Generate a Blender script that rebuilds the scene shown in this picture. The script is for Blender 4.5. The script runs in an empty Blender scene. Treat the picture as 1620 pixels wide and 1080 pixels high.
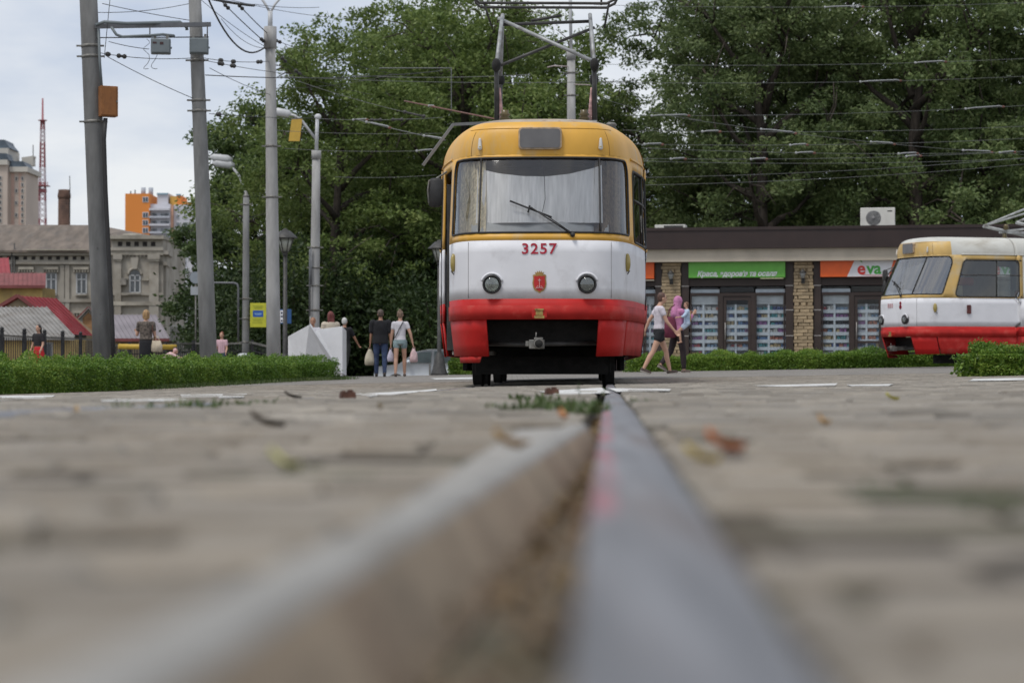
import bpy, bmesh, math, random
import numpy as np
from mathutils import Vector, Matrix, Euler
from mathutils.geometry import delaunay_2d_cdt

random.seed(7)
RNG = np.random.default_rng(7)
SC = bpy.context.scene
COL = SC.collection
R = math.radians

# ------------------------------------------------------------------ camera
F = 3632.0            # focal length in pixels of the 1620 px wide photograph
CAMZ = 0.10           # the camera lies almost on the paving
PITCH = math.atan(49 / F)
cam_data = bpy.data.cameras.new('camera')
cam = bpy.data.objects.new('camera', cam_data)
COL.objects.link(cam)
cam.location = (0, 0, CAMZ)
cam.rotation_euler = (R(90) + PITCH, 0, 0)
cam_data.sensor_width = 22.3
cam_data.lens = 50.0
cam_data.clip_start = 0.02
cam_data.clip_end = 6000
cam_data.dof.use_dof = True
cam_data.dof.focus_distance = 26.5
cam_data.dof.aperture_fstop = 2.35
SC.camera = cam

# ------------------------------------------------------------------ sky and sun (overcast midday)
SUN_EL, SUN_AZ = R(62), R(222)     # azimuth clockwise from +Y
world = bpy.data.worlds.new('World')
SC.world = world
world.use_nodes = True
nt = world.node_tree
nt.nodes.clear()
_out = nt.nodes.new('ShaderNodeOutputWorld')
_sky = nt.nodes.new('ShaderNodeTexSky')
_sky.sky_type = 'NISHITA'
_sky.sun_disc = False
_sky.sun_elevation = SUN_EL
_sky.sun_rotation = SUN_AZ
_bg1 = nt.nodes.new('ShaderNodeBackground')
_bg1.inputs['Strength'].default_value = 0.10
nt.links.new(_sky.outputs['Color'], _bg1.inputs['Color'])
_tc = nt.nodes.new('ShaderNodeTexCoord')
_mp = nt.nodes.new('ShaderNodeMapping')
_mp.inputs['Scale'].default_value = (1.6, 1.6, 5.0)
nt.links.new(_tc.outputs['Generated'], _mp.inputs['Vector'])
_nz = nt.nodes.new('ShaderNodeTexNoise')
_nz.inputs['Scale'].default_value = 2.6
_nz.inputs['Detail'].default_value = 6
_nz.inputs['Roughness'].default_value = 0.55
nt.links.new(_mp.outputs['Vector'], _nz.inputs['Vector'])
_rp = nt.nodes.new('ShaderNodeValToRGB')
_rp.color_ramp.elements[0].position = 0.38
_rp.color_ramp.elements[0].color = (0.56, 0.63, 0.77, 1)
_rp.color_ramp.elements[1].position = 0.62
_rp.color_ramp.elements[1].color = (0.92, 0.93, 0.95, 1)
nt.links.new(_nz.outputs['Fac'], _rp.inputs['Fac'])
_bg2 = nt.nodes.new('ShaderNodeBackground')
_bg2.inputs['Strength'].default_value = 0.80
nt.links.new(_rp.outputs['Color'], _bg2.inputs['Color'])
_mx = nt.nodes.new('ShaderNodeMixShader')
_mx.inputs['Fac'].default_value = 0.86
nt.links.new(_bg1.outputs[0], _mx.inputs[1])
nt.links.new(_bg2.outputs[0], _mx.inputs[2])
nt.links.new(_mx.outputs[0], _out.inputs['Surface'])

sun_data = bpy.data.lights.new('sun', 'SUN')
sun_data.energy = 1.5
sun_data.angle = R(14)
sun_data.color = (1.0, 0.96, 0.9)
sun = bpy.data.objects.new('sun', sun_data)
COL.objects.link(sun)
_d = Vector((math.sin(SUN_AZ) * math.cos(SUN_EL), math.cos(SUN_AZ) * math.cos(SUN_EL), math.sin(SUN_EL)))
sun.rotation_euler = _d.to_track_quat('Z', 'Y').to_euler()

SC.view_settings.view_transform = 'Standard'
SC.view_settings.look = 'None'
SC.view_settings.exposure = 0.30
SC.view_settings.gamma = 1.0
SC.view_settings.use_curve_mapping = False
SC.render.engine = 'CYCLES'
SC.cycles.max_bounces = 8
SC.cycles.transparent_max_bounces = 16
SC.cycles.use_denoising = True

# ------------------------------------------------------------------ helpers
_FW = Vector((0, math.cos(PITCH), math.sin(PITCH)))
_UP = Vector((0, -math.sin(PITCH), math.cos(PITCH)))

def P(px, py, d):
    """world point seen at a pixel of the photograph, d metres away (survey of the place)"""
    return Vector((0, 0, CAMZ)) + d * (_FW + Vector(((px - 810) / F, 0, 0)) + _UP * ((540 - py) / F))

def smooth(a, b, x):
    t = np.clip((np.asarray(x, float) - a) / (b - a), 0, 1)
    return t * t * (3 - 2 * t)

def zt(x, y):
    """height of the paving"""
    x = np.asarray(x, float); y = np.asarray(y, float)
    p = np.interp(y, [-5, 0, 8, 20, 32, 46, 60, 75, 100], [-.006, -.006, -.010, -.034, -.040, .05, .09, .14, .16])
    s = .018 * smooth(4, 22, y)
    dx = np.clip(x - (.041 * np.clip(y, 0, 60) + .05), -9, 14)
    street = .62 * smooth(69, 72.5, y) * smooth(-9.5, -7.5, x) * (1 - smooth(-1.6, -.4, x)) * (1 - smooth(80, 84, y))   # a lower street behind the square
    return p + s * dx - street

def xr(y):            # centre line of the rail the camera looks along
    return .0305 + .0415 * y

def G(x, y):
    return Vector((x, y, float(zt(x, y))))

def gpx(px, d):       # ground point below a pixel column at a distance
    x = (px - 810) * d / F
    return G(x, d)

def tag(o, label=None, cat=None, group=None, kind=None):
    if label: o['label'] = label
    if cat: o['category'] = cat
    if group: o['group'] = group
    if kind: o['kind'] = kind
    return o

def empty(name, loc=(0, 0, 0), rz=0.0, label=None, cat=None, group=None):
    o = bpy.data.objects.new(name, None)
    COL.objects.link(o)
    o.location = loc
    o.rotation_euler = (0, 0, rz)
    o.empty_display_size = .2
    return tag(o, label, cat, group)

def link_mesh(name, me, mat=None, parent=None, loc=None):
    o = bpy.data.objects.new(name, me)
    COL.objects.link(o)
    if mat is not None and not me.materials:
        me.materials.append(mat)
    if parent is not None: o.parent = parent
    if loc is not None: o.location = loc
    return o

class MB:
    """collects simple solids; build() links them as ONE mesh object"""
    def __init__(s): s.v = []; s.f = []; s.sm = []
    def add(s, vs, fs, smooth_=False):
        n = len(s.v)
        s.v += [tuple(v) for v in vs]
        s.f += [tuple(i + n for i in f) for f in fs]
        s.sm += [smooth_] * len(fs)
        return s
    def box(s, c, size, rz=0.0, rot=None, taper=1.0):
        hx, hy, hz = size[0] / 2, size[1] / 2, size[2] / 2
        m = rot if rot is not None else Matrix.Rotation(rz, 3, 'Z')
        vs = []
        for z in (-1, 1):
            t = 1.0 if z < 0 else taper
            for x, y in ((-1, -1), (1, -1), (1, 1), (-1, 1)):
                vs.append(Vector(c) + m @ Vector((x * hx * t, y * hy * t, z * hz)))
        return s.add(vs, [(3, 2, 1, 0), (4, 5, 6, 7), (0, 1, 5, 4), (1, 2, 6, 5), (2, 3, 7, 6), (3, 0, 4, 7)])
    def bb(s, x0, x1, y0, y1, z0, z1):
        return s.box(((x0 + x1) / 2, (y0 + y1) / 2, (z0 + z1) / 2), (abs(x1 - x0), abs(y1 - y0), abs(z1 - z0)))
    def bar(s, a, b, w, h=None):
        a = Vector(a); b = Vector(b); d = b - a
        q = d.to_track_quat('X', 'Z').to_matrix()
        return s.box((a + b) / 2, (d.length, w, h or w), rot=q)
    def tube(s, pts, r, n=8, r1=None, cap=True):
        pts = [Vector(p) for p in pts]
        k = len(pts)
        rs = r if isinstance(r, (list, tuple)) else [r + ((r1 if r1 is not None else r) - r) * i / max(1, k - 1) for i in range(k)]
        vs = []; prev = None
        for i, p in enumerate(pts):
            d = (pts[min(i + 1, k - 1)] - pts[max(i - 1, 0)]).normalized()
            if prev is None:
                u = d.orthogonal().normalized()
            else:
                u = (prev - d * prev.dot(d))
                u = u.normalized() if u.length > 1e-6 else d.orthogonal().normalized()
            prev = u
            w = d.cross(u)
            for j in range(n):
                a = 2 * math.pi * j / n
                vs.append(p + (u * math.cos(a) + w * math.sin(a)) * rs[i])
        fs = []
        for i in range(k - 1):
            for j in range(n):
                fs.append((i * n + j, i * n + (j + 1) % n, (i + 1) * n + (j + 1) % n, (i + 1) * n + j))
        s.add(vs, fs, True)
        if cap:
            b = len(s.v) - len(vs)
            s.f += [tuple(b + j for j in range(n - 1, -1, -1)), tuple(b + (k - 1) * n + j for j in range(n))]
            s.sm += [False, False]
        return s
    def lathe(s, prof, c=(0, 0, 0), n=20, axis='Z', sx=1.0, sy=1.0, rot=None):
        vs = []
        m = rot if rot is not None else {'Z': Matrix.Identity(3), 'X': Matrix.Rotation(R(90), 3, 'Y'), 'Y': Matrix.Rotation(R(-90), 3, 'X')}[axis]
        for r, z in prof:
            for j in range(n):
                a = 2 * math.pi * j / n
                vs.append(Vector(c) + m @ Vector((r * math.cos(a) * sx, r * math.sin(a) * sy, z)))
        fs = []
        for i in range(len(prof) - 1):
            for j in range(n):
                fs.append((i * n + j, i * n + (j + 1) % n, (i + 1) * n + (j + 1) % n, (i + 1) * n + j))
        s.add(vs, fs, True)
        b = len(s.v) - len(vs)
        if prof[0][0] > 1e-4: s.f.append(tuple(b + j for j in range(n - 1, -1, -1))); s.sm.append(False)
        if prof[-1][0] > 1e-4: s.f.append(tuple(b + (len(prof) - 1) * n + j for j in range(n))); s.sm.append(False)
        return s
    def ball(s, c, r, n=10, m=8, rot=None):
        r = r if isinstance(r, (tuple, list)) else (r, r, r)
        vs = [Vector((0, 0, -r[2]))]
        for i in range(1, m):
            t = -math.pi / 2 + math.pi * i / m
            for j in range(n):
                a = 2 * math.pi * j / n
                vs.append(Vector((r[0] * math.cos(t) * math.cos(a), r[1] * math.cos(t) * math.sin(a), r[2] * math.sin(t))))
        vs.append(Vector((0, 0, r[2])))
        if rot is not None: vs = [rot @ v for v in vs]
        vs = [v + Vector(c) for v in vs]
        fs = [(0, 1 + (j + 1) % n, 1 + j) for j in range(n)]
        for i in range(m - 2):
            for j in range(n):
                fs.append((1 + i * n + j, 1 + i * n + (j + 1) % n, 1 + (i + 1) * n + (j + 1) % n, 1 + (i + 1) * n + j))
        e = len(vs) - 1; b = 1 + (m - 2) * n
        fs += [(e, b + j, b + (j + 1) % n) for j in range(n)]
        return s.add(vs, fs, True)
    def capsule(s, a, ra, b, rb, n=10):
        a = Vector(a); b = Vector(b); d = b - a
        L = d.length
        if L < 1e-5: return s.ball(a, ra)
        d = d / L
        pts = [a - d * ra * .98, a - d * ra * .75, a - d * ra * .35, a, (a + b) / 2, b, b + d * rb * .35, b + d * rb * .75, b + d * rb * .98]
        rs = [ra * .15, ra * .66, ra * .93, ra, (ra + rb) / 2, rb, rb * .93, rb * .66, rb * .15]
        return s.tube(pts, rs, n)
    def loft(s, rings, n=16, M=None):
        """rings: (z, cx, cy, rx, ry)"""
        vs = []
        for z, cx, cy, rx, ry in rings:
            for j in range(n):
                a = 2 * math.pi * j / n
                v = Vector((cx + rx * math.cos(a), cy + ry * math.sin(a), z))
                vs.append(M @ v if M is not None else v)
        k = len(rings); fs = []
        for i in range(k - 1):
            for j in range(n):
                fs.append((i * n + j, i * n + (j + 1) % n, (i + 1) * n + (j + 1) % n, (i + 1) * n + j))
        s.add(vs, fs, True)
        b = len(s.v) - len(vs)
        s.f += [tuple(b + j for j in range(n - 1, -1, -1)), tuple(b + (k - 1) * n + j for j in range(n))]
        s.sm += [False, False]
        return s
    def prism(s, poly, a, b, axis='Y'):
        """poly: 2D outline (CCW) extruded from a to b along the axis"""
        n = len(poly)
        def mk(p, t):
            return {'Y': (p[0], t, p[1]), 'X': (t, p[0], p[1]), 'Z': (p[0], p[1], t)}[axis]
        vs = [mk(p, a) for p in poly] + [mk(p, b) for p in poly]
        fs = [tuple(range(n)), tuple(range(2 * n - 1, n - 1, -1))]
        for i in range(n):
            fs.append((i, i + n, (i + 1) % n + n, (i + 1) % n))
        return s.add(vs, fs)
    def build(s, name, mat=None, parent=None, bevel=0.0, loc=None, fix=True):
        me = bpy.data.meshes.new(name)
        me.from_pydata(s.v, [], s.f)
        me.polygons.foreach_set('use_smooth', s.sm)
        if fix:
            bm = bmesh.new(); bm.from_mesh(me)
            bmesh.ops.recalc_face_normals(bm, faces=bm.faces)
            bm.to_mesh(me); bm.free()
        me.update()
        o = link_mesh(name, me, mat, parent, loc)
        if bevel:
            m = o.modifiers.new('bevel', 'BEVEL')
            m.width = bevel; m.segments = 2; m.limit_method = 'ANGLE'; m.angle_limit = R(40)
        return o

def np_mesh(name, V, Q, smooth_=False):
    """fast mesh from arrays of vertices and quads (or triangles)"""
    me = bpy.data.meshes.new(name)
    V = np.asarray(V, np.float32); Q = np.asarray(Q, np.int32)
    k = Q.shape[1]
    me.vertices.add(len(V)); me.vertices.foreach_set('co', V.ravel())
    me.loops.add(Q.size); me.loops.foreach_set('vertex_index', Q.ravel())
    me.polygons.add(len(Q))
    me.polygons.foreach_set('loop_start', np.arange(0, Q.size, k, dtype=np.int32))
    me.polygons.foreach_set('loop_total', np.full(len(Q), k, np.int32))
    me.polygons.foreach_set('use_smooth', np.full(len(Q), smooth_, bool))
    me.update(calc_edges=True)
    return me

def copy_tree(o, parent=None):
    c = o.copy(); COL.objects.link(c)
    if parent is not None: c.parent = parent
    for ch in list(o.children): copy_tree(ch, c)
    return c

# ------------------------------------------------------------------ materials
_M = {}
def mat(name, col, rough=.6, var=.12, scale=6.0, bump=0.0, metal=0.0, spec=.5, dirt=None, dirt_scale=2.0, dirt_amt=.5,
        stretch=(1, 1, 1), bscale=None, island=0.0, objrand=0.0, coord='Object', trans=0.0):
    if name in _M: return _M[name]
    m = bpy.data.materials.new(name); m.use_nodes = True
    t = m.node_tree; N = t.nodes; L = t.links
    b = N['Principled BSDF']
    b.inputs['Roughness'].default_value = rough
    b.inputs['Metallic'].default_value = metal
    b.inputs['Specular IOR Level'].default_value = spec
    tc = N.new('ShaderNodeTexCoord'); mp = N.new('ShaderNodeMapping')
    mp.inputs['Scale'].default_value = stretch
    L.new(tc.outputs[coord], mp.inputs['Vector'])
    nz = N.new('ShaderNodeTexNoise'); nz.inputs['Scale'].default_value = scale; nz.inputs['Detail'].default_value = 5
    L.new(mp.outputs[0], nz.inputs['Vector'])
    rp = N.new('ShaderNodeValToRGB')
    c0 = [max(0, c * (1 - 2 * var)) for c in col]; c1 = [min(1, c * (1 + 2 * var)) for c in col]
    rp.color_ramp.elements[0].position = .25; rp.color_ramp.elements[0].color = (*c0, 1)
    rp.color_ramp.elements[1].position = .75; rp.color_ramp.elements[1].color = (*c1, 1)
    L.new(nz.outputs['Fac'], rp.inputs['Fac'])
    cur = rp.outputs['Color']
    if dirt is not None:
        n2 = N.new('ShaderNodeTexNoise'); n2.inputs['Scale'].default_value = dirt_scale; n2.inputs['Detail'].default_value = 8
        n2.inputs['Roughness'].default_value = .65
        L.new(mp.outputs[0], n2.inputs['Vector'])
        r2 = N.new('ShaderNodeValToRGB')
        r2.color_ramp.elements[0].position = .62 - .3 * dirt_amt; r2.color_ramp.elements[0].color = (0, 0, 0, 1)
        r2.color_ramp.elements[1].position = .86 - .25 * dirt_amt; r2.color_ramp.elements[1].color = (1, 1, 1, 1)
        L.new(n2.outputs['Fac'], r2.inputs['Fac'])
        mx = N.new('ShaderNodeMix'); mx.data_type = 'RGBA'
        L.new(r2.outputs['Color'], mx.inputs['Factor'])
        L.new(cur, mx.inputs['A']); mx.inputs['B'].default_value = (*dirt, 1)
        cur = mx.outputs['Result']
    if island or objrand:
        if island:
            g = N.new('ShaderNodeNewGeometry'); rnd = g.outputs['Random Per Island']; amt = island
        else:
            g = N.new('ShaderNodeObjectInfo'); rnd = g.outputs['Random']; amt = objrand
        mr = N.new('ShaderNodeMapRange'); mr.inputs['To Min'].default_value = 1 - amt; mr.inputs['To Max'].default_value = 1 + amt
        L.new(rnd, mr.inputs['Value'])
        vm = N.new('ShaderNodeVectorMath'); vm.operation = 'SCALE'
        L.new(cur, vm.inputs[0]); L.new(mr.outputs[0], vm.inputs['Scale'])
        cur = vm.outputs[0]
    L.new(cur, b.inputs['Base Color'])
    if bump:
        n3 = N.new('ShaderNodeTexNoise'); n3.inputs['Scale'].default_value = bscale or scale * 6; n3.inputs['Detail'].default_value = 6
        L.new(mp.outputs[0], n3.inputs['Vector'])
        bp = N.new('ShaderNodeBump'); bp.inputs['Strength'].default_value = bump; bp.inputs['Distance'].default_value = .02
        L.new(n3.outputs['Fac'], bp.inputs['Height'])
        L.new(bp.outputs[0], b.inputs['Normal'])
    _M[name] = m
    return m

def glass_mat(name, tint=(.9, .93, .92), rough=.02, refl=1.0, base=.05):
    if name in _M: return _M[name]
    m = bpy.data.materials.new(name); m.use_nodes = True
    t = m.node_tree; N = t.nodes; L = t.links; N.clear()
    o = N.new('ShaderNodeOutputMaterial'); tr = N.new('ShaderNodeBsdfTransparent'); gl = N.new('ShaderNodeBsdfGlossy')
    tr.inputs['Color'].default_value = (*tint, 1); gl.inputs['Roughness'].default_value = rough
    fr = N.new('ShaderNodeFresnel'); fr.inputs['IOR'].default_value = 1.5
    ma = N.new('ShaderNodeMath'); ma.operation = 'MULTIPLY_ADD'; ma.inputs[1].default_value = refl; ma.inputs[2].default_value = base
    L.new(fr.outputs[0], ma.inputs[0])
    mx = N.new('ShaderNodeMixShader')
    L.new(ma.outputs[0], mx.inputs[0]); L.new(tr.outputs[0], mx.inputs[1]); L.new(gl.outputs[0], mx.inputs[2])
    L.new(mx.outputs[0], o.inputs['Surface'])
    _M[name] = m
    return m

def leaf_mat(name, cols, trans=.35, rough=.5, alltree=.12):
    """leaves: colour per leaf, a little light through them"""
    if name in _M: return _M[name]
    m = bpy.data.materials.new(name); m.use_nodes = True
    t = m.node_tree; N = t.nodes; L = t.links; N.clear()
    o = N.new('ShaderNodeOutputMaterial')
    g = N.new('ShaderNodeNewGeometry')
    rp = N.new('ShaderNodeValToRGB')
    el = rp.color_ramp.elements
    for i, c in enumerate(cols):
        e = el[i] if i < 2 else el.new(.5)
        e.color = (*c, 1)
    for i in range(len(cols)): el[i].position = i / (len(cols) - 1)
    for i, c in enumerate(cols): el[i].color = (*c, 1)
    tc = N.new('ShaderNodeTexCoord'); nz = N.new('ShaderNodeTexNoise'); nz.inputs['Scale'].default_value = .55; nz.inputs['Detail'].default_value = 3
    L.new(tc.outputs['Object'], nz.inputs['Vector'])
    ma = N.new('ShaderNodeMath'); ma.operation = 'MULTIPLY_ADD'; ma.inputs[1].default_value = .6; ma.inputs[2].default_value = -.25
    L.new(g.outputs['Random Per Island'], ma.inputs[0])
    ad = N.new('ShaderNodeMath'); ad.operation = 'MULTIPLY_ADD'; ad.inputs[1].default_value = .9
    L.new(nz.outputs['Fac'], ad.inputs[0]); L.new(ma.outputs[0], ad.inputs[2])
    L.new(ad.outputs[0], rp.inputs['Fac'])
    oi = N.new('ShaderNodeObjectInfo')
    mr = N.new('ShaderNodeMapRange'); mr.inputs['To Min'].default_value = 1 - alltree; mr.inputs['To Max'].default_value = 1 + alltree
    L.new(oi.outputs['Random'], mr.inputs['Value'])
    vm = N.new('ShaderNodeVectorMath'); vm.operation = 'SCALE'
    L.new(rp.outputs[0], vm.inputs[0]); L.new(mr.outputs[0], vm.inputs['Scale'])
    p = N.new('ShaderNodeBsdfPrincipled'); p.inputs['Roughness'].default_value = rough; p.inputs['Specular IOR Level'].default_value = .35
    tl = N.new('ShaderNodeBsdfTranslucent')
    L.new(vm.outputs[0], p.inputs['Base Color']); L.new(vm.outputs[0], tl.inputs['Color'])
    mx = N.new('ShaderNodeMixShader'); mx.inputs[0].default_value = trans
    L.new(p.outputs[0], mx.inputs[1]); L.new(tl.outputs[0], mx.inputs[2]); L.new(mx.outputs[0], o.inputs['Surface'])
    _M[name] = m
    return m

def text_mesh(name, body, size, mat_, parent, loc, rot=(R(90), 0, 0), bold=0.0, shear=0.0, ext=.002, sx=1.0, align='CENTER', space=1.0):
    cu = bpy.data.curves.new('lettering', 'FONT')
    cu.body = body; cu.size = size; cu.extrude = ext; cu.offset = bold; cu.shear = shear
    cu.align_x = align; cu.align_y = 'CENTER'; cu.space_character = space; cu.resolution_u = 4
    tmp = bpy.data.objects.new('lettering', cu); COL.objects.link(tmp)
    dg = bpy.context.evaluated_depsgraph_get()
    me = bpy.data.meshes.new_from_object(tmp.evaluated_get(dg))
    bpy.data.objects.remove(tmp); bpy.data.curves.remove(cu)
    me.name = name
    o = link_mesh(name, me, mat_, parent)
    o.location = loc; o.rotation_euler = rot; o.scale = (sx, 1, 1)
    return o
# ================================================================== GROUND, PAVING, RAILS
def ground_hit(px, py, lift=0.0):
    """distance at which the sight line through a pixel meets the paving"""
    lo, hi = .3, 120.0
    f = lambda d: P(px, py, d).z - float(zt((px - 810) * d / F, d)) - lift
    if f(hi) > 0: return hi
    d = .3
    while d < 120 and f(d) > 0: d *= 1.03
    lo, hi = d / 1.03, d
    for _ in range(30):
        m = (lo + hi) / 2
        if f(m) > 0: lo = m
        else: hi = m
    return (lo + hi) / 2

def sheet(name, xs, ys, zf, m, parent=None):
    X, Y = np.meshgrid(xs, ys)
    V = np.stack([X, Y, zf(X, Y)], -1).reshape(-1, 3)
    nx, ny = len(xs), len(ys)
    i = np.arange(nx - 1)[None, :] + nx * np.arange(ny - 1)[:, None]
    Q = np.stack([i, i + 1, i + 1 + nx, i + nx], -1).reshape(-1, 4)
    return link_mesh(name, np_mesh(name, V, Q, True), m, parent)

M_SOIL = mat('soil', (.115, .095, .068), rough=.95, var=.25, scale=3, bump=.5, dirt=(.06, .07, .03), dirt_scale=1.3, dirt_amt=.4)
xs = np.concatenate([[-4000, -1500, -500, -150, -60, -30], np.linspace(-16, 22, 58), [35, 70, 160, 500, 1500, 4000]])
ys = np.concatenate([[-60, -10], np.linspace(-2, 40, 64), np.linspace(44, 110, 23), [150, 260, 600, 1500, 4500]])
ground = sheet('ground', xs, ys, lambda x, y: zt(x, y) - .06 + .05 * smooth(35, 37, y), M_SOIL)
tag(ground, kind='structure')

# --- far paving (too far away to tell the blocks apart) with its near blocks as pieces
def paving_mat(name, brick):
    m = mat(name, (.265, .245, .222), rough=.9, var=.11, scale=1.1, bump=.25, bscale=60, dirt=(.17, .15, .125), dirt_scale=.8, dirt_amt=.25,
            island=0 if brick else .13)
    return m
M_PAVER = mat('paving_block', (.245, .216, .176), rough=.88, var=.13, scale=2.2, bump=.45, bscale=70, dirt=(.15, .118, .082), dirt_scale=2.4, dirt_amt=.42, objrand=.20)
M_FIELD = mat('paving_block_field', (.236, .213, .179), rough=.88, var=.13, scale=1.3, bump=.3, bscale=60, dirt=(.155, .125, .092), dirt_scale=1.1, dirt_amt=.33, island=.24)
M_FAR = mat('paving_far', (.225, .208, .186), rough=.9, var=.12, scale=.9, dirt=(.18, .16, .135), dirt_scale=.7, dirt_amt=.3)
def _brick(m):
    t = m.node_tree; N = t.nodes; L = t.links
    b = N['Principled BSDF']
    src = b.inputs['Base Color'].links[0].from_socket
    tc = N.new('ShaderNodeTexCoord')
    br = N.new('ShaderNodeTexBrick'); br.inputs['Scale'].default_value = 1
    br.inputs['Brick Width'].default_value = .2; br.inputs['Row Height'].default_value = .1; br.inputs['Mortar Size'].default_value = .008
    br.inputs['Mortar'].default_value = (.45, .42, .38, 1); br.inputs['Color1'].default_value = (.85, .85, .85, 1); br.inputs['Color2'].default_value = (1.1, 1.1, 1.1, 1)
    L.new(tc.outputs['Object'], br.inputs['Vector'])
    mx = N.new('ShaderNodeMix'); mx.data_type = 'RGBA'; mx.blend_type = 'MULTIPLY'; mx.inputs['Factor'].default_value = 1
    L.new(src, mx.inputs['A']); L.new(br.outputs['Color'], mx.inputs['B']); L.new(mx.outputs['Result'], b.inputs['Base Color'])
_brick(M_FAR)
Y_END = 37.0
paving = sheet('pavement', np.linspace(-14, 22, 40), np.concatenate([np.linspace(Y_END, 60, 24), [66, 72, 80]]), lambda x, y: zt(x, y), M_FAR)
tag(paving, kind='structure')

# bedding sand in the joints, left and right of the rails
M_SAND = mat('joint_dirt', (.07, .054, .035), rough=1, var=.3, scale=5, dirt=(.05, .065, .02), dirt_scale=2.5, dirt_amt=.55)
GAUGE = 1.60
def bar_in(y): return -.115 + .070 * (y - .67)      # inner edge of the guard bar
BAR_END = 4.4
def left_edge(y):      # where the paving left of the rail begins
    y = np.asarray(y, float)
    return np.where(y < BAR_END, np.minimum(xr(y) - .19, bar_in(y) - .046), xr(y) - .088)
def strip(name, fa, fb, ys, dz, m, parent, nx=10):
    V = []; Q = []
    for y in ys:
        a, b = float(fa(y)), float(fb(y))
        for k in range(nx):
            x = a + (b - a) * k / (nx - 1); V.append((x, y, float(zt(x, y)) + dz))
    for i in range(len(ys) - 1):
        for k in range(nx - 1):
            q = i * nx + k; Q.append((q, q + 1, q + 1 + nx, q + nx))
    return link_mesh(name, np_mesh(name, V, Q, True), m, parent)
_ys = np.concatenate([np.linspace(-1.5, 8, 60), np.linspace(8.5, Y_END, 60)])
strip('joint_bed', lambda y: xr(y) + .040, lambda y: 4.0 + .3 * max(y, 0), _ys, -.012, M_SAND, paving).__setitem__('kind', 'stuff')
strip('joint_bed', lambda y: xr(y) - GAUGE + .075, lambda y: left_edge(y), _ys, -.012, M_SAND, paving).__setitem__('kind', 'stuff')
strip('joint_bed', lambda y: -4.5 - .3 * max(y, 0), lambda y: xr(y) - GAUGE - .040, _ys, -.012, M_SAND, paving).__setitem__('kind', 'stuff')

# --- the blocks
def und(x, y):        # settled, uneven paving near the rails
    fade = 1 - .75 * smooth(5, 22, y)
    return fade * (.0062 * np.sin(2.3 * x + 1.7 * y + .6) + .0052 * np.sin(5.1 * x - 2.9 * y + 2.0) + .0042 * np.sin(8.3 * x + 6.1 * y))
PL, PW, PH = .20, .10, .05
rows = np.arange(-8, int(Y_END / PW) + 1)
C_ = []
ang = math.atan(.0415)
for r in rows:
    y = r * PW + .05
    span = .25 * max(y, 0) + 1.3
    off = (.5 if r % 2 else 0) * PL
    n0, n1 = int(-span / PL) - 1, int(span / PL) + 1
    t = (np.arange(n0, n1 + 1)) * PL + off
    C_.append(np.stack([t, np.full_like(t, y)], -1))
C_ = np.concatenate(C_)
CX = C_[:, 0] + .0222 + .0415 * C_[:, 1]; CY = C_[:, 1] + 0.0
hx = np.full(len(CX), PL / 2 - .004)
# trim blocks along the rails
lo, hi = CX - hx, CX + hx
keep = np.ones(len(CX), bool)
def trim(a, b):       # nothing between a(y) and b(y)
    global lo, hi, keep
    A, B = a(CY), b(CY)
    inside = (lo >= A - .0) & (hi <= B + .0)
    keep &= ~inside
    crossA = (lo < A) & (hi > A); crossB = (lo < B) & (hi > B) & ~crossA
    hi = np.where(crossA, A, hi); lo = np.where(crossB, B, lo)
trim(lambda y: left_edge(y), lambda y: xr(y) + .053)
trim(lambda y: xr(y) - GAUGE - .053, lambda y: xr(y) - GAUGE + .090)
keep &= (hi - lo) > .03
CX = (lo + hi) / 2; hx = (hi - lo) / 2
CX, CY, hx = CX[keep], CY[keep], hx[keep]
NB = len(CX)
jz = RNG.normal(0, 1, NB) * (.0026 * (1 - .5 * smooth(8, 22, CY)) ) - .010 * (RNG.random(NB) < .06)
tx = RNG.normal(0, .024, NB) * (1 - .7 * smooth(6, 20, CY)); ty = RNG.normal(0, .028, NB) * (1 - .7 * smooth(6, 20, CY))
# places where the blocks have sunk and dirt lies in the hollows
sunk = np.zeros(NB)
for line in ([(1190, 700), (1300, 712), (1390, 752), (1600, 812)], [(1040, 668), (1130, 690), (1180, 700)], [(1180, 800), (1300, 835)], [(-40, 880), (120, 850), (260, 800)], [(440, 752), (540, 722), (680, 690)], [(150, 690), (400, 668)], [(1450, 930), (1620, 900)]):
    pp = []
    for px, py in line:
        d = ground_hit(px, py); pp.append(np.array([(px - 810) * d / F, d]))
    for a, b in zip(pp, pp[1:]):
        ab = b - a; t = np.clip(((CX - a[0]) * ab[0] + (CY - a[1]) * ab[1]) / (ab @ ab), 0, 1)
        dist = np.hypot(CX - a[0] - t * ab[0], CY - a[1] - t * ab[1])
        sunk = np.maximum(sunk, (dist < .055) * 1.0)
CZ = zt(CX, CY) + und(CX, CY) + jz - sunk * .017
rz = ang + RNG.normal(0, .012, NB)
hyv = PW / 2 - .0045 - RNG.random(NB) * .004
bev = .011
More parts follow.
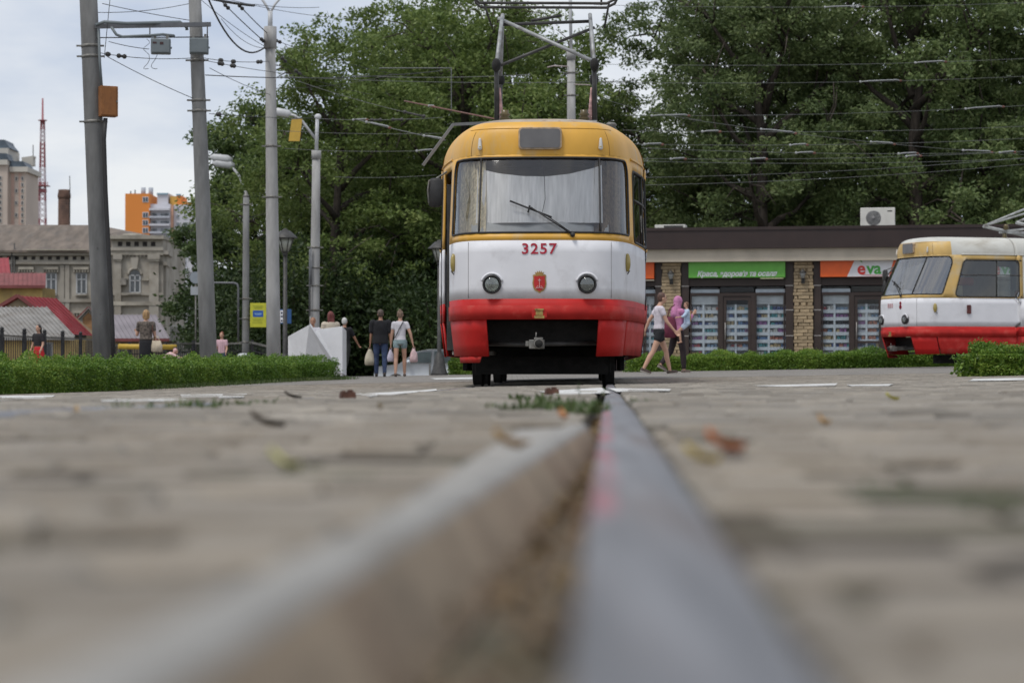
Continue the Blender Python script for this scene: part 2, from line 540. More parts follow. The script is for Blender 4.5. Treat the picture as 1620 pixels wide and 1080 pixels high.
# a unit block: 4 bottom, 4 shoulder, 4 top corners
UB = np.array([(-1, -1), (1, -1), (1, 1), (-1, 1)], float)
def block_verts(idx):
    n = len(idx)
    V = np.zeros((n, 12, 3))
    for k, (zz, ins) in enumerate(((-PH, 0), (-.009, 0), (0, bev))):
        V[:, 4 * k:4 * k + 4, 0] = UB[:, 0][None] * (hx[idx] - ins)[:, None]
        V[:, 4 * k:4 * k + 4, 1] = UB[:, 1][None] * (hyv[idx] - ins)[:, None]
        V[:, 4 * k:4 * k + 4, 2] = zz
    V[:, :, 2] += V[:, :, 0] * tx[idx][:, None] + V[:, :, 1] * ty[idx][:, None]
    return V
BF = np.array([(8, 9, 10, 11)] + [(4 + i, 4 + (i + 1) % 4, 8 + (i + 1) % 4, 8 + i) for i in range(4)] + [(i, (i + 1) % 4, 4 + (i + 1) % 4, 4 + i) for i in range(4)])
inview = (np.abs(CX) < .235 * CY + .06) & (CY > .62)
size = np.where(inview, 1 / np.maximum(CY, .3), 0)
near = np.argsort(-size)[:290]
isn = np.zeros(NB, bool); isn[near] = True
far_i = np.where(~isn)[0]
V = block_verts(far_i)
c, s = np.cos(rz[far_i])[:, None], np.sin(rz[far_i])[:, None]
W = np.stack([V[:, :, 0] * c - V[:, :, 1] * s + CX[far_i][:, None], V[:, :, 0] * s + V[:, :, 1] * c + CY[far_i][:, None], V[:, :, 2] + CZ[far_i][:, None]], -1)
Q = (BF[None] + 12 * np.arange(len(far_i))[:, None, None]).reshape(-1, 4)
o = link_mesh('paver_field', np_mesh('paver_field', W.reshape(-1, 3), Q), M_FIELD, paving); o['kind'] = 'stuff'
_cache = {}
for i in near:
    key = (round(float(hx[i]), 2), int(i) % 5) if hx[i] < .09 else (.096, int(i) % 9)
    if key not in _cache:
        me = np_mesh('paver', block_verts(np.array([i]))[0], BF); me.materials.append(M_PAVER); _cache[key] = me
    b = bpy.data.objects.new('paver', _cache[key]); COL.objects.link(b)
    b.parent = paving; b.location = (CX[i], CY[i], CZ[i]); b.rotation_euler = (0, 0, rz[i])

# --- rails
def steel_mat():
    m = mat('rail_steel', (.19, .19, .20), rough=.5, var=.24, scale=14, metal=.55, stretch=(2.4, .12, 1), dirt=(.17, .115, .085), dirt_scale=4, dirt_amt=.46, bump=.08, bscale=60)
    t = m.node_tree; N = t.nodes; L = t.links; b = N['Principled BSDF']
    src = b.inputs['Base Color'].links[0].from_socket
    at = N.new('ShaderNodeAttribute'); at.attribute_name = 'across'
    tc = N.new('ShaderNodeTexCoord'); mp = N.new('ShaderNodeMapping'); mp.inputs['Scale'].default_value = (22, .8, 1)
    L.new(tc.outputs['Object'], mp.inputs['Vector'])
    nz = N.new('ShaderNodeTexNoise'); nz.inputs['Scale'].default_value = 2.2; nz.inputs['Detail'].default_value = 4
    L.new(mp.outputs[0], nz.inputs['Vector'])
    # spilled paint keeps to the inner edge of the head
    r1 = N.new('ShaderNodeMapRange'); r1.inputs['From Min'].default_value = .002; r1.inputs['From Max'].default_value = -.026
    L.new(at.outputs['Fac'], r1.inputs['Value'])
    ma = N.new('ShaderNodeMath'); ma.operation = 'MULTIPLY'
    L.new(r1.outputs[0], ma.inputs[0]); L.new(nz.outputs['Fac'], ma.inputs[1])
    sp = N.new('ShaderNodeSeparateXYZ'); L.new(tc.outputs['Object'], sp.inputs[0])
    y1_ = N.new('ShaderNodeMapRange'); y1_.inputs['From Min'].default_value = 1.0; y1_.inputs['From Max'].default_value = 1.7; L.new(sp.outputs['Y'], y1_.inputs['Value'])
    y2_ = N.new('ShaderNodeMapRange'); y2_.inputs['From Min'].default_value = 7.5; y2_.inputs['From Max'].default_value = 6.0; L.new(sp.outputs['Y'], y2_.inputs['Value'])
    m1_ = N.new('ShaderNodeMath'); m1_.operation = 'MULTIPLY'; L.new(y1_.outputs[0], m1_.inputs[0]); L.new(y2_.outputs[0], m1_.inputs[1])
    m2_ = N.new('ShaderNodeMath'); m2_.operation = 'MULTIPLY'; L.new(ma.outputs[0], m2_.inputs[0]); L.new(m1_.outputs[0], m2_.inputs[1]); ma = m2_
    r2 = N.new('ShaderNodeMapRange'); r2.inputs['From Min'].default_value = .40; r2.inputs['From Max'].default_value = .62
    L.new(ma.outputs[0], r2.inputs['Value'])
    mx = N.new('ShaderNodeMix'); mx.data_type = 'RGBA'
    L.new(r2.outputs[0], mx.inputs['Factor']); L.new(src, mx.inputs['A']); mx.inputs['B'].default_value = (.29, .095, .115, 1)
    L.new(mx.outputs['Result'], b.inputs['Base Color'])
    me = N.new('ShaderNodeMath'); me.operation = 'MULTIPLY_ADD'; me.inputs[1].default_value = -.55; me.inputs[2].default_value = .55
    L.new(r2.outputs[0], me.inputs[0]); L.new(me.outputs[0], b.inputs['Metallic'])
    return m
M_STEEL = steel_mat()
PROF = [(a * 1.23, b) for a, b in [(-.0375, -.062), (.0375, -.062), (.0375, -.014), (.0345, -.0075), (.027, -.0028), (.012, .0004), (-.012, .0004), (-.026, -.0028), (-.0335, -.0075), (-.0368, -.012)]]
def rail(off, y0, y1, label, cat='rail'):
    ys = np.concatenate([np.arange(y0, 9, .25), np.arange(9, y1, 1.0)])
    V = []; A = []
    n = len(PROF)
    for y in ys:
        x = xr(y) + off
        lift = .008 - .010 * float(smooth(6.3, 8.5, y))
        z = float(zt(x, y)) + lift
        for px_, pz_ in PROF: V.append((x + px_, y, z + pz_)); A.append(px_)
    Q = []
    for i in range(len(ys) - 1):
        for j in range(n):
            Q.append((i * n + j, i * n + (j + 1) % n, (i + 1) * n + (j + 1) % n, (i + 1) * n + j))
    me = np_mesh('tram_rail', V, Q, True)
    a = me.attributes.new('across', 'FLOAT', 'POINT'); a.data.foreach_set('value', np.array(A, np.float32))
    o = link_mesh('tram_rail', me, M_STEEL)
    return tag(o, label, cat, 'rails of the tram track')
rail(0, -.6, 66, 'grey steel tram rail with pink paint stains running towards the tram')
rail(-GAUGE, 3, 66, 'left rail of the tram track sunk in the paving with weeds along it')

# --- guard bar beside the rail
M_BARTOP = mat('bar_top', (.28, .268, .245), rough=.7, var=.12, scale=8, metal=.2, dirt=(.2, .17, .13), dirt_scale=5, dirt_amt=.25)
M_BARSIDE = mat('bar_rust', (.29, .225, .155), rough=.9, var=.2, scale=9, bump=.4, dirt=(.25, .175, .115), dirt_scale=6, dirt_amt=.4)
V = []; Q = []; mi = []
ysb = np.linspace(-.5, BAR_END, 26)
bp = [(.034, -.066), (0, -.008), (-.004, -.002), (-.010, 0), (-.036, 0), (-.042, -.003), (-.042, -.075)]
for y in ysb:
    x = bar_in(y); z = float(zt(x, y)) + .010
    for a, b in bp: V.append((x + a, y, z + b))
n = len(bp)
for i in range(len(ysb) - 1):
    for j in range(n - 1):
        Q.append((i * n + j, (i + 1) * n + j, (i + 1) * n + j + 1, i * n + j + 1)); mi.append(1 if j in (0, 5) else 0)
mb = MB(); mb.v = V; mb.f = Q + [tuple(range((len(ysb) - 1) * n, len(ysb) * n))]; mb.sm = [True] * len(Q) + [False]
o = mb.build('guard_bar', M_BARTOP)
o.data.materials.append(M_BARSIDE)
o.data.polygons.foreach_set('material_index', mi + [1])
tag(o, 'thick guard bar with worn grey top and rusty side beside the rail', 'guard bar')
# concrete fillet between the guard bar and the blocks
V = []; Q = []
for y in ysb:
    a = float(left_edge(y)); b = bar_in(y) - .041
    for k in range(3):
        x = a + (b - a) * k / 2; V.append((x - .002, y, float(zt(x, y)) + .004 - .003 * (k % 2)))
for i in range(len(ysb) - 1):
    for k in range(2): Q.append((3 * i + k, 3 * i + k + 1, 3 * i + k + 4, 3 * i + k + 3))
link_mesh('mortar_strip', np_mesh('mortar_strip', V, Q, True), mat('mortar', (.30, .285, .26), rough=.9, var=.12, scale=5, bump=.3), paving)

# --- worn white paint on the paving
M_MARK = mat('worn_white_paint', (.66, .66, .64), rough=.75, var=.08, scale=3, dirt=(.24, .215, .19), dirt_scale=2.6, dirt_amt=.62)
def marking(quad, label=None, nu=10, nv=4):
    pts = []
    for px, py in quad:
        d = ground_hit(px, py); pts.append(((px - 810) * d / F, d))
    V = []; Q = []
    for i in range(nu):
        for j in range(nv):
            u, v = i / (nu - 1), j / (nv - 1)
            jx = RNG.normal(0, .01)
            q = [pts[0][k] * (1 - u) * (1 - v) + pts[1][k] * u * (1 - v) + pts[2][k] * u * v + pts[3][k] * (1 - u) * v for k in (0, 1)]
            q[1] += jx * 3
            V.append((q[0], q[1], float(zt(q[0], q[1])) + .0065))
    for i in range(nu - 1):
        for j in range(nv - 1): Q.append((i * nv + j, i * nv + j + 1, (i + 1) * nv + j + 1, (i + 1) * nv + j))
    o = link_mesh('road_marking', np_mesh('road_marking', V, Q, True), M_MARK)
    return tag(o, kind='structure')
for q in [[(-30, 627), (88, 626), (62, 633), (-30, 636)], [(285, 625), (392, 623.5), (384, 630), (285, 632)], [(160, 632.5), (300, 630.5), (292, 636), (160, 637)],
          [(562, 624), (690, 616), (692, 618.5), (585, 629)], [(850, 620), (952, 614), (966, 623), (885, 626)], [(962, 615), (1062, 616.5), (1058, 619.5), (975, 621)],
          [(1190, 611), (1325, 607), (1322, 611), (1240, 612.5)], [(1340, 609.5), (1412, 608.5), (1405, 611.5), (1345, 611.5)], [(1540, 600), (1640, 598), (1640, 602), (1530, 603.5)],
          [(680, 598.5), (748, 597), (752, 600), (690, 600.5)]]:
    marking(q)

# --- litter, leaves and weeds on the paving
def leaf_mesh(name, L, w, curl, seed):
    rg = random.Random(seed)
    V = []; Q = []
    n = 7
    for i in range(n):
        t = i / (n - 1)
        ww = w * (math.sin(math.pi * (t ** .75)) ** .8) * rg.uniform(.85, 1.1) + .0006
        z = min(curl * L, .015) * (t - .4) ** 2 * 2 + .003
        for k, s_ in enumerate((-1, 0, 1)):
            V.append((s_ * ww / 2, (t - .5) * L, z + abs(s_) * min(curl * w, .02) * .5 + rg.uniform(0, .0015)))
    for i in range(n - 1):
        for k in range(2):
            q = 3 * i + k; Q.append((q, q + 1, q + 4, q + 3))
    return np_mesh(name, V, Q, True)
def dry_leaf(px, py, L, col, label, seed, curl=.4, rz_=0.5, w=None):
    d = ground_hit(px, py)
    x = (px - 810) * d / F
    key = 'leaf_%d_%d_%d' % tuple(int(c * 255) for c in col)
    o = link_mesh('fallen_leaf', leaf_mesh('fallen_leaf', L, w or L * .55, curl, seed), mat(key, col, rough=.7, var=.2, scale=30, bump=.2))
    o.location = (x, d, float(zt(x, d) + und(x, d)) + .006); o.rotation_euler = (.25, .15, rz_)
    return tag(o, label, 'leaf', 'fallen leaves on the paving')
dry_leaf(446, 745, .042, (.60, .58, .18), 'pale yellow-green leaf lying alone on the near paving left of the guard bar', 1, .6, 1.2)
dry_leaf(805, 712, .055, (.42, .24, .06), 'ochre curled leaf on the paving beside the guard bar', 2, .7, 1.4)
dry_leaf(888, 672, .040, (.45, .20, .07), 'orange-brown leaf at the far end of the guard bar', 3, .8, .4)
dry_leaf(1142, 728, .050, (.70, .17, .02), 'bright orange leaf lying right of the rail', 4, .9, 1.3)
dry_leaf(1108, 738, .046, (.75, .52, .04), 'yellow leaf touching the bright orange leaf right of the rail', 5, .5, 1.9)
dry_leaf(1300, 676, .032, (.50, .27, .05), 'small amber leaf on the open paving right of the rail', 6, .9, .8)
dry_leaf(1410, 635, .055, (.55, .50, .06), 'small yellow leaf standing up on the paving far to the right of the rail', 7, 1.5, 1.1)
dry_leaf(420, 676, .075, (.085, .06, .042), 'dark brown curled leaf on the paving left of the guard bar', 8, .9, 1.4)
dry_leaf(462, 635, .075, (.06, .045, .035), 'large dark dead leaf next to the weeds on the left rail', 9, .5, 1.5, .06)
dry_leaf(120, 660, .028, (.50, .36, .2), 'tan leaf scrap on the paving at the far left', 10, .8, .3)
dry_leaf(600, 655, .03, (.20, .16, .10), 'tiny brown leaf scrap on the paving between the two rails', 15, .8, .3)
M_RUST = mat('rusty_iron', (.10, .045, .03), rough=.9, var=.3, scale=20, bump=.4)
for px, py, lab in ((550, 630, 'small rusty iron block beside the white paint left of the tram'), (873, 624, 'small rusty iron block beside the weeds in front of the tram')):
    d = ground_hit(px, py); mb = MB()
    mb.box((0, 0, .016), (.075, .05, .032), taper=.9).box((.012, 0, .036), (.025, .025, .012)).box((-.02, 0, .034), (.018, .03, .008))
    o = mb.build('rail_clip', M_RUST, bevel=.003); o.location = gpx(px, d); o.rotation_euler = (0, 0, .3)
    tag(o, lab, 'iron block', 'rusty iron blocks by the track')

# dead leaves and grit lying in the groove
V = []; Q = []
for k in range(1500):
    y = .5 + 6.5 * RNG.random() ** 1.2
    a = bar_in(y) + .024 if y < BAR_END else xr(y) - .08
    b = xr(y) - .044
    x = a + (b - a) * (RNG.random() ** .8)
    t = (x - a) / max(.01, b - a)
    z = float(zt(x, y)) - .052 + .022 * t + RNG.random() * .012
    L = .003 + .010 * RNG.random() ** 2
    a_ = RNG.random() * 6.28; ux, uy = math.cos(a_) * L, math.sin(a_) * L; tl = RNG.normal(0, .5) * L
    n = len(V)
    V += [(x - ux, y - uy, z - tl), (x + uy * .5, y - ux * .5, z + abs(tl) * .6), (x + ux, y + uy, z + tl), (x - uy * .5, y + ux * .5, z)]
    Q.append((n, n + 1, n + 2, n + 3))
o = link_mesh('groove_litter', np_mesh('groove_litter', V, Q), leaf_mat('litter', [(.085, .052, .034), (.18, .115, .06), (.38, .27, .11)], .1))
tag(o, 'dry brown leaf litter lying in the groove between bar and rail', 'litter', kind='stuff')

M_WEED = leaf_mat('weed_green', [(.035, .065, .016), (.075, .115, .035), (.15, .18, .065)], .3)
def weed_mesh(n, spread, h, wide, seed, lean=1.1):
    rg = np.random.default_rng(seed)
    V = []; Q = []
    for i in range(n):
        a = rg.random() * 6.28; r = spread * math.sqrt(rg.random())
        bx, by = r * math.cos(a), r * math.sin(a) * .7
        d = rg.random() * 6.28; hh = h * rg.uniform(.15, 1) ** 1.3; ln = hh * lean * rg.random()
        w = wide * rg.uniform(.6, 1.2)
        sx, sy = -math.sin(d) * w / 2, math.cos(d) * w / 2
        b = len(V)
        for k, (t, ww) in enumerate(((0, .6), (.45, 1), (.8, .8), (1, .1))):
            cx, cy, cz = bx + math.cos(d) * ln * t ** 1.6, by + math.sin(d) * ln * t ** 1.6, hh * (t - .18 * t * t * lean)
            V += [(cx - sx * ww, cy - sy * ww, cz), (cx + sx * ww, cy + sy * ww, cz)]
        for k in range(3): Q.append((b + 2 * k, b + 2 * k + 1, b + 2 * k + 3, b + 2 * k + 2))
    return np_mesh('weed_tuft', V, Q)
weeds = [(925, 652, 60, .07, .050, .010, 'grass tuft growing in the groove against the inner side of the rail'), (893, 648, 70, .09, .055, .011, 'leafy weed between the end of the guard bar and the rail'),
         (860, 646, 80, .10, .055, .012, 'widest green weed spreading beside the end of the guard bar'), (820, 650, 40, .06, .04, .011, 'low weed left of the widest green weed'),
         (790, 644, 25, .06, .03, .009, 'sparse flat weed farthest from the rail in the clump by the guard bar'), (850, 634, 60, .12, .05, .012, 'weed behind the widest green weed near the white paint'),
         (1020, 640, 34, .07, .045, .006, 'yellowish grass tuft just right of the rail'), (1042, 638, 18, .05, .03, .006, 'thin grass sprigs right of the yellowish tuft'),
         (345, 642, 70, .16, .042, .010, 'dense weed growing over the left rail'), (380, 640, 40, .14, .036, .010, 'weed beside the dense one on the left rail toward the tram'),
         (300, 644, 40, .10, .04, .009, 'thin weed at the near end of the row on the left rail'), (225, 646, 40, .14, .04, .009, 'flat weed by itself left of the left rail'),
         (205, 646, 26, .10, .04, .009, 'small weed next to the flat one left of the left rail'), (735, 634, 22, .07, .03, .006, 'tiny sprigs in a joint between the rails'),
         (440, 636, 16, .07, .03, .006, 'tiny sprigs beside the large dark dead leaf'), (1395, 768, 12, .035, .012, .006, 'grass in a wide joint right of the rail'),
         (1560, 800, 14, .03, .016, .006, 'grass tuft in the joint at the far right of the near paving')]
for i, (px, py, n, sp, h, w, lab) in enumerate(weeds):
    d = ground_hit(px, py); p = gpx(px, d)
    o = link_mesh('weed', weed_mesh(n, sp, h, w, 40 + i), M_WEED); o.location = (p.x, p.y, p.z - .004)
    tag(o, lab, 'weed', 'weeds growing between the blocks')
for px, d, h, lab in ((916, 9.0, .068, 'tall broad-leaved sprig standing in front of the right wheel of the tram'), (956, 9.5, .045, 'thin seedling standing on the rail line before the tram')):
    rg = np.random.default_rng(int(px)); p = gpx(px, d); mb = MB()
    mb.tube([(0, 0, 0), (.003, 0, h * .5), (.0, .0, h)], .0012, 5)
    for k in range(9):
        z = h * (.35 + .65 * k / 8); a = rg.random() * 6.28; L = .018 * rg.uniform(.6, 1.1)
        c_, s_ = math.cos(a), math.sin(a)
        mb.add([(0, 0, z), (c_ * L * .5 - s_ * L * .25, s_ * L * .5 + c_ * L * .25, z + .006), (c_ * L, s_ * L, z + .004), (c_ * L * .5 + s_ * L * .25, s_ * L * .5 - c_ * L * .25, z + .006)], [(0, 1, 2, 3)])
    o = mb.build('weed', M_WEED, fix=False); o.location = (p.x, p.y, p.z)
    tag(o, lab, 'weed', 'weeds growing between the blocks')
# ================================================================== TRAMS
_PLAN = [(0, 0), (.2, .004), (.4, .018), (.6, .055), (.72, .105), (.82, .19), (.90, .32), (.965, .50), (1.02, .75), (1.075, 1.05), (1.13, 1.45), (1.185, 1.9), (1.225, 2.3), (1.245, 2.7), (1.25, 3.2), (1.25, 10.9), (1.245, 11.4), (1.21, 12.2), (1.12, 13.0), (.98, 13.6), (.7, 13.95), (.35, 14.03), (0, 14.05)]
def _cr(pts, n=8):
    out = []
    for i in range(len(pts) - 1):
        p0 = Vector(pts[max(i - 1, 0)]) if i > 0 else Vector((-pts[1][0], pts[1][1])); p1 = Vector(pts[i]); p2 = Vector(pts[i + 1]); p3 = Vector(pts[min(i + 2, len(pts) - 1)])
        if (p2 - p1).length > 3:
            for k in range(n): out.append(p1.lerp(p2, k / n))
            continue
        for k in range(n):
            t = k / n
            out.append(.5 * ((2 * p1) + (p2 - p0) * t + (2 * p0 - 5 * p1 + 4 * p2 - p3) * t * t + (3 * p1 - p0 - 3 * p2 + p3) * t ** 3))
    out.append(Vector(pts[-1]))
    return out
_pl = _cr(_PLAN)
_ARC = [0.0]
for a, b in zip(_pl, _pl[1:]): _ARC.append(_ARC[-1] + (b - a).length)
_PX = np.array([p[0] for p in _pl]); _PY = np.array([p[1] for p in _pl]); _ARC = np.array(_ARC)
ULEN = float(_ARC[-1])
def u_at_y(y): return float(np.interp(y, _PY, _ARC))
def u_at_x(x): return float(np.interp(x, _PX[:60], _ARC[:60]))
def S(u, z):
    """point of the body shell: arc length u from the nose (right side positive), height z"""
    a = abs(u); sg = 1 if u >= 0 else -1
    x = float(np.interp(a, _ARC, _PX)) * sg; y = float(np.interp(a, _ARC, _PY))
    w = 1 - float(smooth(0, 2.4, y))
    sl = float(np.interp(z, [.2, .75, 1.0, 1.62, 1.72, 2.58, 2.64], [.16, .02, .0, .0, .025, .44, .45]))
    y += sl * w
    x *= float(np.interp(z, [.3, .9, 1.7, 2.5], [.985, 1.0, 1.0, .985]))
    return Vector((x, y, z))
Z_ROOF = 2.62
def RF(u, v):
    """roof shell: v from 0 (cant rail) to 1 (crown)"""
    p = S(u, Z_ROOF)
    a = min(v, 1) * math.pi / 2
    kx = max(0, math.cos(a)) ** .31
    h = .44 * math.sin(a) ** .95
    fr = 1 - float(smooth(.3, 2.0, p.y - .45))
    ky_ = max(0, math.cos(a)) ** (.13 if p.y < 5 else .5)
    cy = 1.9 if p.y < 7 else 12.2
    x = p.x * kx
    y = p.y
    if p.y < 1.9: y = 1.9 - (1.9 - p.y) * ky_
    if p.y > 12.2: y = 12.2 + (p.y - 12.2) * ky_
    # the brow over the windscreen stands almost upright
    return Vector((x, y - .02 * fr * math.sin(2 * a), p.z + h))

def rrect(u0, u1, z0, z1, r, n=6):
    r = r if isinstance(r, (tuple, list)) else (r,) * 4     # bl, br, tr, tl
    out = []
    for (cx, cz, rr, a0) in ((u0 + r[0], z0 + r[0], r[0], 180), (u1 - r[1], z0 + r[1], r[1], 270), (u1 - r[2], z1 - r[2], r[2], 0), (u0 + r[3], z1 - r[3], r[3], 90)):
        for k in range(n + 1):
            a = R(a0 + 90 * k / n); out.append((cx + rr * math.cos(a), cz + rr * math.sin(a)))
    return out
def densify(poly, step):
    out = []
    for i, p in enumerate(poly):
        q = poly[(i + 1) % len(poly)]
        L = math.hypot(q[0] - p[0], q[1] - p[1]); k = max(1, int(L / step))
        for j in range(k): out.append((p[0] + (q[0] - p[0]) * j / k, p[1] + (q[1] - p[1]) * j / k))
    return out
def pip(p, poly):
    x, y = p; c = False; j = len(poly) - 1
    for i in range(len(poly)):
        xi, yi = poly[i]; xj, yj = poly[j]
        if (yi > y) != (yj > y) and x < (xj - xi) * (y - yi) / (yj - yi) + xi: c = not c
        j = i
    return c
def clip_poly(poly, k, lim, keep_less):
    out = []
    for i, p in enumerate(poly):
        q = poly[(i + 1) % len(poly)]
        ip = (p[k] <= lim) if keep_less else (p[k] >= lim); iq = (q[k] <= lim) if keep_less else (q[k] >= lim)
        if ip: out.append(p)
        if ip != iq:
            t = (lim - p[k]) / (q[k] - p[k]); out.append((p[0] + t * (q[0] - p[0]), p[1] + t * (q[1] - p[1])))
    return out
def shell(name, outer, holes, m, parent, fn=S, thick=.025, inset=0.0, us=None, zs=None, flip=False):
    """a curved panel with openings: outlined in (u, z), triangulated, bent onto the body"""
    step = .16
    u0 = min(p[0] for p in outer); u1 = max(p[0] for p in outer); z0 = min(p[1] for p in outer); z1 = max(p[1] for p in outer)
    loops = [densify(outer, step)]
    for h in holes:
        hh = h
        for (k, lim, less) in ((0, u1, True), (0, u0, False), (1, z1, True), (1, z0, False)): hh = clip_poly(hh, k, lim, less) if hh else hh
        if len(hh) > 2: loops.append(densify(hh, step))
    vs = []; es = []
    for lp in loops:
        b = len(vs); vs += [Vector(p) for p in lp]; es += [(b + i, b + (i + 1) % len(lp)) for i in range(len(lp))]
    u = u0
    gu = []
    while u < u1:
        y = float(np.interp(abs(u), _ARC, _PY)); gu.append(u); u += .07 if (y < 2.6 or y > 11.5) else .45
    nz = max(1, int((z1 - z0) / .12))
    for u in gu[1:]:
        for k in range(1, nz):
            z = z0 + (z1 - z0) * k / nz
            if pip((u, z), outer) and not any(pip((u, z), h) for h in holes): vs.append(Vector((u, z)))
    r = delaunay_2d_cdt(vs, es, [], 0, 1e-5)
    V2, F2 = r[0], r[2]
    fs = []
    for f in F2:
        c = (sum(V2[i][0] for i in f) / 3, sum(V2[i][1] for i in f) / 3)
        if not pip(c, outer) or any(pip(c, h) for h in holes): continue
        fs.append(tuple(f))
    used = sorted({i for f in fs for i in f}); ix = {i: k for k, i in enumerate(used)}
    V3 = []
    for i in used:
        p = fn(V2[i][0], V2[i][1])
        if inset:
            e = .004
            du = fn(V2[i][0] + e, V2[i][1]) - fn(V2[i][0] - e, V2[i][1]); dz = fn(V2[i][0], V2[i][1] + e) - fn(V2[i][0], V2[i][1] - e)
            p = p - du.cross(dz).normalized() * inset
        V3.append(p)
    me = bpy.data.meshes.new(name)
    me.from_pydata(V3, [], [tuple(ix[i] for i in f) for f in fs])
    me.polygons.foreach_set('use_smooth', [True] * len(fs))
    me.update()
    o = link_mesh(name, me, m, parent)
    if thick:
        md = o.modifiers.new('solid', 'SOLIDIFY'); md.thickness = thick; md.offset = -1
        md.use_rim = True
    return o
def rim(name, poly, r, m, parent, fn=S, out=.0, closed=True, n=6):
    pts = [fn(*p) for p in densify(poly, .07)]
    if closed: pts = pts + [pts[0]]
    return MB().tube(pts, r, n, cap=not closed).build(name, m, parent)

M_YEL0 = mat('tram_yellow', (.72, .39, .055), rough=.45, var=.08, scale=2.2, stretch=(1, 1, .4), bump=.10, bscale=9, dirt=(.50, .40, .26), dirt_scale=3.0, dirt_amt=.34)
M_WHT = mat('tram_white', (.72, .72, .745), spec=.25, rough=.55, var=.035, scale=2.5, bump=.14, bscale=6, dirt=(.52, .51, .52), dirt_scale=2.2, dirt_amt=.34)
M_RED = mat('tram_red', (.47, .013, .011), rough=.55, var=.08, scale=2.4, bump=.07, bscale=9, spec=.3, dirt=(.42, .04, .03), dirt_scale=3, dirt_amt=.15)
M_REDW = mat('tram_red_worn', (.42, .022, .018), rough=.6, var=.14, scale=4, bump=.12, bscale=16, spec=.2, dirt=(.40, .09, .07), dirt_scale=4, dirt_amt=.3)
M_ROOF = mat('tram_roof', (.42, .41, .42), rough=.6, var=.15, scale=2, dirt=(.24, .19, .15), dirt_scale=4, dirt_amt=.4)
M_ROOFW = mat('tram_roof_white', (.56, .555, .51), rough=.6, var=.08, scale=2, dirt=(.36, .33, .27), dirt_scale=2.2, dirt_amt=.3, stretch=(1, .4, 1))
M_RUB = mat('rubber', (.022, .021, .021), rough=.6, var=.2, scale=20)
M_BLK = mat('underframe', (.014, .013, .012), rough=.85, var=.3, scale=10, bump=.2)
M_IRON = mat('grey_iron', (.19, .185, .17), rough=.55, var=.25, scale=14, metal=.3, dirt=(.1, .07, .05), dirt_scale=10, dirt_amt=.4)
M_PANTO = mat('pantograph_paint', (.34, .35, .35), rough=.5, var=.15, scale=8, metal=.2, dirt=(.12, .09, .07), dirt_scale=7, dirt_amt=.35)
M_DKST = mat('dark_steel', (.06, .058, .055), rough=.55, var=.2, scale=12, metal=.3)
M_CHROME = mat('lamp_reflector', (.75, .76, .76), rough=.18, var=.03, metal=.9)
M_INT = mat('tram_interior', (.20, .185, .16), rough=.8, var=.15, scale=3)
M_SEAT = mat('seat_red', (.30, .05, .035), rough=.6, var=.15)
M_CURT = mat('curtain_white', (.78, .77, .765), rough=.9, var=.1, scale=5, stretch=(6, 1, .4))
M_CURT2 = mat('curtain_cream', (.62, .54, .38), rough=.9, var=.25, scale=6, stretch=(9, 9, .5))
M_CURT3 = mat('curtain_brown', (.13, .09, .06), rough=.9, var=.4, scale=6, stretch=(9, 9, .5))
M_DASH = mat('dash_grey', (.46, .47, .47), rough=.6, var=.08)
M_GLS0 = glass_mat('windscreen_glass', (.90, .91, .91), .04, .85, .06)
M_GLSS0 = glass_mat('side_glass', (.62, .66, .66), .02, 1.2, .08)
M_LENS = glass_mat('lamp_lens', (.80, .82, .78), .08, 1.2, .10)
M_AMB = mat('amber_lens', (.34, .26, .07), rough=.25, var=.1, spec=.7)
M_GOLD = mat('gold_paint', (.36, .22, .06), rough=.45, var=.15)
M_NUM = mat('number_red', (.42, .012, .035), rough=.45, var=.05)
M_EMB = mat('emblem_red', (.48, .018, .016), rough=.45, var=.08)
M_WPAINT = mat('white_paint', (.74, .74, .74), rough=.5, var=.03)

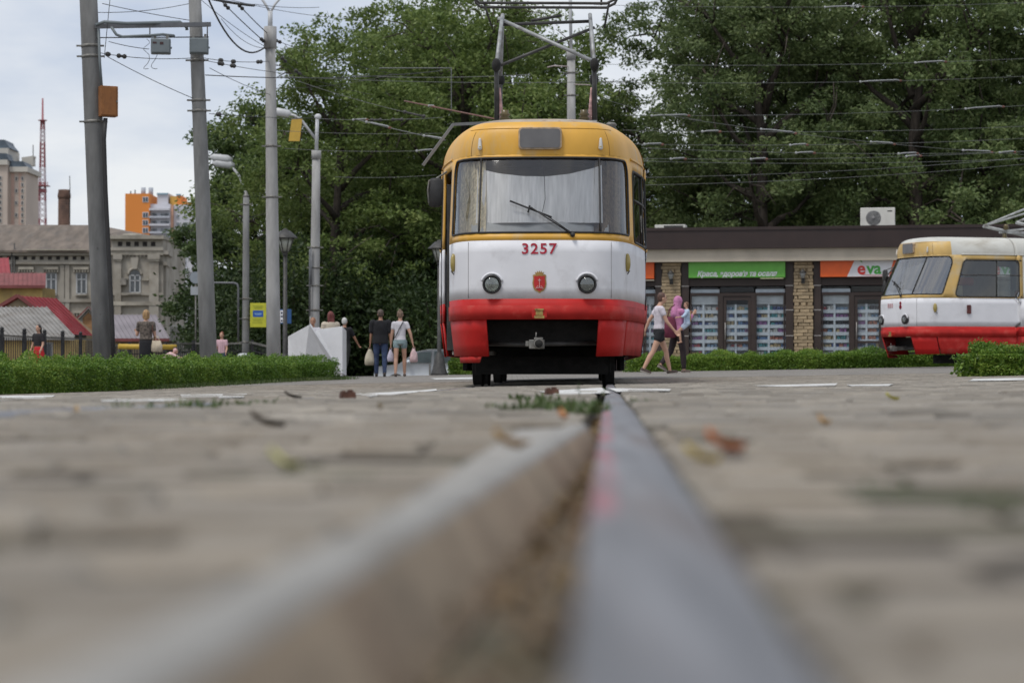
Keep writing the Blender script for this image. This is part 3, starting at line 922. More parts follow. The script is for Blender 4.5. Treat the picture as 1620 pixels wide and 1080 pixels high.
def make_tram(loc, rz, label, number, second=False):
    root = empty('tram', loc, rz, label, 'tram', 'two-axle bogie trams at the turning loop'.replace('two-axle bogie ', ''))
    M_YEL = mat('tram_yellow_pale', (.58, .385, .13), rough=.5, var=.10, scale=2.2, bump=.10, bscale=9, dirt=(.52, .46, .34), dirt_scale=2.0, dirt_amt=.4) if second else M_YEL0
    UD0, UD1 = -u_at_y(.95), -u_at_y(1.95)          # front door on the right side of the car
    ue = u_at_y(12.6)
    doors = [(UD1, UD0), (-u_at_y(7.6), -u_at_y(6.4)), (-u_at_y(12.4), -u_at_y(11.3))]
    dz0, dz1 = .36, 2.52
    dholes = [[(a, dz0 - .3), (b, dz0 - .3), (b, dz1), (a, dz1)] for a, b in doors]
    uws = u_at_y(.70)
    W0, W1 = 1.715, 2.585
    M_GLS = glass_mat('windscreen_glass_bright', (.80, .84, .88), .05, 1.0, .27) if second else M_GLS0
    M_GLSS = glass_mat('side_glass_bright', (.62, .68, .66), .02, 1.1, .08) if second else M_GLSS0
    wind = rrect(-uws, uws, W0, W1, (.05, .05, .2, .2))
    # side windows
    wins = []
    ys_r = [(1.02, 2.62)] + [(2.80 + 1.72 * k, 4.34 + 1.72 * k) for k in range(5)]
    for a, b in ys_r: wins.append(rrect(u_at_y(a), u_at_y(b), 1.66, 2.50, .09))
    for a, b in [(2.2, 4.0), (4.25, 6.15), (7.85, 9.4), (9.6, 11.1)]: wins.append(rrect(-u_at_y(b), -u_at_y(a), 1.66, 2.50, .09))
    full = lambda z0, z1: [(-ue, z0), (ue, z0), (ue, z1), (-ue, z1)]
    ZR, ZW = .975, 1.625
    upm = M_YEL
    if second:
        uy = u_at_y(2.72)
        shell('upper_panel', [(-uy, ZW), (uy, ZW), (uy, Z_ROOF), (-uy, Z_ROOF)], [wind] + wins + dholes, M_YEL, root)
        shell('side_panel', [(uy + .003, ZW), (ue, ZW), (ue, Z_ROOF), (uy + .003, Z_ROOF)], wins, mat('tram_pale', (.56, .57, .55), rough=.5, var=.08, scale=2), root)
        shell('side_panel', [(-ue, ZW), (-uy - .003, ZW), (-uy - .003, Z_ROOF), (-ue, Z_ROOF)], wins + dholes, mat('tram_pale', (.5, .5, .5)), root)
    else:
        shell('upper_panel', full(ZW, Z_ROOF), [wind] + wins + dholes, M_YEL, root)
    shell('middle_panel', full(ZR, ZW), dholes, M_WHT, root)
    shell('lower_panel', full(.76, ZR), dholes, M_RED, root)
    # stripes where the colours meet, bumper band
    band = [(-u_at_y(.93), .745), (u_at_y(2.6), .745), (u_at_y(2.6), .905), (-u_at_y(.93), .905)]
    def SB(u, z):
        p = S(u, z); e = .01
        t = S(u + e, z) - S(u - e, z); n_ = Vector((t.y, -t.x, 0)).normalized()
        w = .5 - .5 * math.cos(2 * math.pi * min(1, max(0, (z - .745) / .16)))
        k = float(smooth(0, .5, u_at_y(2.6) - u)) if u > 1.5 else 1
        return p + n_ * (.012 + .035 * w ** .5) * k
    b_ = shell('bumper', band, [], M_REDW, root, fn=SB, thick=.05)
    # skirts with the open coupler bay
    def SK(u, z):
        p = S(u, z); t = (.76 - z) / .42
        return Vector((p.x * (1 - .03 * t), p.y + .03 * t, p.z))
    ub = u_at_x(.60)
    shell('skirt', [(ub + .07, .335), (u_at_y(.56), .345), (u_at_y(.56), .752), (ub + .07, .752)], [], M_RED, root, fn=SK, thick=.02)
    shell('skirt', [(u_at_y(.585), .352), (u_at_y(2.9), .352), (u_at_y(2.9), .752), (u_at_y(.585), .752)], [], M_REDW, root, fn=SK, thick=.02)
    shell('skirt', [(-u_at_y(.9), .345), (-ub, .335), (-ub, .752), (-u_at_y(.9), .752)], [], M_RED, root, fn=SK, thick=.02)
    shell('skirt_strip', [(-u_at_y(.5), .265), (-ub - .13, .265), (-ub - .10, .33), (-u_at_y(.5), .33)], [], M_REDW, root, fn=SK, thick=.02)
    shell('skirt', [(u_at_y(2.93), .352), (ue, .352), (ue, .752), (u_at_y(2.93), .752)], [], M_RED, root, fn=SK, thick=.02)
    shell('skirt', [(-u_at_y(11.2), .352), (-u_at_y(2.05), .352), (-u_at_y(2.05), .752), (-u_at_y(11.2), .752)], dholes, M_RED, root, fn=SK, thick=.02)
    # roof and the brow over the windscreen
    udome = u_at_y(.62 if second else 3.0)
    mroof = M_ROOFW if second else M_ROOF
    def roofgrid(name, ua, ub_, m, va=0.0, vb=1.0, nv=14):
        us = np.linspace(ua, ub_, max(6, int((ub_ - ua) / .09)))
        vs = np.linspace(va, vb, nv)
        V = [RF(u, v) for v in vs for u in us]; n = len(us)
        F_ = [(j * n + i, j * n + i + 1, (j + 1) * n + i + 1, (j + 1) * n + i) for j in range(nv - 1) for i in range(n - 1)]
        me = bpy.data.meshes.new(name); me.from_pydata(V, [], F_); me.polygons.foreach_set('use_smooth', [True] * len(F_)); me.update()
        return link_mesh(name, me, m, root)
    roofgrid('roof_brow', -udome, udome, M_YEL, 0, .5 if second else .66)
    if not second: roofgrid('roof_front', -udome, udome, mat('roof_worn', (.42, .36, .28), rough=.7, var=.2, scale=3, dirt=(.24, .13, .07), dirt_scale=6, dirt_amt=.5), .66, 1.0, 8)
    if second: roofgrid('roof_front', -udome, udome, mroof, .5, 1.0, 8)
    uu = u_at_y(13.2)
    for sg in (1, -1):
        a, b = (udome, uu) if sg > 0 else (-uu, -udome)
        roofgrid('roof', a, b, mroof)
        a, b = (uu, ULEN) if sg > 0 else (-ULEN, -uu)
        roofgrid('roof_end', a, b, mroof)
    # rear end wall
    V = []
    ur = np.linspace(ue, 2 * ULEN - ue, 16)
    for z in (.5, 1.0, 1.6, 2.0, Z_ROOF):
        for u in ur: V.append(S(u if u <= ULEN else -(2 * ULEN - u), z))
    n = 16
    MB().add(V, [(j * n + i, j * n + i + 1, (j + 1) * n + i + 1, (j + 1) * n + i) for j in range(4) for i in range(n - 1)], True).build('rear_wall', M_WHT, root)
    # crown strip where the two roof halves meet
    MB().bb(-.06, .06, 1.6, 12.4, 3.05, 3.07).build('roof_rib', mroof, root)
    # gutter along the cant rail
    for sg in (1, -1):
        rim('gutter', [(sg * u_at_y(.9 + .3 * k), Z_ROOF + .01) for k in range(38)], .014, M_YEL if not second else mroof, root, closed=False)
    # --- windscreen: three panes in one rubber frame
    usplit = u_at_x(.68)
    wpoly = rrect(-uws + .012, uws - .012, W0 + .012, W1 - .012, (.045, .045, .19, .19))
    mid = clip_poly(clip_poly(wpoly, 0, usplit, True), 0, -usplit, False)
    shell('windscreen', mid, [], M_GLS, root, thick=0, inset=.012)
    shell('corner_pane', clip_poly(wpoly, 0, usplit, False), [], M_GLS, root, thick=0, inset=.012)
    shell('corner_pane', clip_poly(wpoly, 0, -usplit, True), [], M_GLS, root, thick=0, inset=.012)
    rim('windscreen_rubber', wind, .012, M_RUB, root)
    for sg in (1, -1):
        MB().tube([S(sg * usplit, W0 + (W1 - W0) * k / 6) for k in range(7)], .011, 6).build('windscreen_post', M_RUB, root)
    MB().tube([S(.02, W1 - .005) + Vector((0, .02, 0)), S(.05, 2.35) + Vector((0, .03, 0)), S(.06, 2.1) + Vector((0, .03, 0)), S(.03, 1.95) + Vector((0, .03, 0))], .004, 5).build('windscreen_crack', M_RUB, root)
    # side panes
    for w in wins:
        a0 = min(p[0] for p in w); a1 = max(p[0] for p in w)
        shell('side_window', w, [], M_GLSS, root, thick=0, inset=.014)
        f = rim('window_rubber', w, .015, M_RUB, root)
        MB().tube([S(a0 + (a1 - a0) * k / 5, 2.16) for k in range(6)], .012, 6).build('window_bar', M_DKST, f)
        if a1 - a0 > 1: MB().tube([S((a0 + a1) / 2, 1.67), S((a0 + a1) / 2, 2.49)], .010, 6).build('window_bar', M_DKST, f)
    # --- doors: folded leaves
    for di, (a, b) in enumerate(doors):
        pa, pb = S(a, 1.4), S(b, 1.4)
        if di == 0:
            for (q, t0) in ((pa, -.03),):
                mb = MB(); x = q.x + .05; y = q.y + (.05 if t0 > 0 else -.06)
                for (x0, x1, z0, z1) in ((0, .055, .42, 2.4), (.28, .335, .42, 2.4), (.055, .28, .42, 1.0), (.055, .28, 2.3, 2.4)):
                    mb.bb(x + x0, x + x1, y - .018, y + .018, z0, z1)
                dl = mb.build('door', M_DKST, root, bevel=.004)  # leaf coloured dark to stand for the shade in the open doorway
                MB().bb(x + .055, x + .28, y - .004, y + .004, 1.0, 2.3).build('pane', M_GLSS, dl)
        else:
            for k in range(3):
                t0, t1 = k / 3 + .01, (k + 1) / 3 - .01
                p0 = pa.lerp(pb, t0); p1 = pa.lerp(pb, t1)
                mb = MB(); x = min(p0.x, p1.x) + .03
                w_ = p1.y - p0.y; s_ = -1 if w_ < 0 else 1
                y0, y1 = min(p0.y, p1.y), max(p0.y, p1.y)
                for (ya, yb, z0, z1) in ((y0, y0 + .05, .42, 2.4), (y1 - .05, y1, .42, 2.4), (y0 + .05, y1 - .05, .42, 1.0), (y0 + .05, y1 - .05, 2.3, 2.4)):
                    mb.bb(x - .015, x + .015, ya, yb, z0, z1)
                dl = mb.build('door', M_YEL, root)
                MB().bb(x - .004, x + .004, y0 + .05, y1 - .05, 1.0, 2.3).build('pane', M_GLSS, dl)
    # step well and white edge under the open door
    pa, pb = S(UD1, .5), S(UD0, .5)
    MB().bb(pb.x + .02, pb.x + .5, pb.y, pa.y, .36, .40).build('door_step', M_IRON, root)
    # --- inside: floor, dimming bulkhead, seats, curtains, dashboard
    MB().prism([(float(px_) * .94, float(py_) * .985 + .14) for px_, py_ in zip(_PX[4:], _PY[4:])] + [(-float(px_) * .94, float(py_) * .985 + .14) for px_, py_ in list(zip(_PX[4:], _PY[4:]))[::-1]], .86, .92, 'Z').build('floor', M_INT, root)
    MB().bb(-.5, .98, 2.15, 2.2, .93, 2.6).build('dimming_bulkhead', M_INT, root)  # bulkhead added to block light and keep the interior dim
    for k in range(6):
        for x in (.78, .38):
            y = 3.0 + 1.2 * k
            MB().bb(x - .19, x + .19, y - .2, y + .2, 1.28, 1.36).bb(x - .19, x + .19, y + .17, y + .22, 1.36, 1.85).bb(x - .05, x + .05, y - .05, y + .05, .92, 1.28).build('seat', M_SEAT, root, bevel=.02)
    V = []
    nu, nv = 60, 8
    for j in range(nv):
        for i in range(nu):
            u = -.74 + 1.46 * i / (nu - 1); v = j / (nv - 1)
            top = 2.52 - .15 * (1 - ((u + .05) / .8) ** 2) ** 1
            z = top + (1.83 - top) * v
            p = S(u, z); V.append(p + Vector((0, .09 + .018 * math.sin(u * 23 + 2 * v) * (1 - .4 * v) + .02 * math.sin(u * 7), 0)))
    MB().add(V, [(j * nu + i, j * nu + i + 1, (j + 1) * nu + i + 1, (j + 1) * nu + i) for j in range(nv - 1) for i in range(nu - 1)], True).build('sun_blind' if not second else 'sun_blind', M_CURT if not second else M_INT, root)
    for sg, mm in ((-1, M_CURT2), (1, M_CURT3)):
        V = []
        for j in range(6):
            for i in range(36):
                u = sg * (.74 + (uws - .76) * i / 35); z = 2.56 - (2.56 - 1.66) * j / 5
                p = S(u, z); V.append(p * 1 + Vector((-sg * (.09 + .03 * math.sin(i * 1.3 + j * .4)), .03 + .02 * math.sin(i * 1.1), 0)))
        MB().add(V, [(j * 36 + i, j * 36 + i + 1, (j + 1) * 36 + i + 1, (j + 1) * 36 + i) for j in range(5) for i in range(35)], True).build('curtain', mm, root)
    mb = MB()
    for i in range(15):
        pass
    V = []
    for z, dd in ((1.60, .06), (1.80, .11), (1.84, .16), (1.84, .55), (1.5, .6)):
        for i in range(21):
            u = -.80 + 1.6 * i / 20; p = S(u, min(z, 1.8)); V.append((p.x, p.y + dd, z + .02 * math.sin(i * .31 * 2)))
    MB().add(V, [(j * 21 + i, j * 21 + i + 1, (j + 1) * 21 + i + 1, (j + 1) * 21 + i) for j in range(4) for i in range(20)], True).build('dashboard', M_DASH, root)
    # --- destination box
    zc, hh, hw = 2.80, .125, .245
    dbox = lambda e, d: [RF(0, 0)] and None
    V2 = rrect(-hw, hw, zc - hh, zc + hh, .045)
    yq = RF(0, .30).y - .03
    MB().prism(V2, yq - .012, yq + .20).build('destination_box', mat('dest_frame', (.40, .30, .20), rough=.6, var=.25, scale=20), root, bevel=.006)
    V2 = rrect(-hw + .018, hw - .018, zc - hh + .018, zc + hh - .018, .035)
    MB().prism(V2, yq - .018, yq).build('destination_glass', mat('dest_glass', (.13, .125, .125), rough=.22, var=.12, scale=5, spec=.6), root)
    # --- marker lamps, indicators, headlights
    for sg in (-1, 1):
        x = sg * .685
        q = RF(sg * u_at_x(.685), .30)
        mb = MB(); mb.capsule((x, q.y - .016, 2.70), .026, (x, q.y - .008, 2.80), .016, 10)
        mk = mb.build('marker_lamp', mat('marker_white', (.62, .60, .56), rough=.3, var=.08), root)
        MB().ball((x, q.y - .03, 2.71), (.016, .012, .014)).build('marker_lens', M_AMB, mk)
        # turn signal on the corner
        q = S(sg * u_at_y(.55), 1.40)
        MB().ball((q.x + sg * .012, q.y - .01, 1.40), (.034, .05, .105), 12, 10).build('turn_signal', M_AMB, root)
        MB().bar((q.x + sg * .035, q.y, 1.31), (q.x + sg * .01, q.y + .05, 1.27), .01).build('signal_bracket', M_IRON, root)
        # headlights
        x = sg * .53; y = S(x, 1.135).y
        bez = MB().lathe([(.104, .03), (.106, -.02), (.100, -.055), (.090, -.058), (.088, -.03)], (x, y, 1.135), 28, 'Y', rot=Matrix.Rotation(R(-90), 3, 'X')).build('headlight', M_RUB, root)
        MB().lathe([(.0, .05), (.05, .035), (.08, .0), (.090, -.03)], (x, y, 1.135), 24, rot=Matrix.Rotation(R(-90), 3, 'X')).build('reflector', M_CHROME, bez)
        MB().lathe([(.0, -.072), (.04, -.068), (.074, -.055), (.090, -.045)], (x, y, 1.135), 24, rot=Matrix.Rotation(R(-90), 3, 'X')).build('lens', M_LENS, bez)
        MB().ball((x, y - .01, 1.14), .02).bar((x - .09, y - .035, 1.14), (x + .09, y - .035, 1.14), .006).build('bulb', M_DKST, bez)
        mb = MB(); pts = [Vector((x + .120 * math.cos(a), y - .02, 1.138 + .120 * math.sin(a))) for a in np.linspace(R(15), R(165), 13)]
        mb.tube(pts, .014, 6).build('headlight_hood', M_WHT, root)
    # seams between the sheets of the nose
    for sg in (-1, 1):
        MB().tube([S(sg * u_at_x(.80), .985 + .63 * k / 6) for k in range(7)], .0035, 4).build('panel_seam', mat('seam', (.22, .21, .21), rough=.8), root)
        MB().tube([RF(sg * u_at_x(.80), .42 * k / 6) + Vector((0, -.001, 0)) for k in range(7)], .0035, 4).build('panel_seam', mat('seam_y', (.30, .17, .05), rough=.8), root)
    MB().tube([RF(u, .47) + Vector((0, -.002, .001)) for u in np.linspace(-1.0, 1.0, 24)], .006, 4).build('drip_rail', M_YEL, root)
    # --- number, coat of arms
    y = S(0, 1.53).y - .004
    if number:
        t = text_mesh('fleet_number', number, .165, M_NUM, root, (-.005, y, 1.525), bold=.0025, sx=1.1, space=1.12)
        mb = MB(); y = S(0, 1.2).y - .004; cz = 1.15
        sh = [(-.075, .085), (-.06, .095), (-.03, .088), (0, .098), (.03, .088), (.06, .095), (.075, .085), (.07, .05), (.078, .0), (.07, -.05), (.05, -.085), (.02, -.10), (0, -.115), (-.02, -.10), (-.05, -.085), (-.07, -.05), (-.078, 0), (-.07, .05)]
        sc = lambda k: [(px * k * .82, cz + pz * k * .82) for px, pz in sh][::-1]
        em = MB().prism(sc(1.22), y, y - .004).build('coat_of_arms', M_GOLD, root)
        MB().prism(sc(1.0), y - .004, y - .008).build('shield', M_EMB, em)
        cr = [(-.05, .10), (-.06, .15), (-.035, .135), (-.03, .165), (-.012, .14), (0, .17), (.012, .14), (.03, .165), (.035, .135), (.06, .15), (.05, .10)]
        MB().prism([(a * .82, cz + b * .82) for a, b in cr][::-1], y - .001, y - .006).build('crown', M_GOLD, em)
        mb = MB(); ya = y - .010
        mb.bar((0, ya, cz + .05), (0, ya, cz - .05), .010, .003).bar((-.0, ya, cz - .05), (-.045, ya, cz - .062), .008, .003).bar((0, ya, cz - .05), (.045, ya, cz - .062), .008, .003)
        mb.bar((-.014, ya, cz - .03), (-.034, ya, cz - .05), .007, .003).bar((.014, ya, cz - .03), (.034, ya, cz - .05), .007, .003).bar((-.018, ya, cz + .03), (.018, ya, cz + .03), .006, .003)
        mb.build('anchor', M_WPAINT, em)
    else:
        # the other car carries a worn red number that cannot be read: faded strokes
        for k in range(3):
            MB().bb(-.20 + .085 * k, -.15 + .085 * k, y - .005, y - .001, 1.42, 1.52).build('number_smear', mat('number_faded', (.52, .30, .31), rough=.6, var=.15, scale=20), root)
        u6 = .34
        mb = MB()
        p = S(u6, 1.45)
        mb.lathe([(.05, -.006), (.05, .006), (.026, .006), (.026, -.006), (.05, -.006)], (p.x, p.y, 1.43), 14, rot=Matrix.Rotation(R(-90), 3, 'X')).lathe([(.042, -.006), (.042, .006), (.02, .006), (.02, -.006), (.042, -.006)], (p.x, p.y, 1.515), 14, rot=Matrix.Rotation(R(-90), 3, 'X'))
        mb.build('fleet_number', M_NUM, root)
    if second:
        p = S(u_at_y(1.35), 1.36)
        MB().bb(p.x - .01, p.x + .03, p.y - .05, p.y + .05, 1.27, 1.47).build('side_lamp', mat('side_lamp', (.10, .018, .015), rough=.3, var=.2), root, bevel=.01)
        # screens and boxes seen through the cab window
        MB().bb(.55, .85, 1.0, 1.35, 1.7, 1.92).build('cab_box', mat('cab_box', (.55, .46, .32), var=.1), root)
        MB().bb(.40, .8, 1.25, 1.7, 1.93, 2.12).build('driver_seat', M_SEAT, root, bevel=.05)
        MB().ball((.62, 1.35, 2.16), (.16, .14, .12)).build('blue_cap', mat('cap_blue', (.03, .06, .3), var=.1), root)
    # --- wiper
    p0 = S(.37, 1.685) + Vector((0, -.03, 0)); p1 = S(-.10, 2.00) + Vector((0, -.045, 0))
    wp = MB().tube([p0, p1], .009, 6).tube([p0 + Vector((.0, 0, .012)), p0.lerp(p1, .62) + Vector((.01, -.004, .016))], .006, 6).ball(p0, .028).build('wiper', M_RUB, root)
    a, b = S(-.335, 2.075) + Vector((0, -.03, 0)), S(.135, 1.885) + Vector((0, -.03, 0))
    MB().tube([a, b], .011, 6).bar(p1 + Vector((-.01, 0, .02)), p1 + Vector((-.03, 0, -.06)), .02).build('wiper_blade', M_RUB, wp)
    # --- bumper coupling socket, coupler, tow bar
    y = SB(0, .82).y
    so = MB().prism(rrect(-.085, .085, .755, .86, .03), y - .03, y + .05).build('coupling_socket', M_REDW, root, bevel=.004)
    MB().bb(-.05, .05, y - .045, y - .025, .845, .862).bb(-.055, .055, y - .05, y - .02, .755, .785).bb(-.04, .04, y - .034, y - .028, .79, .84).build('socket_plate', mat('brass', (.34, .25, .08), rough=.45, var=.3, scale=30, metal=.3), so)
    cp = MB().bb(-.115, .055, -.02, .09, .42, .52).lathe([(.055, -.06), (.06, .0), (.058, .06)], (-.005, -.03, .475), 16, rot=Matrix.Rotation(R(-90), 3, 'X')).bb(-.155, -.115, .0, .06, .445, .505).bb(-.06, .04, -.03, .05, .515, .545)
    cp.tube([(-.04, .05, .48), (-.04, 1.6, .50)], .05, 8)
    cp = cp.build('coupler', M_IRON, root, bevel=.006)
    MB().lathe([(.0, -.093), (.042, -.092), (.045, -.05)], (-.005, -.03, .475), 14, rot=Matrix.Rotation(R(-90), 3, 'X')).build('coupler_mouth', M_BLK, cp)
    MB().tube([(-.66, .55, .485), (-.2, .35, .47), (.2, .35, .48), (.68, .6, .49)], .028, 8).build('tow_bar', M_DKST, root)
    MB().tube([(-.04, -.02, .545), (-.035, -.02, .60)], .008, 6).build('coupler_pin', M_IRON, cp)
    # --- underframe and bogies
    fr = MB().bb(-.98, .98, 1.2, 13.0, .48, .84).bb(-.8, .8, .55, 1.2, .50, .74).build('underframe', M_BLK, root)
    for yc in (3.75, 10.25):
        bg = MB()
        for sg in (-1, 1):
            bg.bb(sg * .78, sg * 1.0, yc - 1.35, yc + 1.35, .34, .48)
            bg.bb(sg * .93, sg * .99, yc - 1.1, yc + 1.1, .18, .34)
        bg.bb(-.9, .9, yc - .25, yc + .25, .26, .5).bb(-.82, .82, yc - 1.45, yc - 1.30, .15, .46).bb(-.82, .82, yc + 1.3, yc + 1.45, .16, .46)
        bg = bg.build('bogie', M_BLK, root, bevel=.01)
        for ya in (yc - .95, yc + .95):
            for sg in (-1, 1):
                MB().lathe([(.05, -.07), (.34, -.068), (.35, -.06), (.345, .03), (.372, .036), (.372, .062), (.30, .066), (.05, .07)], (sg * .80, ya, .348), 32, rot=Matrix.Rotation(R(-90 * sg), 3, 'Y')).build('wheel', M_BLK, bg)
            MB().tube([(-.8, ya, .348), (.8, ya, .348)], .07, 10).build('axle', M_BLK, bg)
    # cow catcher boards hanging low between the wheels
    MB().bb(-.78, .78, 1.55, 1.62, .135, .34).build('guard_board', M_BLK, root)
    # --- mirror
    q = S(-u_at_y(.75), 2.2)
    mr = MB().capsule((-1.20, .50, 2.13), .05, (-1.20, .50, 2.30), .05, 10)
    mr = MB().loft([(2.03, -1.19, .5, .045, .03), (2.05, -1.19, .5, .075, .045), (2.2, -1.185, .5, .085, .05), (2.33, -1.185, .5, .08, .045), (2.36, -1.185, .5, .05, .03)], 14).build('mirror', M_RUB, root)
    MB().tube([(-1.20, .5, 2.34), (-1.26, .48, 2.33), (-1.275, .48, 2.22), (-1.265, .49, 2.08), (-1.2, .5, 2.06)], .011, 6).tube([(-1.19, .52, 2.35), (-1.08, .75, 2.45)], .012, 6).build('mirror_arm', M_IRON, mr)
    # --- roof gear and pantograph
    zt_ = 3.015
    yp = 4.9
    MB().bb(-.62, .66, 3.4, 3.46, 3.285, 3.33).build('roof_bar', M_PANTO, root)
    for sg in (-1, 1):
        for yy_ in (3.4, 4.9, 6.4): MB().lathe([(.05, 0), (.075, .03), (.05, .07), (.075, .11), (.05, .15), (.05, .22)], (sg * .56, yy_, 3.03), 12).build('roof_insulator', mat('insulator_brown', (.10, .075, .03), rough=.3, var=.3), root)
    for sg in (-1, 1):
        MB().bb(sg * .62, sg * .66, 3.3, 6.9, 3.25, 3.31).build('roof_rail', M_PANTO, root)
        MB().lathe([(.05, 0), (.075, .02), (.045, .05), (.075, .07), (.045, .10), (.05, .13)], (sg * .50, 3.4, 3.33), 14).build('roof_insulator', mat('insulator_brown', (.10, .075, .03), rough=.3, var=.3), root)
    if not second:
        MB().lathe([(.05, 0), (.08, .02), (.05, .05), (.08, .07), (.05, .10)], (.84, 3.6, 3.22), 14).build('roof_insulator', M_IRON, root)
        MB().bar((-.60, 3.35, 3.30), (-1.13, 3.0, 3.24), .035).bar((-1.13, 3.0, 3.24), (-1.50, 2.9, 2.72), .035).build('retriever_arm', mat('arm_grey', (.16, .165, .17), rough=.5, var=.1), root)
    pg = MB()
    def T(b, pts, r, m, nm, par): return b.tube(pts, r, 8).build(nm, m, par)
    if not second:
        zk, zt2, w0, w1 = 4.13, 5.02, .635, .60
        base = MB().bar((-w0, yp - .5, 3.34), (w0, yp - .5, 3.34), .06).bar((-w0, yp + .5, 3.34), (w0, yp + .5, 3.34), .06).bar((-w0, yp - .6, 3.34), (-w0, yp + 1.4, 3.34), .06).bar((w0, yp - .6, 3.34), (w0, yp + 1.4, 3.34), .06).build('pantograph_base', M_PANTO, root)
        for sg in (-1, 1):
            for yy, yk in ((-.45, -.75), (.45, .75)):
                MB().tube([(sg * w0, yp + yy, 3.36), (sg * w0, yp + yk, zk)], .038, 8, r1=.028).build('lower_arm', M_DKST, root)
                MB().tube([(sg * w0, yp + yk, zk), (sg * (w1 - .02), yp, zt2 - .12)], .026, 8).build('upper_arm', M_PANTO, root)
                MB().ball((sg * w0, yp + yk, zk), (.06, .08, .09)).build('arm_joint', M_BLK, root)
            MB().tube([(sg * (w0 - .06), yp - .48, 3.38), (sg * (w0 - .04), yp - .62, 3.85)], .035, 8, r1=.012).build('spring', mat('red_white', (.50, .30, .28), rough=.6, var=.3, scale=6, stretch=(.2, .2, 3)), root)
        MB().tube([(-w0, yp - .73, zk - .02), (w0, yp - .02, zt2 - .3)], .02, 8).build('brace', M_DKST, root)
        MB().tube([(w0, yp - .73, zk + .04), (-w0, yp - .02, zt2 - .17)], .024, 8).build('brace', M_PANTO, root)
        MB().tube([(-w1, yp - .05, zt2 - .26), (w1, yp - .05, zt2 - .22)], .022, 8).tube([(-.2, yp, zt2 - .2), (.2, yp + .1, zt2 - .12)], .02, 6).build('cross_tube', M_DKST, root)
        for dy in (-.18, .18):
            MB().tube([(-.97, yp + dy, zt2 + .16), (-.94, yp + dy, zt2 + .07), (-.88, yp + dy, zt2 + .01), (.80, yp + dy, zt2 - .005), (.91, yp + dy, zt2 + .05), (.96, yp + dy, zt2 + .16), (.95, yp + dy, zt2 + .26)], .02, 8).build('contact_bow', M_DKST, root)
        for ph in ([(-.82, yp - .18, zt2), (-.73, yp, zt2 - .26)], [(.83, yp - .18, zt2), (.77, yp, zt2 - .30)], [(.73, yp, zt2), (.73, yp, zt2 + .25)]): MB().tube(ph, .014, 6).build('bow_horn', M_DKST, root)
    else:
        zk = 3.45
        MB().bar((-.7, 4.4, 3.06), (.7, 4.4, 3.06), .06).bar((-.7, 5.4, 3.06), (.7, 5.4, 3.06), .06).build('pantograph_base', M_PANTO, root)
        for sg in (-1, 1):
            MB().tube([(sg * .7, 4.6, 3.12), (sg * .7, 2.9, 3.42)], .04, 8).build('lower_arm', M_PANTO, root)
            MB().tube([(sg * .7, 5.3, 3.12), (sg * .7, 6.9, 3.42)], .04, 8).build('lower_arm', M_PANTO, root)
            MB().tube([(sg * .7, 2.9, 3.42), (sg * .66, 4.95, 4.2)], .028, 8).build('upper_arm', M_PANTO, root)
            MB().tube([(sg * .7, 6.9, 3.42), (sg * .66, 4.95, 4.2)], .028, 8).build('upper_arm', M_PANTO, root)
        MB().tube([(-.7, 2.9, 3.42), (.66, 4.6, 4.05)], .022, 8).build('brace', M_PANTO, root)
        MB().bb(-.2, .2, 4.3, 4.6, 3.0, 3.16).build('roof_box', M_DKST, root)
        MB().tube([(-.9, 4.95, 4.22), (.9, 4.95, 4.22)], .03, 8).build('contact_bow', M_DKST, root)
        MB().tube([(.5, 2.6, 2.99), (.5, 3.0, 3.07), (.4, 3.6, 3.02)], .02, 6).build('roof_cable', M_DKST, root)
        # side mirror arm hanging in front of the nose
        q = S(-.98, 2.3) + Vector((.08, .22, 0))
        MB().tube([q + Vector((0, -.05, .35)), q + Vector((-.25, -.35, -.1)), q + Vector((-.25, -.4, -.2))], .014, 6).build('mirror_arm', M_DKST, root)
        MB().ball(q + Vector((-.25, -.4, -.4)), (.07, .05, .2)).build('mirror', M_RUB, root)
    return root

Y1 = 25.5
tr1 = make_tram((.305, Y1, float(zt(.4, 28)) - .004), R(-1.75), 'yellow, white and red tram numbered 3257 facing the camera in the middle', '3257')
pt2 = P(1412, 589, 53.2)
tr2 = make_tram((pt2.x, pt2.y, float(zt(pt2.x + 1, pt2.y)) - .03), R(-69.2), 'white-roofed tram with yellow cab turning in front of the shops at right', '', True)
# ================================================================== SHOPS, OLD HOUSE, SHEDS, TOWER BLOCKS
M_BROWN = mat('dark_brown_panel', (.030, .0165, .014), rough=.5, var=.12, scale=2)
M_BROWN2 = mat('brown_frame', (.038, .024, .019), rough=.5, var=.12, scale=3)
M_CREAM = mat('cream_fascia', (.50, .44, .35), rough=.7, var=.06, scale=2, dirt=(.40, .35, .28), dirt_scale=1.5, dirt_amt=.2)
M_JOINT = mat('pale_joint', (.36, .34, .32), rough=.6, var=.05)
M_BRICK = mat('sand_brick', (.36, .275, .17), rough=.85, var=.12, scale=9, bump=.5, objrand=.18)
M_MORT = mat('brick_mortar', (.27, .20, .12), rough=.95, var=.15, scale=12)
M_GREEN = mat('sign_green', (.13, .42, .055), rough=.4, var=.04)
M_ORNG = mat('sign_orange', (.78, .12, .015), rough=.4, var=.04)
M_SWHITE = mat('sign_white', (.72, .72, .74), rough=.4, var=.03)
M_SHOPGL = glass_mat('shop_glass', (.94, .96, .97), .02, .55, .0)
M_SHELF = mat('shelf_white', (.74, .77, .80), rough=.6, var=.06)
M_DARK = mat('shop_dark', (.03, .03, .032), rough=.9, var=.2)

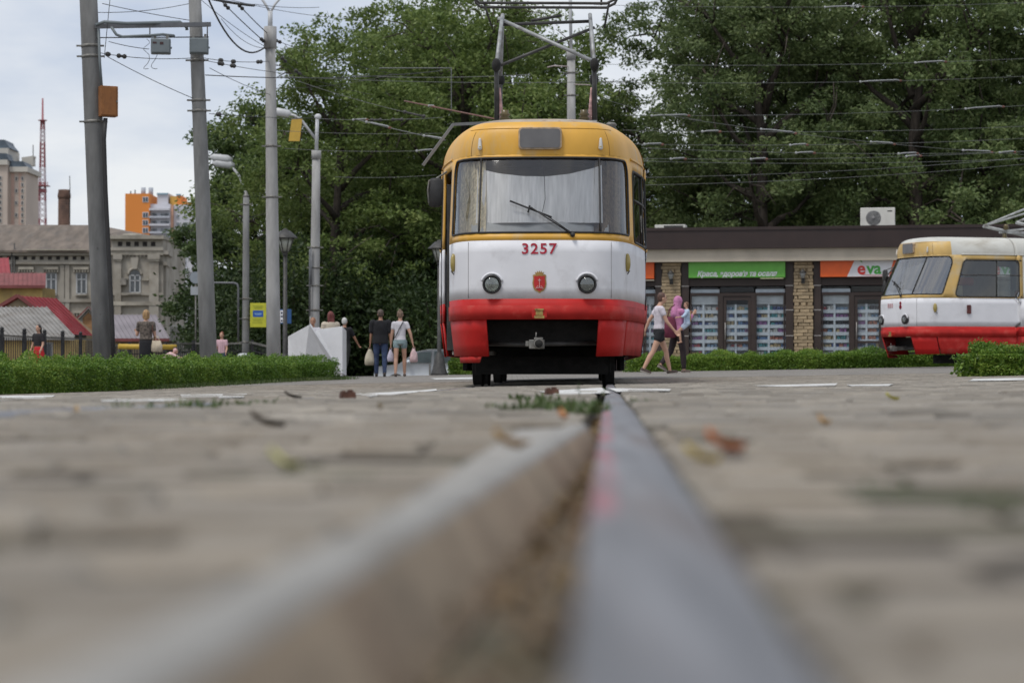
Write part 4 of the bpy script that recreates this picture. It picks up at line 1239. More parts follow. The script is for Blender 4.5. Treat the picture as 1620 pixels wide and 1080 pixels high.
SX0, SD0 = (1020 - 810) * 68 / F, 68.0
SANG = math.atan2(-.178, .984)
def bx(px):                  # place along the shop front (metres) under a pixel column
    return ((px - 810) * SD0 / F - SX0) / (.984 + .178 * (px - 810) / F)
def bz(py, px=1200):         # height on the shop front (world z)
    d = SD0 - .178 * bx(px)
    return P(px, py, d).z
shop = empty('shop_pavilion', (SX0, SD0, 0), SANG, 'single-storey brown shop pavilion with cream fascia and sandstone piers behind the trams', 'shop')
ZG = float(zt(8, 68)) - .05
xL, xR = bx(880), bx(1760)
z_top, z_mid, z_bot = bz(362), bz(394), bz(414)
MB().bb(xL - .3, xR + .3, -.55, 9, z_mid, z_top).bb(xL - .3, xR + .3, -.58, -.551, z_top - .06, z_top + .03).build('roof_fascia', M_BROWN, shop)
MB().bb(xL - .2, xR + .2, -.40, 8.9, z_bot, z_mid - .004).build('cream_band', M_CREAM, shop)
MB().bb(xL, xR, 2.6, 2.7, ZG, z_bot - .004).bb(xL, xL + .1, .3, 2.6, ZG, z_bot - .004).bb(xR - .1, xR, .3, 2.6, ZG, z_bot - .004).build('inner_wall', M_DARK, shop)
MB().bb(xL, xR, .3, 2.6, ZG + .02, ZG + .12).build('shop_floor', mat('shop_floor', (.25, .24, .22), rough=.4, var=.1), shop)
# lintel wall over the openings (behind the signs)
MB().bb(xL, xR, .02, .25, bz(452), z_bot - .004).build('lintel', M_BROWN2, shop)
def pier(px0, px1, bricks):
    a, b = bx(px0), bx(px1)
    MB().bb(a + .02, b - .02, -.08, .3, ZG, z_bot - .004).build('pier_core', M_MORT, shop)
    core = shop.children[-1]
    if not bricks: return
    nrow = 32; h = (z_bot - .01 - ZG) / nrow
    me = None
    for r in range(nrow):
        offs = [0, .5] if r % 2 == 0 else [0, .25, .75]
        cuts = sorted(set([0.0, 1.0] + [o + RNG.uniform(-.1, .1) for o in offs if o > 0]))
        for c0, c1 in zip(cuts, cuts[1:]):
            w = (b - a) * (c1 - c0) - .012; hh = h - .012
            key = round(w * 12)
            if me is None: me = {}
            if key not in me:
                mb = MB(); mb.box((0, 0, 0), (w, .07, hh), taper=.98)
                o = mb.build('brick', M_BRICK, core, bevel=.006); me[key] = o.data
            else:
                o = bpy.data.objects.new('brick', me[key]); COL.objects.link(o); o.parent = core
                bm_ = o.modifiers.new('bevel', 'BEVEL'); bm_.width = .006; bm_.segments = 1
            o.location = (a + (b - a) * (c0 + c1) / 2, -.10 + RNG.uniform(-.012, .012), ZG + h * (r + .5))
piers = [(1048, 1078), (1256, 1287), (1466, 1498)]
for k, (a, b) in enumerate(piers): pier(a, b, k < 2)
def post(px0, px1):          # brown cladding with pale joints
    a, b = bx(px0), bx(px1)
    o = MB().bb(a, b, -.05, .28, ZG, z_bot - .004).build('brown_post', M_BROWN2, shop)
    mb = MB()
    for py in (452, 490.5, 531): mb.bb(a - .004, b + .004, -.056, -.045, bz(py) - .012, bz(py) + .012)
    mb.build('post_joint', M_JOINT, o)
for p in ((1037, 1047.5), (1078.5, 1090), (1243, 1255.5), (1287.5, 1299), (1454, 1465.5), (1498.5, 1510)): post(*p)

def goods(x0, x1, z0, z1, par, seed, dens=1.0):
    """shelves of packets behind the glass"""
    rg = random.Random(seed)
    sh = MB(); nsh = 8
    zs = [z0 + (z1 - z0) * k / nsh for k in range(nsh)]
    for z in zs: sh.bb(x0, x1, .15, .45, z - .05, z + .05)
    sh.bb(x0, x1, .46, .48, z0, z1).bb(x0 + (x1 - x0) * .45 - .03, x0 + (x1 - x0) * .45 + .03, .13, .16, z0, z1)
    so = sh.build('shelf_unit', M_SHELF, par)
    cols = [(.07, .11, .28), (.42, .06, .07), (.55, .55, .60), (.16, .28, .48), (.34, .16, .34), (.60, .46, .26), (.05, .05, .06), (.12, .36, .38), (.62, .60, .56), (.46, .18, .12), (.20, .30, .42)]
    bags = {}
    for z in zs:
        x = x0 + .02; c = rg.choice(cols); run = 0
        while x < x1 - .06:
            w = rg.uniform(.05, .12); h = rg.uniform(.30, .55) * (z1 - z0) / nsh
            if run <= 0: c = rg.choice(cols); run = rg.randint(1, 4)
            run -= 1
            bags.setdefault(c, MB()).bb(x, x + w, .18 + rg.uniform(0, .05), .40, z + .051, z + .051 + h)
            x += w + rg.uniform(.005, .03)
    for c, mb in bags.items():
        o = mb.build('goods', mat('goods_%d_%d_%d' % tuple(int(v * 99) for v in c), c, rough=.4, var=.25, scale=18), so); o['kind'] = 'stuff'

def window(px0, px1, py_top=463.5, transom=True, seed=0):
    a, b = bx(px0), bx(px1)
    zt_, zb = bz(py_top + 3.5), ZG + .25
    f = MB()
    fw = .035
    f.bb(a, b, 0, .12, ZG, zb).bb(a, a + fw, 0, .1, zb, zt_).bb(b - fw, b, 0, .1, zb, zt_).bb(a, b, 0, .1, zt_, bz(463))
    f = f.build('window_frame', M_BROWN2, shop)
    MB().bb(a + fw, b - fw, .045, .055, zb, zt_).build('pane', M_SHOPGL, f)
    if transom:
        t = MB().bb(a + fw, b - fw, .045, .055, bz(462), bz(453.5)).build('transom_pane', M_SHOPGL, f)
        MB().bb(a, b, .14, .2, bz(462.5), bz(457)).build('blind_box', M_SHELF, f)
    goods(a - .05, b + .05, ZG + .2, bz(481), f, seed)
    MB().bb(a + fw, b - fw, .115, .125, bz(481), zt_ - .01).build('window_poster', mat('poster_grey', (.62, .63, .63), rough=.6, var=.1, scale=3), f)
def door(px0, px1, seed):
    a, b = bx(px0), bx(px1)
    zt_ = bz(468)
    fr = MB().bb(a, a + .12, -.01, .12, ZG, zt_).bb(b - .12, b, -.01, .12, ZG, zt_).bb(a, b, -.01, .12, zt_, bz(463)).build('door_frame', M_BROWN2, shop)
    c, d = a + .125, b - .125
    lf = MB().bb(c, c + .09, .02, .09, ZG + .03, zt_ - .01).bb(d - .09, d, .02, .09, ZG + .03, zt_ - .01).bb(c + .09, d - .09, .02, .09, zt_ - .12, zt_ - .01).bb(c + .09, d - .09, .02, .09, ZG + .03, ZG + .22).bb(c + .09, d - .09, .02, .09, bz(543), bz(539.5)).build('door', M_BROWN2, shop)
    MB().bb(c + .09, d - .09, .05, .06, ZG + .22, zt_ - .12).build('pane', M_SHOPGL, lf)
    MB().tube([(c + .06, -.03, ZG + .9), (c + .06, -.03, ZG + 1.4)], .015, 6).build('door_handle', M_JOINT, lf)
    MB().bb(a + .03, b - .03, .045, .055, bz(462), bz(453.5)).build('transom_pane', M_SHOPGL, fr)
    goods(a, b, ZG + .2, bz(481), fr, seed)
window(1020, 1037, seed=3); window(985, 1019, seed=4); door(930, 984, 8)
window(1092, 1137.5, seed=11); door(1137.5, 1195, 12); window(1195, 1241.5, seed=13)
window(1300, 1345, seed=14); door(1345, 1402, 15); window(1402, 1453, seed=16)
window(1511, 1556, seed=17); door(1556, 1613, 18); window(1613, 1660, seed=19)

def sign(px0, px1, py0, py1, m, name='shop_sign', label=None):
    a, b = bx(px0), bx(px1)
    o = empty(name, (0, 0, 0)); o.parent = None
    M = Matrix.Translation((SX0, SD0, 0)) @ Matrix.Rotation(SANG, 4, 'Z')
    o.matrix_world = M
    MB().bb(a, b, -.20, -.055, bz(py1, px0), bz(py0, px0)).build('sign_box', m, o, bevel=.008)
    return o, a, b
g, a, b = sign(1090.5, 1243, 414.8, 440, M_GREEN)
tag(g, 'long green shop sign with white Cyrillic lettering above the double shop window', 'shop sign', 'light boxes above the shop windows')
text_mesh('lettering', "Краса, здоров'я та оселя", .205, M_SWHITE, g, ((a + b) / 2 - .0, -.205, bz(433.5)), bold=.0075, shear=.25, sx=.94)
MB().bb(a + 2.1, b - .05, -.19, -.06, bz(441.2), bz(440.1)).build('sign_lamp_strip', mat('strip_pale', (.6, .62, .35), rough=.5), g)
o1, a, b = sign(1000, 1036, 414.8, 441.5, M_ORNG)
tag(o1, 'plain orange shop sign half hidden behind the front tram', 'shop sign', 'light boxes above the shop windows')
MB().bb(a, b, -.205, -.06, bz(443), bz(441.7)).build('sign_edge', M_CREAM, o1)
def eva(px0, px1, label):
    o, a, b = sign(px0, px1, 412.5, 438.5, M_ORNG)
    tag(o, label, 'shop sign', 'light boxes above the shop windows')
    z0, z1 = bz(438.2, px0), bz(412.8, px0)
    L = b - a
    wp = MB().prism([(a + .33 * L, z0), (a + .845 * L, z0), (a + .90 * L, z1), (a + .42 * L, z1)], -.206, -.201).build('white_field', M_SWHITE, o)
    h = .40; zc = (z0 + z1) / 2 - .01
    text_mesh('letter_e', 'e', .50, mat('eva_red', (.62, .03, .02), rough=.4, var=.03), o, (a + .505 * L, -.208, zc), bold=.014)
    text_mesh('letters_va', 'va', .48, mat('eva_green', (.06, .36, .05), rough=.4, var=.03), o, (a + .66 * L, -.208, zc), bold=.014)
    MB().prism([(a + .500 * L, zc + .20), (a + .520 * L, zc + .17), (a + .505 * L, zc + .25), (a + .475 * L, zc + .27)], -.212, -.207).build('leaf_accent', mat('eva_green', (.06, .36, .05)), o)
    pts = [(a + .50 * L + .36 * L * t, -.208, z0 + .06 - .03 * math.sin(math.pi * t)) for t in np.linspace(0, 1, 9)]
    MB().tube(pts, .008, 5).build('underline', mat('eva_red', (.62, .03, .02)), o)
eva(1298.5, 1427, 'orange and white eva sign over the window left of the turning tram')
eva(1510, 1640, 'orange and white eva sign over the window behind the turning tram')
def wall_lamp(px, label):
    x = bx(px)
    o = empty('wall_lantern'); o.matrix_world = Matrix.Translation((SX0, SD0, 0)) @ Matrix.Rotation(SANG, 4, 'Z') @ Matrix.Translation((x, -.14, 0))
    tag(o, label, 'wall lamp', 'wall lanterns on the piers')
    MB().bb(-.05, .05, -.03, .02, bz(449), bz(440)).tube([(0, -.02, bz(446)), (0, -.14, bz(447)), (0, -.14, bz(441))], .014, 6).build('bracket', M_DKST, o)
    MB().lathe([(.05, bz(441)), (.095, bz(433)), (.0951, bz(432.8))], (0, -.14, 0), 6).build('lantern_glass', mat('lantern_glass', (.32, .33, .32), rough=.2, var=.1), o)
    MB().lathe([(.12, bz(432.7)), (.05, bz(429)), (.012, bz(427)), (.01, bz(425))], (0, -.14, 0), 6).build('lantern_cap', M_DKST, o)
wall_lamp(1063, 'black lantern on the stone pier behind the walking women')
wall_lamp(1271, 'black lantern on the stone pier between the green and the eva signs')
# air conditioners on the roof
def aircon(px0, px1, py0, py1, label, face=True):
    a, b = bx(px0), bx(px1); z0, z1 = z_top + .003, bz(py0, px0)
    o = empty('air_conditioner'); o.matrix_world = Matrix.Translation((SX0, SD0, 0)) @ Matrix.Rotation(SANG, 4, 'Z')
    tag(o, label, 'air conditioner', 'air conditioners on the shop roof')
    w = b - a; h = z1 - z0
    MB().bb(a, b, .3, .75, z0 + .03, z1).build('casing', mat('ac_white', (.62, .61, .56), rough=.5, var=.05), o, bevel=.015)
    MB().bb(a + .08, a + .14, .25, .8, z0, z0 + .03).bb(b - .14, b - .08, .25, .8, z0, z0 + .03).build('foot_rail', M_IRON, o)
    if face:
        r = h * .36
        MB().lathe([(0, -.02), (r * .25, -.025), (r * .26, -.005), (r, -.005), (r * 1.02, 0), (r * 1.02, .02)], (a + w * .38, .30, z0 + h * .50), 28, rot=Matrix.Rotation(R(-90), 3, 'X')).build('fan_grille', mat('ac_fan', (.20, .20, .20), rough=.6, var=.1), o)
        mb = MB()
        for k in range(9):
            rr = r * (k + 1) / 9.5
            mb.tube([(a + w * .38 + rr * math.cos(t), .287, z0 + h * .5 + rr * math.sin(t)) for t in np.linspace(0, 2 * math.pi, 21)], .004, 4)
        mb.build('grille_ring', mat('ac_ring', (.36, .36, .35)), o)
        MB().bb(a + w * .78, a + w * .92, .296, .3, z0 + h * .8, z0 + h * .86).build('badge', M_DKST, o)
    else:
        MB().bb(a + w * .3, b - w * .08, .29, .30, z0 + h * .25, z0 + h * .85).build('grille', M_DKST, o)
aircon(1361, 1416, 327.5, 360, 'tall white air conditioner with round fan on the shop roof')
aircon(1034, 1083, 354.5, 364, 'low flat white air conditioner on the shop roof beside the tram', False)

# ------------------------------------------------------------------ old two-storey house
HD = 150.0
def hx(px, d=HD): return (px - 810) * d / F
def hz(py, d=HD): return P(810, py, d).z
M_STUC = mat('old_stucco', (.38, .35, .30), rough=.95, var=.12, scale=.9, bump=.3, dirt=(.22, .19, .15), dirt_scale=.6, dirt_amt=.5)
M_STUCD = mat('old_stucco_dark', (.36, .33, .275), rough=.95, var=.2, scale=1.2, bump=.3, dirt=(.20, .18, .15), dirt_scale=1, dirt_amt=.45)
M_OROOF = mat('old_roof', (.165, .135, .11), rough=.9, var=.18, scale=.8, stretch=(3, 1, 1), dirt=(.11, .10, .09), dirt_scale=.7, dirt_amt=.4)
M_WFR = mat('window_white', (.50, .51, .52), rough=.6, var=.06)
M_WGL = mat('window_glass_dark', (.045, .055, .065), rough=.12, var=.3, scale=2, spec=.8)
house = empty('old_house', (0, 0, 0), 0, 'weathered two-storey stucco house with pilasters and dark roof at left', 'house')
z0 = -1.0
def hb(px0, px1, py0, py1, y0, y1, name, m, par=None, bev=0):
    return MB().bb(hx(px0), hx(px1), HD + y0, HD + y1, hz(py1), hz(py0)).build(name, m, par or house, bevel=bev)
hb(-90, 181, 414, 620, 0, 9, 'wing_wall', M_STUC)
hb(181, 262, 380, 620, -1.2, 9, 'bay_wall', M_STUC)
hb(-92, 181, 396, 404, -.35, 9, 'cornice', M_STUC); hb(-90, 181, 404, 414, -.10, 9, 'frieze', M_STUCD)
hb(-90, 181, 414, 418, -.25, -.004, 'string_course', M_STUC)
hb(-90, 181, 473, 478, -.18, -.004, 'sill_course', M_STUC)
hb(179, 264, 374.5, 380, -1.6, 9, 'parapet_cap', M_STUCD); hb(180, 263, 393, 398, -1.45, -1.204, 'parapet_base', M_STUC)
hb(180, 263, 398, 405, -1.38, -1.204, 'frieze', M_STUCD)
hb(180, 263, 464, 468, -1.4, -1.204, 'sill_course', M_STUC); hb(180, 263, 478, 484, -1.45, -1.204, 'string_course', M_STUCD)
for px in range(-80, 178, 13): hb(px, px + 6, 405.5, 411, -.115, -.102, 'vent', mat('vent_dark', (.035, .03, .028), rough=.9))
for px in range(191, 256, 13): hb(px, px + 7, 384, 391, -1.215, -1.19, 'parapet_opening', mat('vent_dark', (.035, .03, .028)))
for px in range(196, 244, 6): hb(px, px + 3, 405, 408.5, -1.32, -1.204, 'dentil', M_STUCD)
for px0, px1 in ((187, 197), (241, 256)):
    p = hb(px0, px1, 412, 620, -1.42, -1.206, 'pilaster', M_STUC); hb(px0 - 2, px1 + 2, 404, 412, -1.55, -1.21, 'capital', M_STUC, p); hb(px0 - 1, px1 + 1, 412.3, 415, -1.5, -1.425, 'necking', M_STUCD, p)
for px in (95, 102, 162): hb(px, px + 8, 419, 620, -.14, -.006, 'pilaster', M_STUC)
def old_window(px0, px1, py0, py1, yf, arch=False):
    w = hb(px0, px1, py0, py1, yf - .02, yf + .03, 'window', M_WGL)
    t = 1.3
    mb = MB()
    def q(a, b, c, d): mb.bb(hx(a), hx(b), HD + yf - .07, HD + yf - .021, hz(d), hz(c))
    q(px0 - .6, px0 + t, py0, py1); q(px1 - t, px1 + .6, py0, py1); q(px0, px1, py1 - t, py1); q(px0, px1, py0, py0 + t)
    m_ = (px0 + px1) / 2; q(m_ - t * .6, m_ + t * .6, py0, py1); yq_ = py0 + (py1 - py0) * .32; q(px0, px1, yq_ - .6, yq_ + .6)
    mb.build('frame', M_WFR, w)
    MB().bb(hx(px0 - 2), hx(px1 + 2), HD + yf - .25, HD + yf - .03, hz(py1 + 2.5), hz(py1 + .3)).build('sill', M_STUC, w)
    if not arch:
        mb = MB().bb(hx(px0 - 4), hx(px1 + 4), HD + yf - .3, HD + yf - .03, hz(py0 - 4.5), hz(py0 - 8.5))
        for k in range(6):
            c = px0 - 3 + (px1 - px0 + 6) * k / 5; mb.bb(hx(c - 1.2), hx(c + 1.2), HD + yf - .26, HD + yf - .03, hz(py0 - .5), hz(py0 - 4.4))
        mb.build('hood_mould', M_STUCD, w)
for px0 in (34, 73, 121): old_window(px0, px0 + 16, 431, 465, 0)
for px0 in (-35, -5): old_window(px0, px0 + 16, 431, 465, 0)
for px0 in (73, 121): old_window(px0, px0 + 16, 500, 535, 0)
old_window(210, 226.5, 436, 464, -1.2, True)
w_ = MB().prism([(hx(210 + 8.25) + 8.25 / 24.2 * math.cos(t), hz(436) + 8.25 / 24.2 * math.sin(t)) for t in np.linspace(0, math.pi, 13)], HD - 1.215, HD - 1.19).build('arch_window', M_WGL, house)
MB().tube([(hx(218.25) + 10.2 / 24.2 * math.cos(t), HD - 1.24, hz(436) + 10.2 / 24.2 * math.sin(t)) for t in np.linspace(0, math.pi, 15)], .09, 6).build('arch_mould', M_STUC, w_)
MB().prism([(hx(214.5), hz(427)), (hx(222), hz(427)), (hx(224.5), hz(409)), (hx(212), hz(409))], HD - 1.45, HD - 1.2).build('keystone', M_STUC, house)
for a_, b_ in ((198, 208), (229, 240)): hb(a_, b_, 441, 445, -1.32, -1.204, 'impost', M_STUCD)
hb(196, 206, 441.5, 452.5, -1.6, -1.205, 'air_unit', mat('ac_old', (.24, .22, .19), rough=.7, var=.2), None, .02)
# drain pipes
for px in (179.5,): MB().tube([(hx(px), HD - 1.3, hz(395)), (hx(px), HD - 1.3, hz(560))], .05, 6).build('drain_pipe', M_DKST, house)
MB().tube([(hx(20), HD - .3, hz(400)), (hx(20), HD - .3, hz(560))], .07, 6).tube([(hx(24), HD - .3, hz(385)), (hx(24), HD - .3, hz(560))], .05, 6).build('drain_pipe', M_DKST, house)
# right return wall with pilasters
xa, xb = hx(262) + .004, hx(284) * 1.09
def rw(t): return (xa + (hx(284, HD + 16) - xa) * t, HD - 1.2 + 17.2 * t)
A, B = rw(0), rw(1)
tdir = Vector((B[0] - A[0], B[1] - A[1], 0)).normalized(); nrm = Vector((tdir.y, -tdir.x, 0))
def wall_piece(t0, t1, za, zb, out, name, m, par=None):
    p = Vector((A[0] + (B[0] - A[0]) * t0, A[1] + (B[1] - A[1]) * t0, 0)); q = Vector((A[0] + (B[0] - A[0]) * t1, A[1] + (B[1] - A[1]) * t1, 0))
    vs = [p - nrm * .3, q - nrm * .3, q + nrm * out, p + nrm * out]
    return MB().prism([(v.x, v.y) for v in vs], za, zb, 'Z').build(name, m, par or house)
wall_piece(0, 1, z0, hz(392), 0.0, 'side_wall', M_STUC)
wall_piece(-.01, 1.02, hz(404), hz(398), .35, 'side_cornice', M_STUC); wall_piece(0, 1.01, hz(421), hz(415), .25, 'side_string', M_STUC); wall_piece(0, 1.01, hz(484), hz(478), .25, 'side_string', M_STUC)
for k in range(7): wall_piece(.02 + .155 * k, .07 + .155 * k, z0, hz(421), .18, 'side_pilaster', M_STUC)
for k in range(6):
    for (a_, b_) in ((472, 436), (545, 500)): wall_piece(.095 + .155 * k, .15 + .155 * k, hz(a_), hz(b_), .02, 'side_window', M_WGL)
# roofs
def roof_poly(pts, th, name, m=M_OROOF):
    mb = MB(); n = len(pts)
    mb.add([Vector(p) for p in pts] + [Vector(p) - Vector((0, 0, th)) for p in pts], [tuple(range(n)), tuple(range(2 * n - 1, n - 1, -1))] + [(i, i + n, (i + 1) % n + n, (i + 1) % n) for i in range(n)])
    return mb.build(name, m, house)
roof_poly([(hx(-95), HD - .5, hz(396.5)), (hx(178), HD - .5, hz(396.5)), (hx(165, HD + 5), HD + 5, hz(356, HD + 5)), (hx(-60, HD + 5), HD + 5, hz(355, HD + 5))], .15, 'roof')
roof_poly([(hx(178), HD - .5, hz(396.4)), (hx(200, HD + 5), HD + 6, hz(380, HD + 5)), (hx(165, HD + 5), HD + 5, hz(356, HD + 5))], .15, 'roof')
roof_poly([(hx(181), HD - .6, hz(376)), (hx(250), HD + 2, hz(373)), (hx(165, HD + 5), HD + 5.1, hz(358, HD + 5))], .15, 'roof')
MB().lathe([(.0, .0), (.35, -.02), (.45, -.18)][::-1], (hx(208), HD + .2, hz(374) + .2), 12, sx=1.6).build('roof_dormer', M_STUCD, house)
hb(45, 138, 395.2, 396.6, -.6, -.52, 'gutter', mat('gutter_pale', (.42, .38, .3), rough=.7))

# brick chimney and gabled lean-to behind
def chimney():
    d = 210.0; x = (101 - 810) * d / F
    o = empty('brick_chimney', (x, d, 0), 0, 'tall round brown brick factory chimney behind the old house roof', 'chimney')
    z = lambda py: P(810, py, d).z
    r = 9.5 * d / F
    m = mat('chimney_brick', (.115, .068, .05), rough=.95, var=.2, scale=1.5, bump=.6, dirt=(.05, .035, .03), dirt_scale=.8, dirt_amt=.45)
    MB().lathe([(r * 1.12, -2), (r, z(315)), (r * .98, z(314.9))], n=20).build('shaft', m, o)
    mb = MB()
    for k in range(10): mb.lathe([(r * 1.0, z(355 - 4 * k)), (r * 1.025, z(354.5 - 4 * k)), (r * 1.0, z(354 - 4 * k))], n=20)
    mb.build('brick_course', m, o)
    MB().lathe([(r * 1.0, z(315)), (r * 1.1, z(312)), (r * 1.1, z(308)), (r * 1.0, z(304)), (r * .98, z(300)), (r * .7, z(300)), (r * .68, z(306))], n=20).build('crown', m, o)
    MB().tube([(r * 1.03, -.2, z(345)), (r * 1.03, -.2, z(302)), (r * .9, 0, z(278))], .04, 5).build('lightning_rod', M_DKST, o)
chimney()
def lattice_tower():
    d = 820.0; x = (66.5 - 810) * d / F
    o = empty('lattice_tower', (x, d, 0), 0, 'thin red and white lattice television mast far behind the old house', 'mast')
    z = lambda py: P(810, py, d).z
    mr = mat('mast_red', (.30, .10, .11), rough=.7, var=.1); mw = mat('mast_white', (.55, .48, .50), rough=.7, var=.1)
    lev = [(372, 3.6), (345, 3.3), (318, 3.0), (296, 2.8), (288, 2.7), (265, 2.4), (245, 2.2), (225, 2.0), (205, 1.8), (195, 1.6)]
    for k in range(len(lev) - 1):
        (pa, wa), (pb, wb) = lev[k], lev[k + 1]
        mb = MB(); za, zb = z(pa), z(pb); wa *= .36; wb *= .36
        c = [(-1, -1), (1, -1), (1, 1), (-1, 1)]
        for i in range(4):
            a = c[i]; b = c[(i + 1) % 4]
            mb.bar((a[0] * wa, a[1] * wa, za), (a[0] * wb, a[1] * wb, zb), .24)
            n = 3
            for j in range(n):
                t0, t1 = j / n, (j + 1) / n; w0 = wa + (wb - wa) * t0; w1 = wa + (wb - wa) * t1; z0_ = za + (zb - za) * t0; z1_ = za + (zb - za) * t1
                mb.bar((a[0] * w0, a[1] * w0, z0_), (b[0] * w1, b[1] * w1, z1_), .16); mb.bar((b[0] * w0, b[1] * w0, z0_), (a[0] * w1, a[1] * w1, z1_), .16)
        mb.build('mast_section', mr if k in (0, 2, 3, 5, 6, 8) else mw, o)
    MB().bb(-2.4, 2.4, -2.4, 2.4, z(294.6), z(293.6)).bb(-1.3, 1.3, -1.3, 1.3, z(304), z(299)).build('platform', mr, o)
    mb = MB()
    for sx_ in (-2.3, -1.2, 0, 1.2, 2.3): mb.bar((sx_, -2.3, z(294)), (sx_, -2.3, z(288.5)), .22)
    mb.build('antenna', mr, o)
    MB().lathe([(.9, z(195)), (.9, z(191)), (1.6, z(190.8)), (1.6, z(189.5)), (.4, z(189)), (.28, z(155))], n=10).build('spire', mr, o)
lattice_tower()

def tower_block():
    d = 480.0
    X = lambda px: (px - 810) * d / F; Z = lambda py: P(810, py, d).z
    o = empty('orange_apartment_block', (0, 0, 0), 0, 'orange and white apartment tower block far behind the old house', 'apartment block')
    mo = mat('block_orange', (.72, .25, .05), rough=.8, var=.04, scale=.1); mw = mat('block_white', (.58, .58, .62), rough=.8, var=.05, scale=.1)
    my = mat('block_yellow', (.62, .36, .08), rough=.8); mp = mat('block_peach', (.62, .36, .25), rough=.8); mbl = mat('block_blue', (.22, .36, .44), rough=.8)
    MB().bb(X(197.5), X(236), d, d + 15, -1, Z(306)).build('orange_wing', mo, o)
    MB().bb(X(236.2), X(268), d + 1, d + 15, -1, Z(322)).build('white_wing', mw, o)
    MB().bb(X(246), X(263), d + 2, d + 12, Z(322) + .01, Z(307)).bb(X(245.5), X(263.5), d + 1.8, d + 12.2, Z(307), Z(304)).build('lift_house', mw, o)
    MB().bb(X(246), X(263), d + 1.7, d + 1.8, Z(306.5), Z(304.2)).bb(X(275), X(283), d + 2.8, d + 2.9, Z(307.5), Z(305)).build('blue_cap', mbl, o)
    MB().bb(X(265), X(276), d + 3, d + 12, Z(324), Z(308.5)).build('yellow_block', my, o); MB().bb(X(276), X(283), d + 3, d + 12, Z(324), Z(307)).build('orange_block', mo, o)
    MB().bb(X(268.2), X(272), d + 1.2, d + 14, -1, Z(324)).build('peach_strip', mp, o)
    MB().bb(X(272.2), X(318), d + 2, d + 15, -1, Z(322.5)).build('grey_wing', mw, o)
    MB().bb(X(283), X(312), d + 2, d + 10, Z(322.5) + .01, Z(319.5)).build('orange_band', mo, o)
    mbk = mat('block_window', (.06, .075, .10), rough=.2, var=.3, scale=.3)
    wins_ = []
    for r in range(14):
        y0 = 311 + 12.2 * r
        if r != 1: wins_.append((226, 233.5, y0 + 1, y0 + 8, d))
        if r >= 2:
            for px in (239, 243.5, 253.5, 258.5, 263): wins_.append((px - .5, px + 3, y0 + 1.5, y0 + 8, d + 1))
        if r >= 1 or True:
            for px in (277, 289, 303, 309): 
                if y0 > 322: wins_.append((px, px + 3.6, y0 + 3, y0 + 9.5, d + 2))
    for a, b, c, e, yy in wins_:
        if e > 440: continue
        f = MB().bb(X(a) - .12, X(b) + .12, yy - .10, yy - .002, Z(e) - .12, Z(c) + .12).build('window', mat('block_wframe', (.62, .64, .66), rough=.6), o)
        mb = MB(); mid = (X(a) + X(b)) / 2
        mb.bb(X(a), mid - .06, yy - .14, yy - .102, Z(e), Z(c)).bb(mid + .06, X(b), yy - .14, yy - .102, Z(e), Z(c)); mb.build('pane', mbk, f)
    for r in range(1, 12):
        y0 = 320.5 + 12.2 * r
        MB().bb(X(236), X(268), d - .6, d + .95, Z(y0), Z(y0 - 3.2)).build('balcony', mw if r % 2 else mat('balc_grey', (.46, .48, .53), rough=.8), o)
    for px in (231, 219): MB().lathe([(.5, Z(306)), (.5, Z(293)), (.0, Z(292.5))], (X(px), d + 6, 0), 8).build('roof_tank', mat('tank_grey', (.38, .42, .47), rough=.6), o)
    MB().tube([(X(207), d + 5, Z(306)), (X(207), d + 5, Z(297))], .15, 4).tube([(X(200), d + 5, Z(306)), (X(200), d + 5, Z(299))], .15, 4).build('aerial', M_DKST, o)
tower_block()
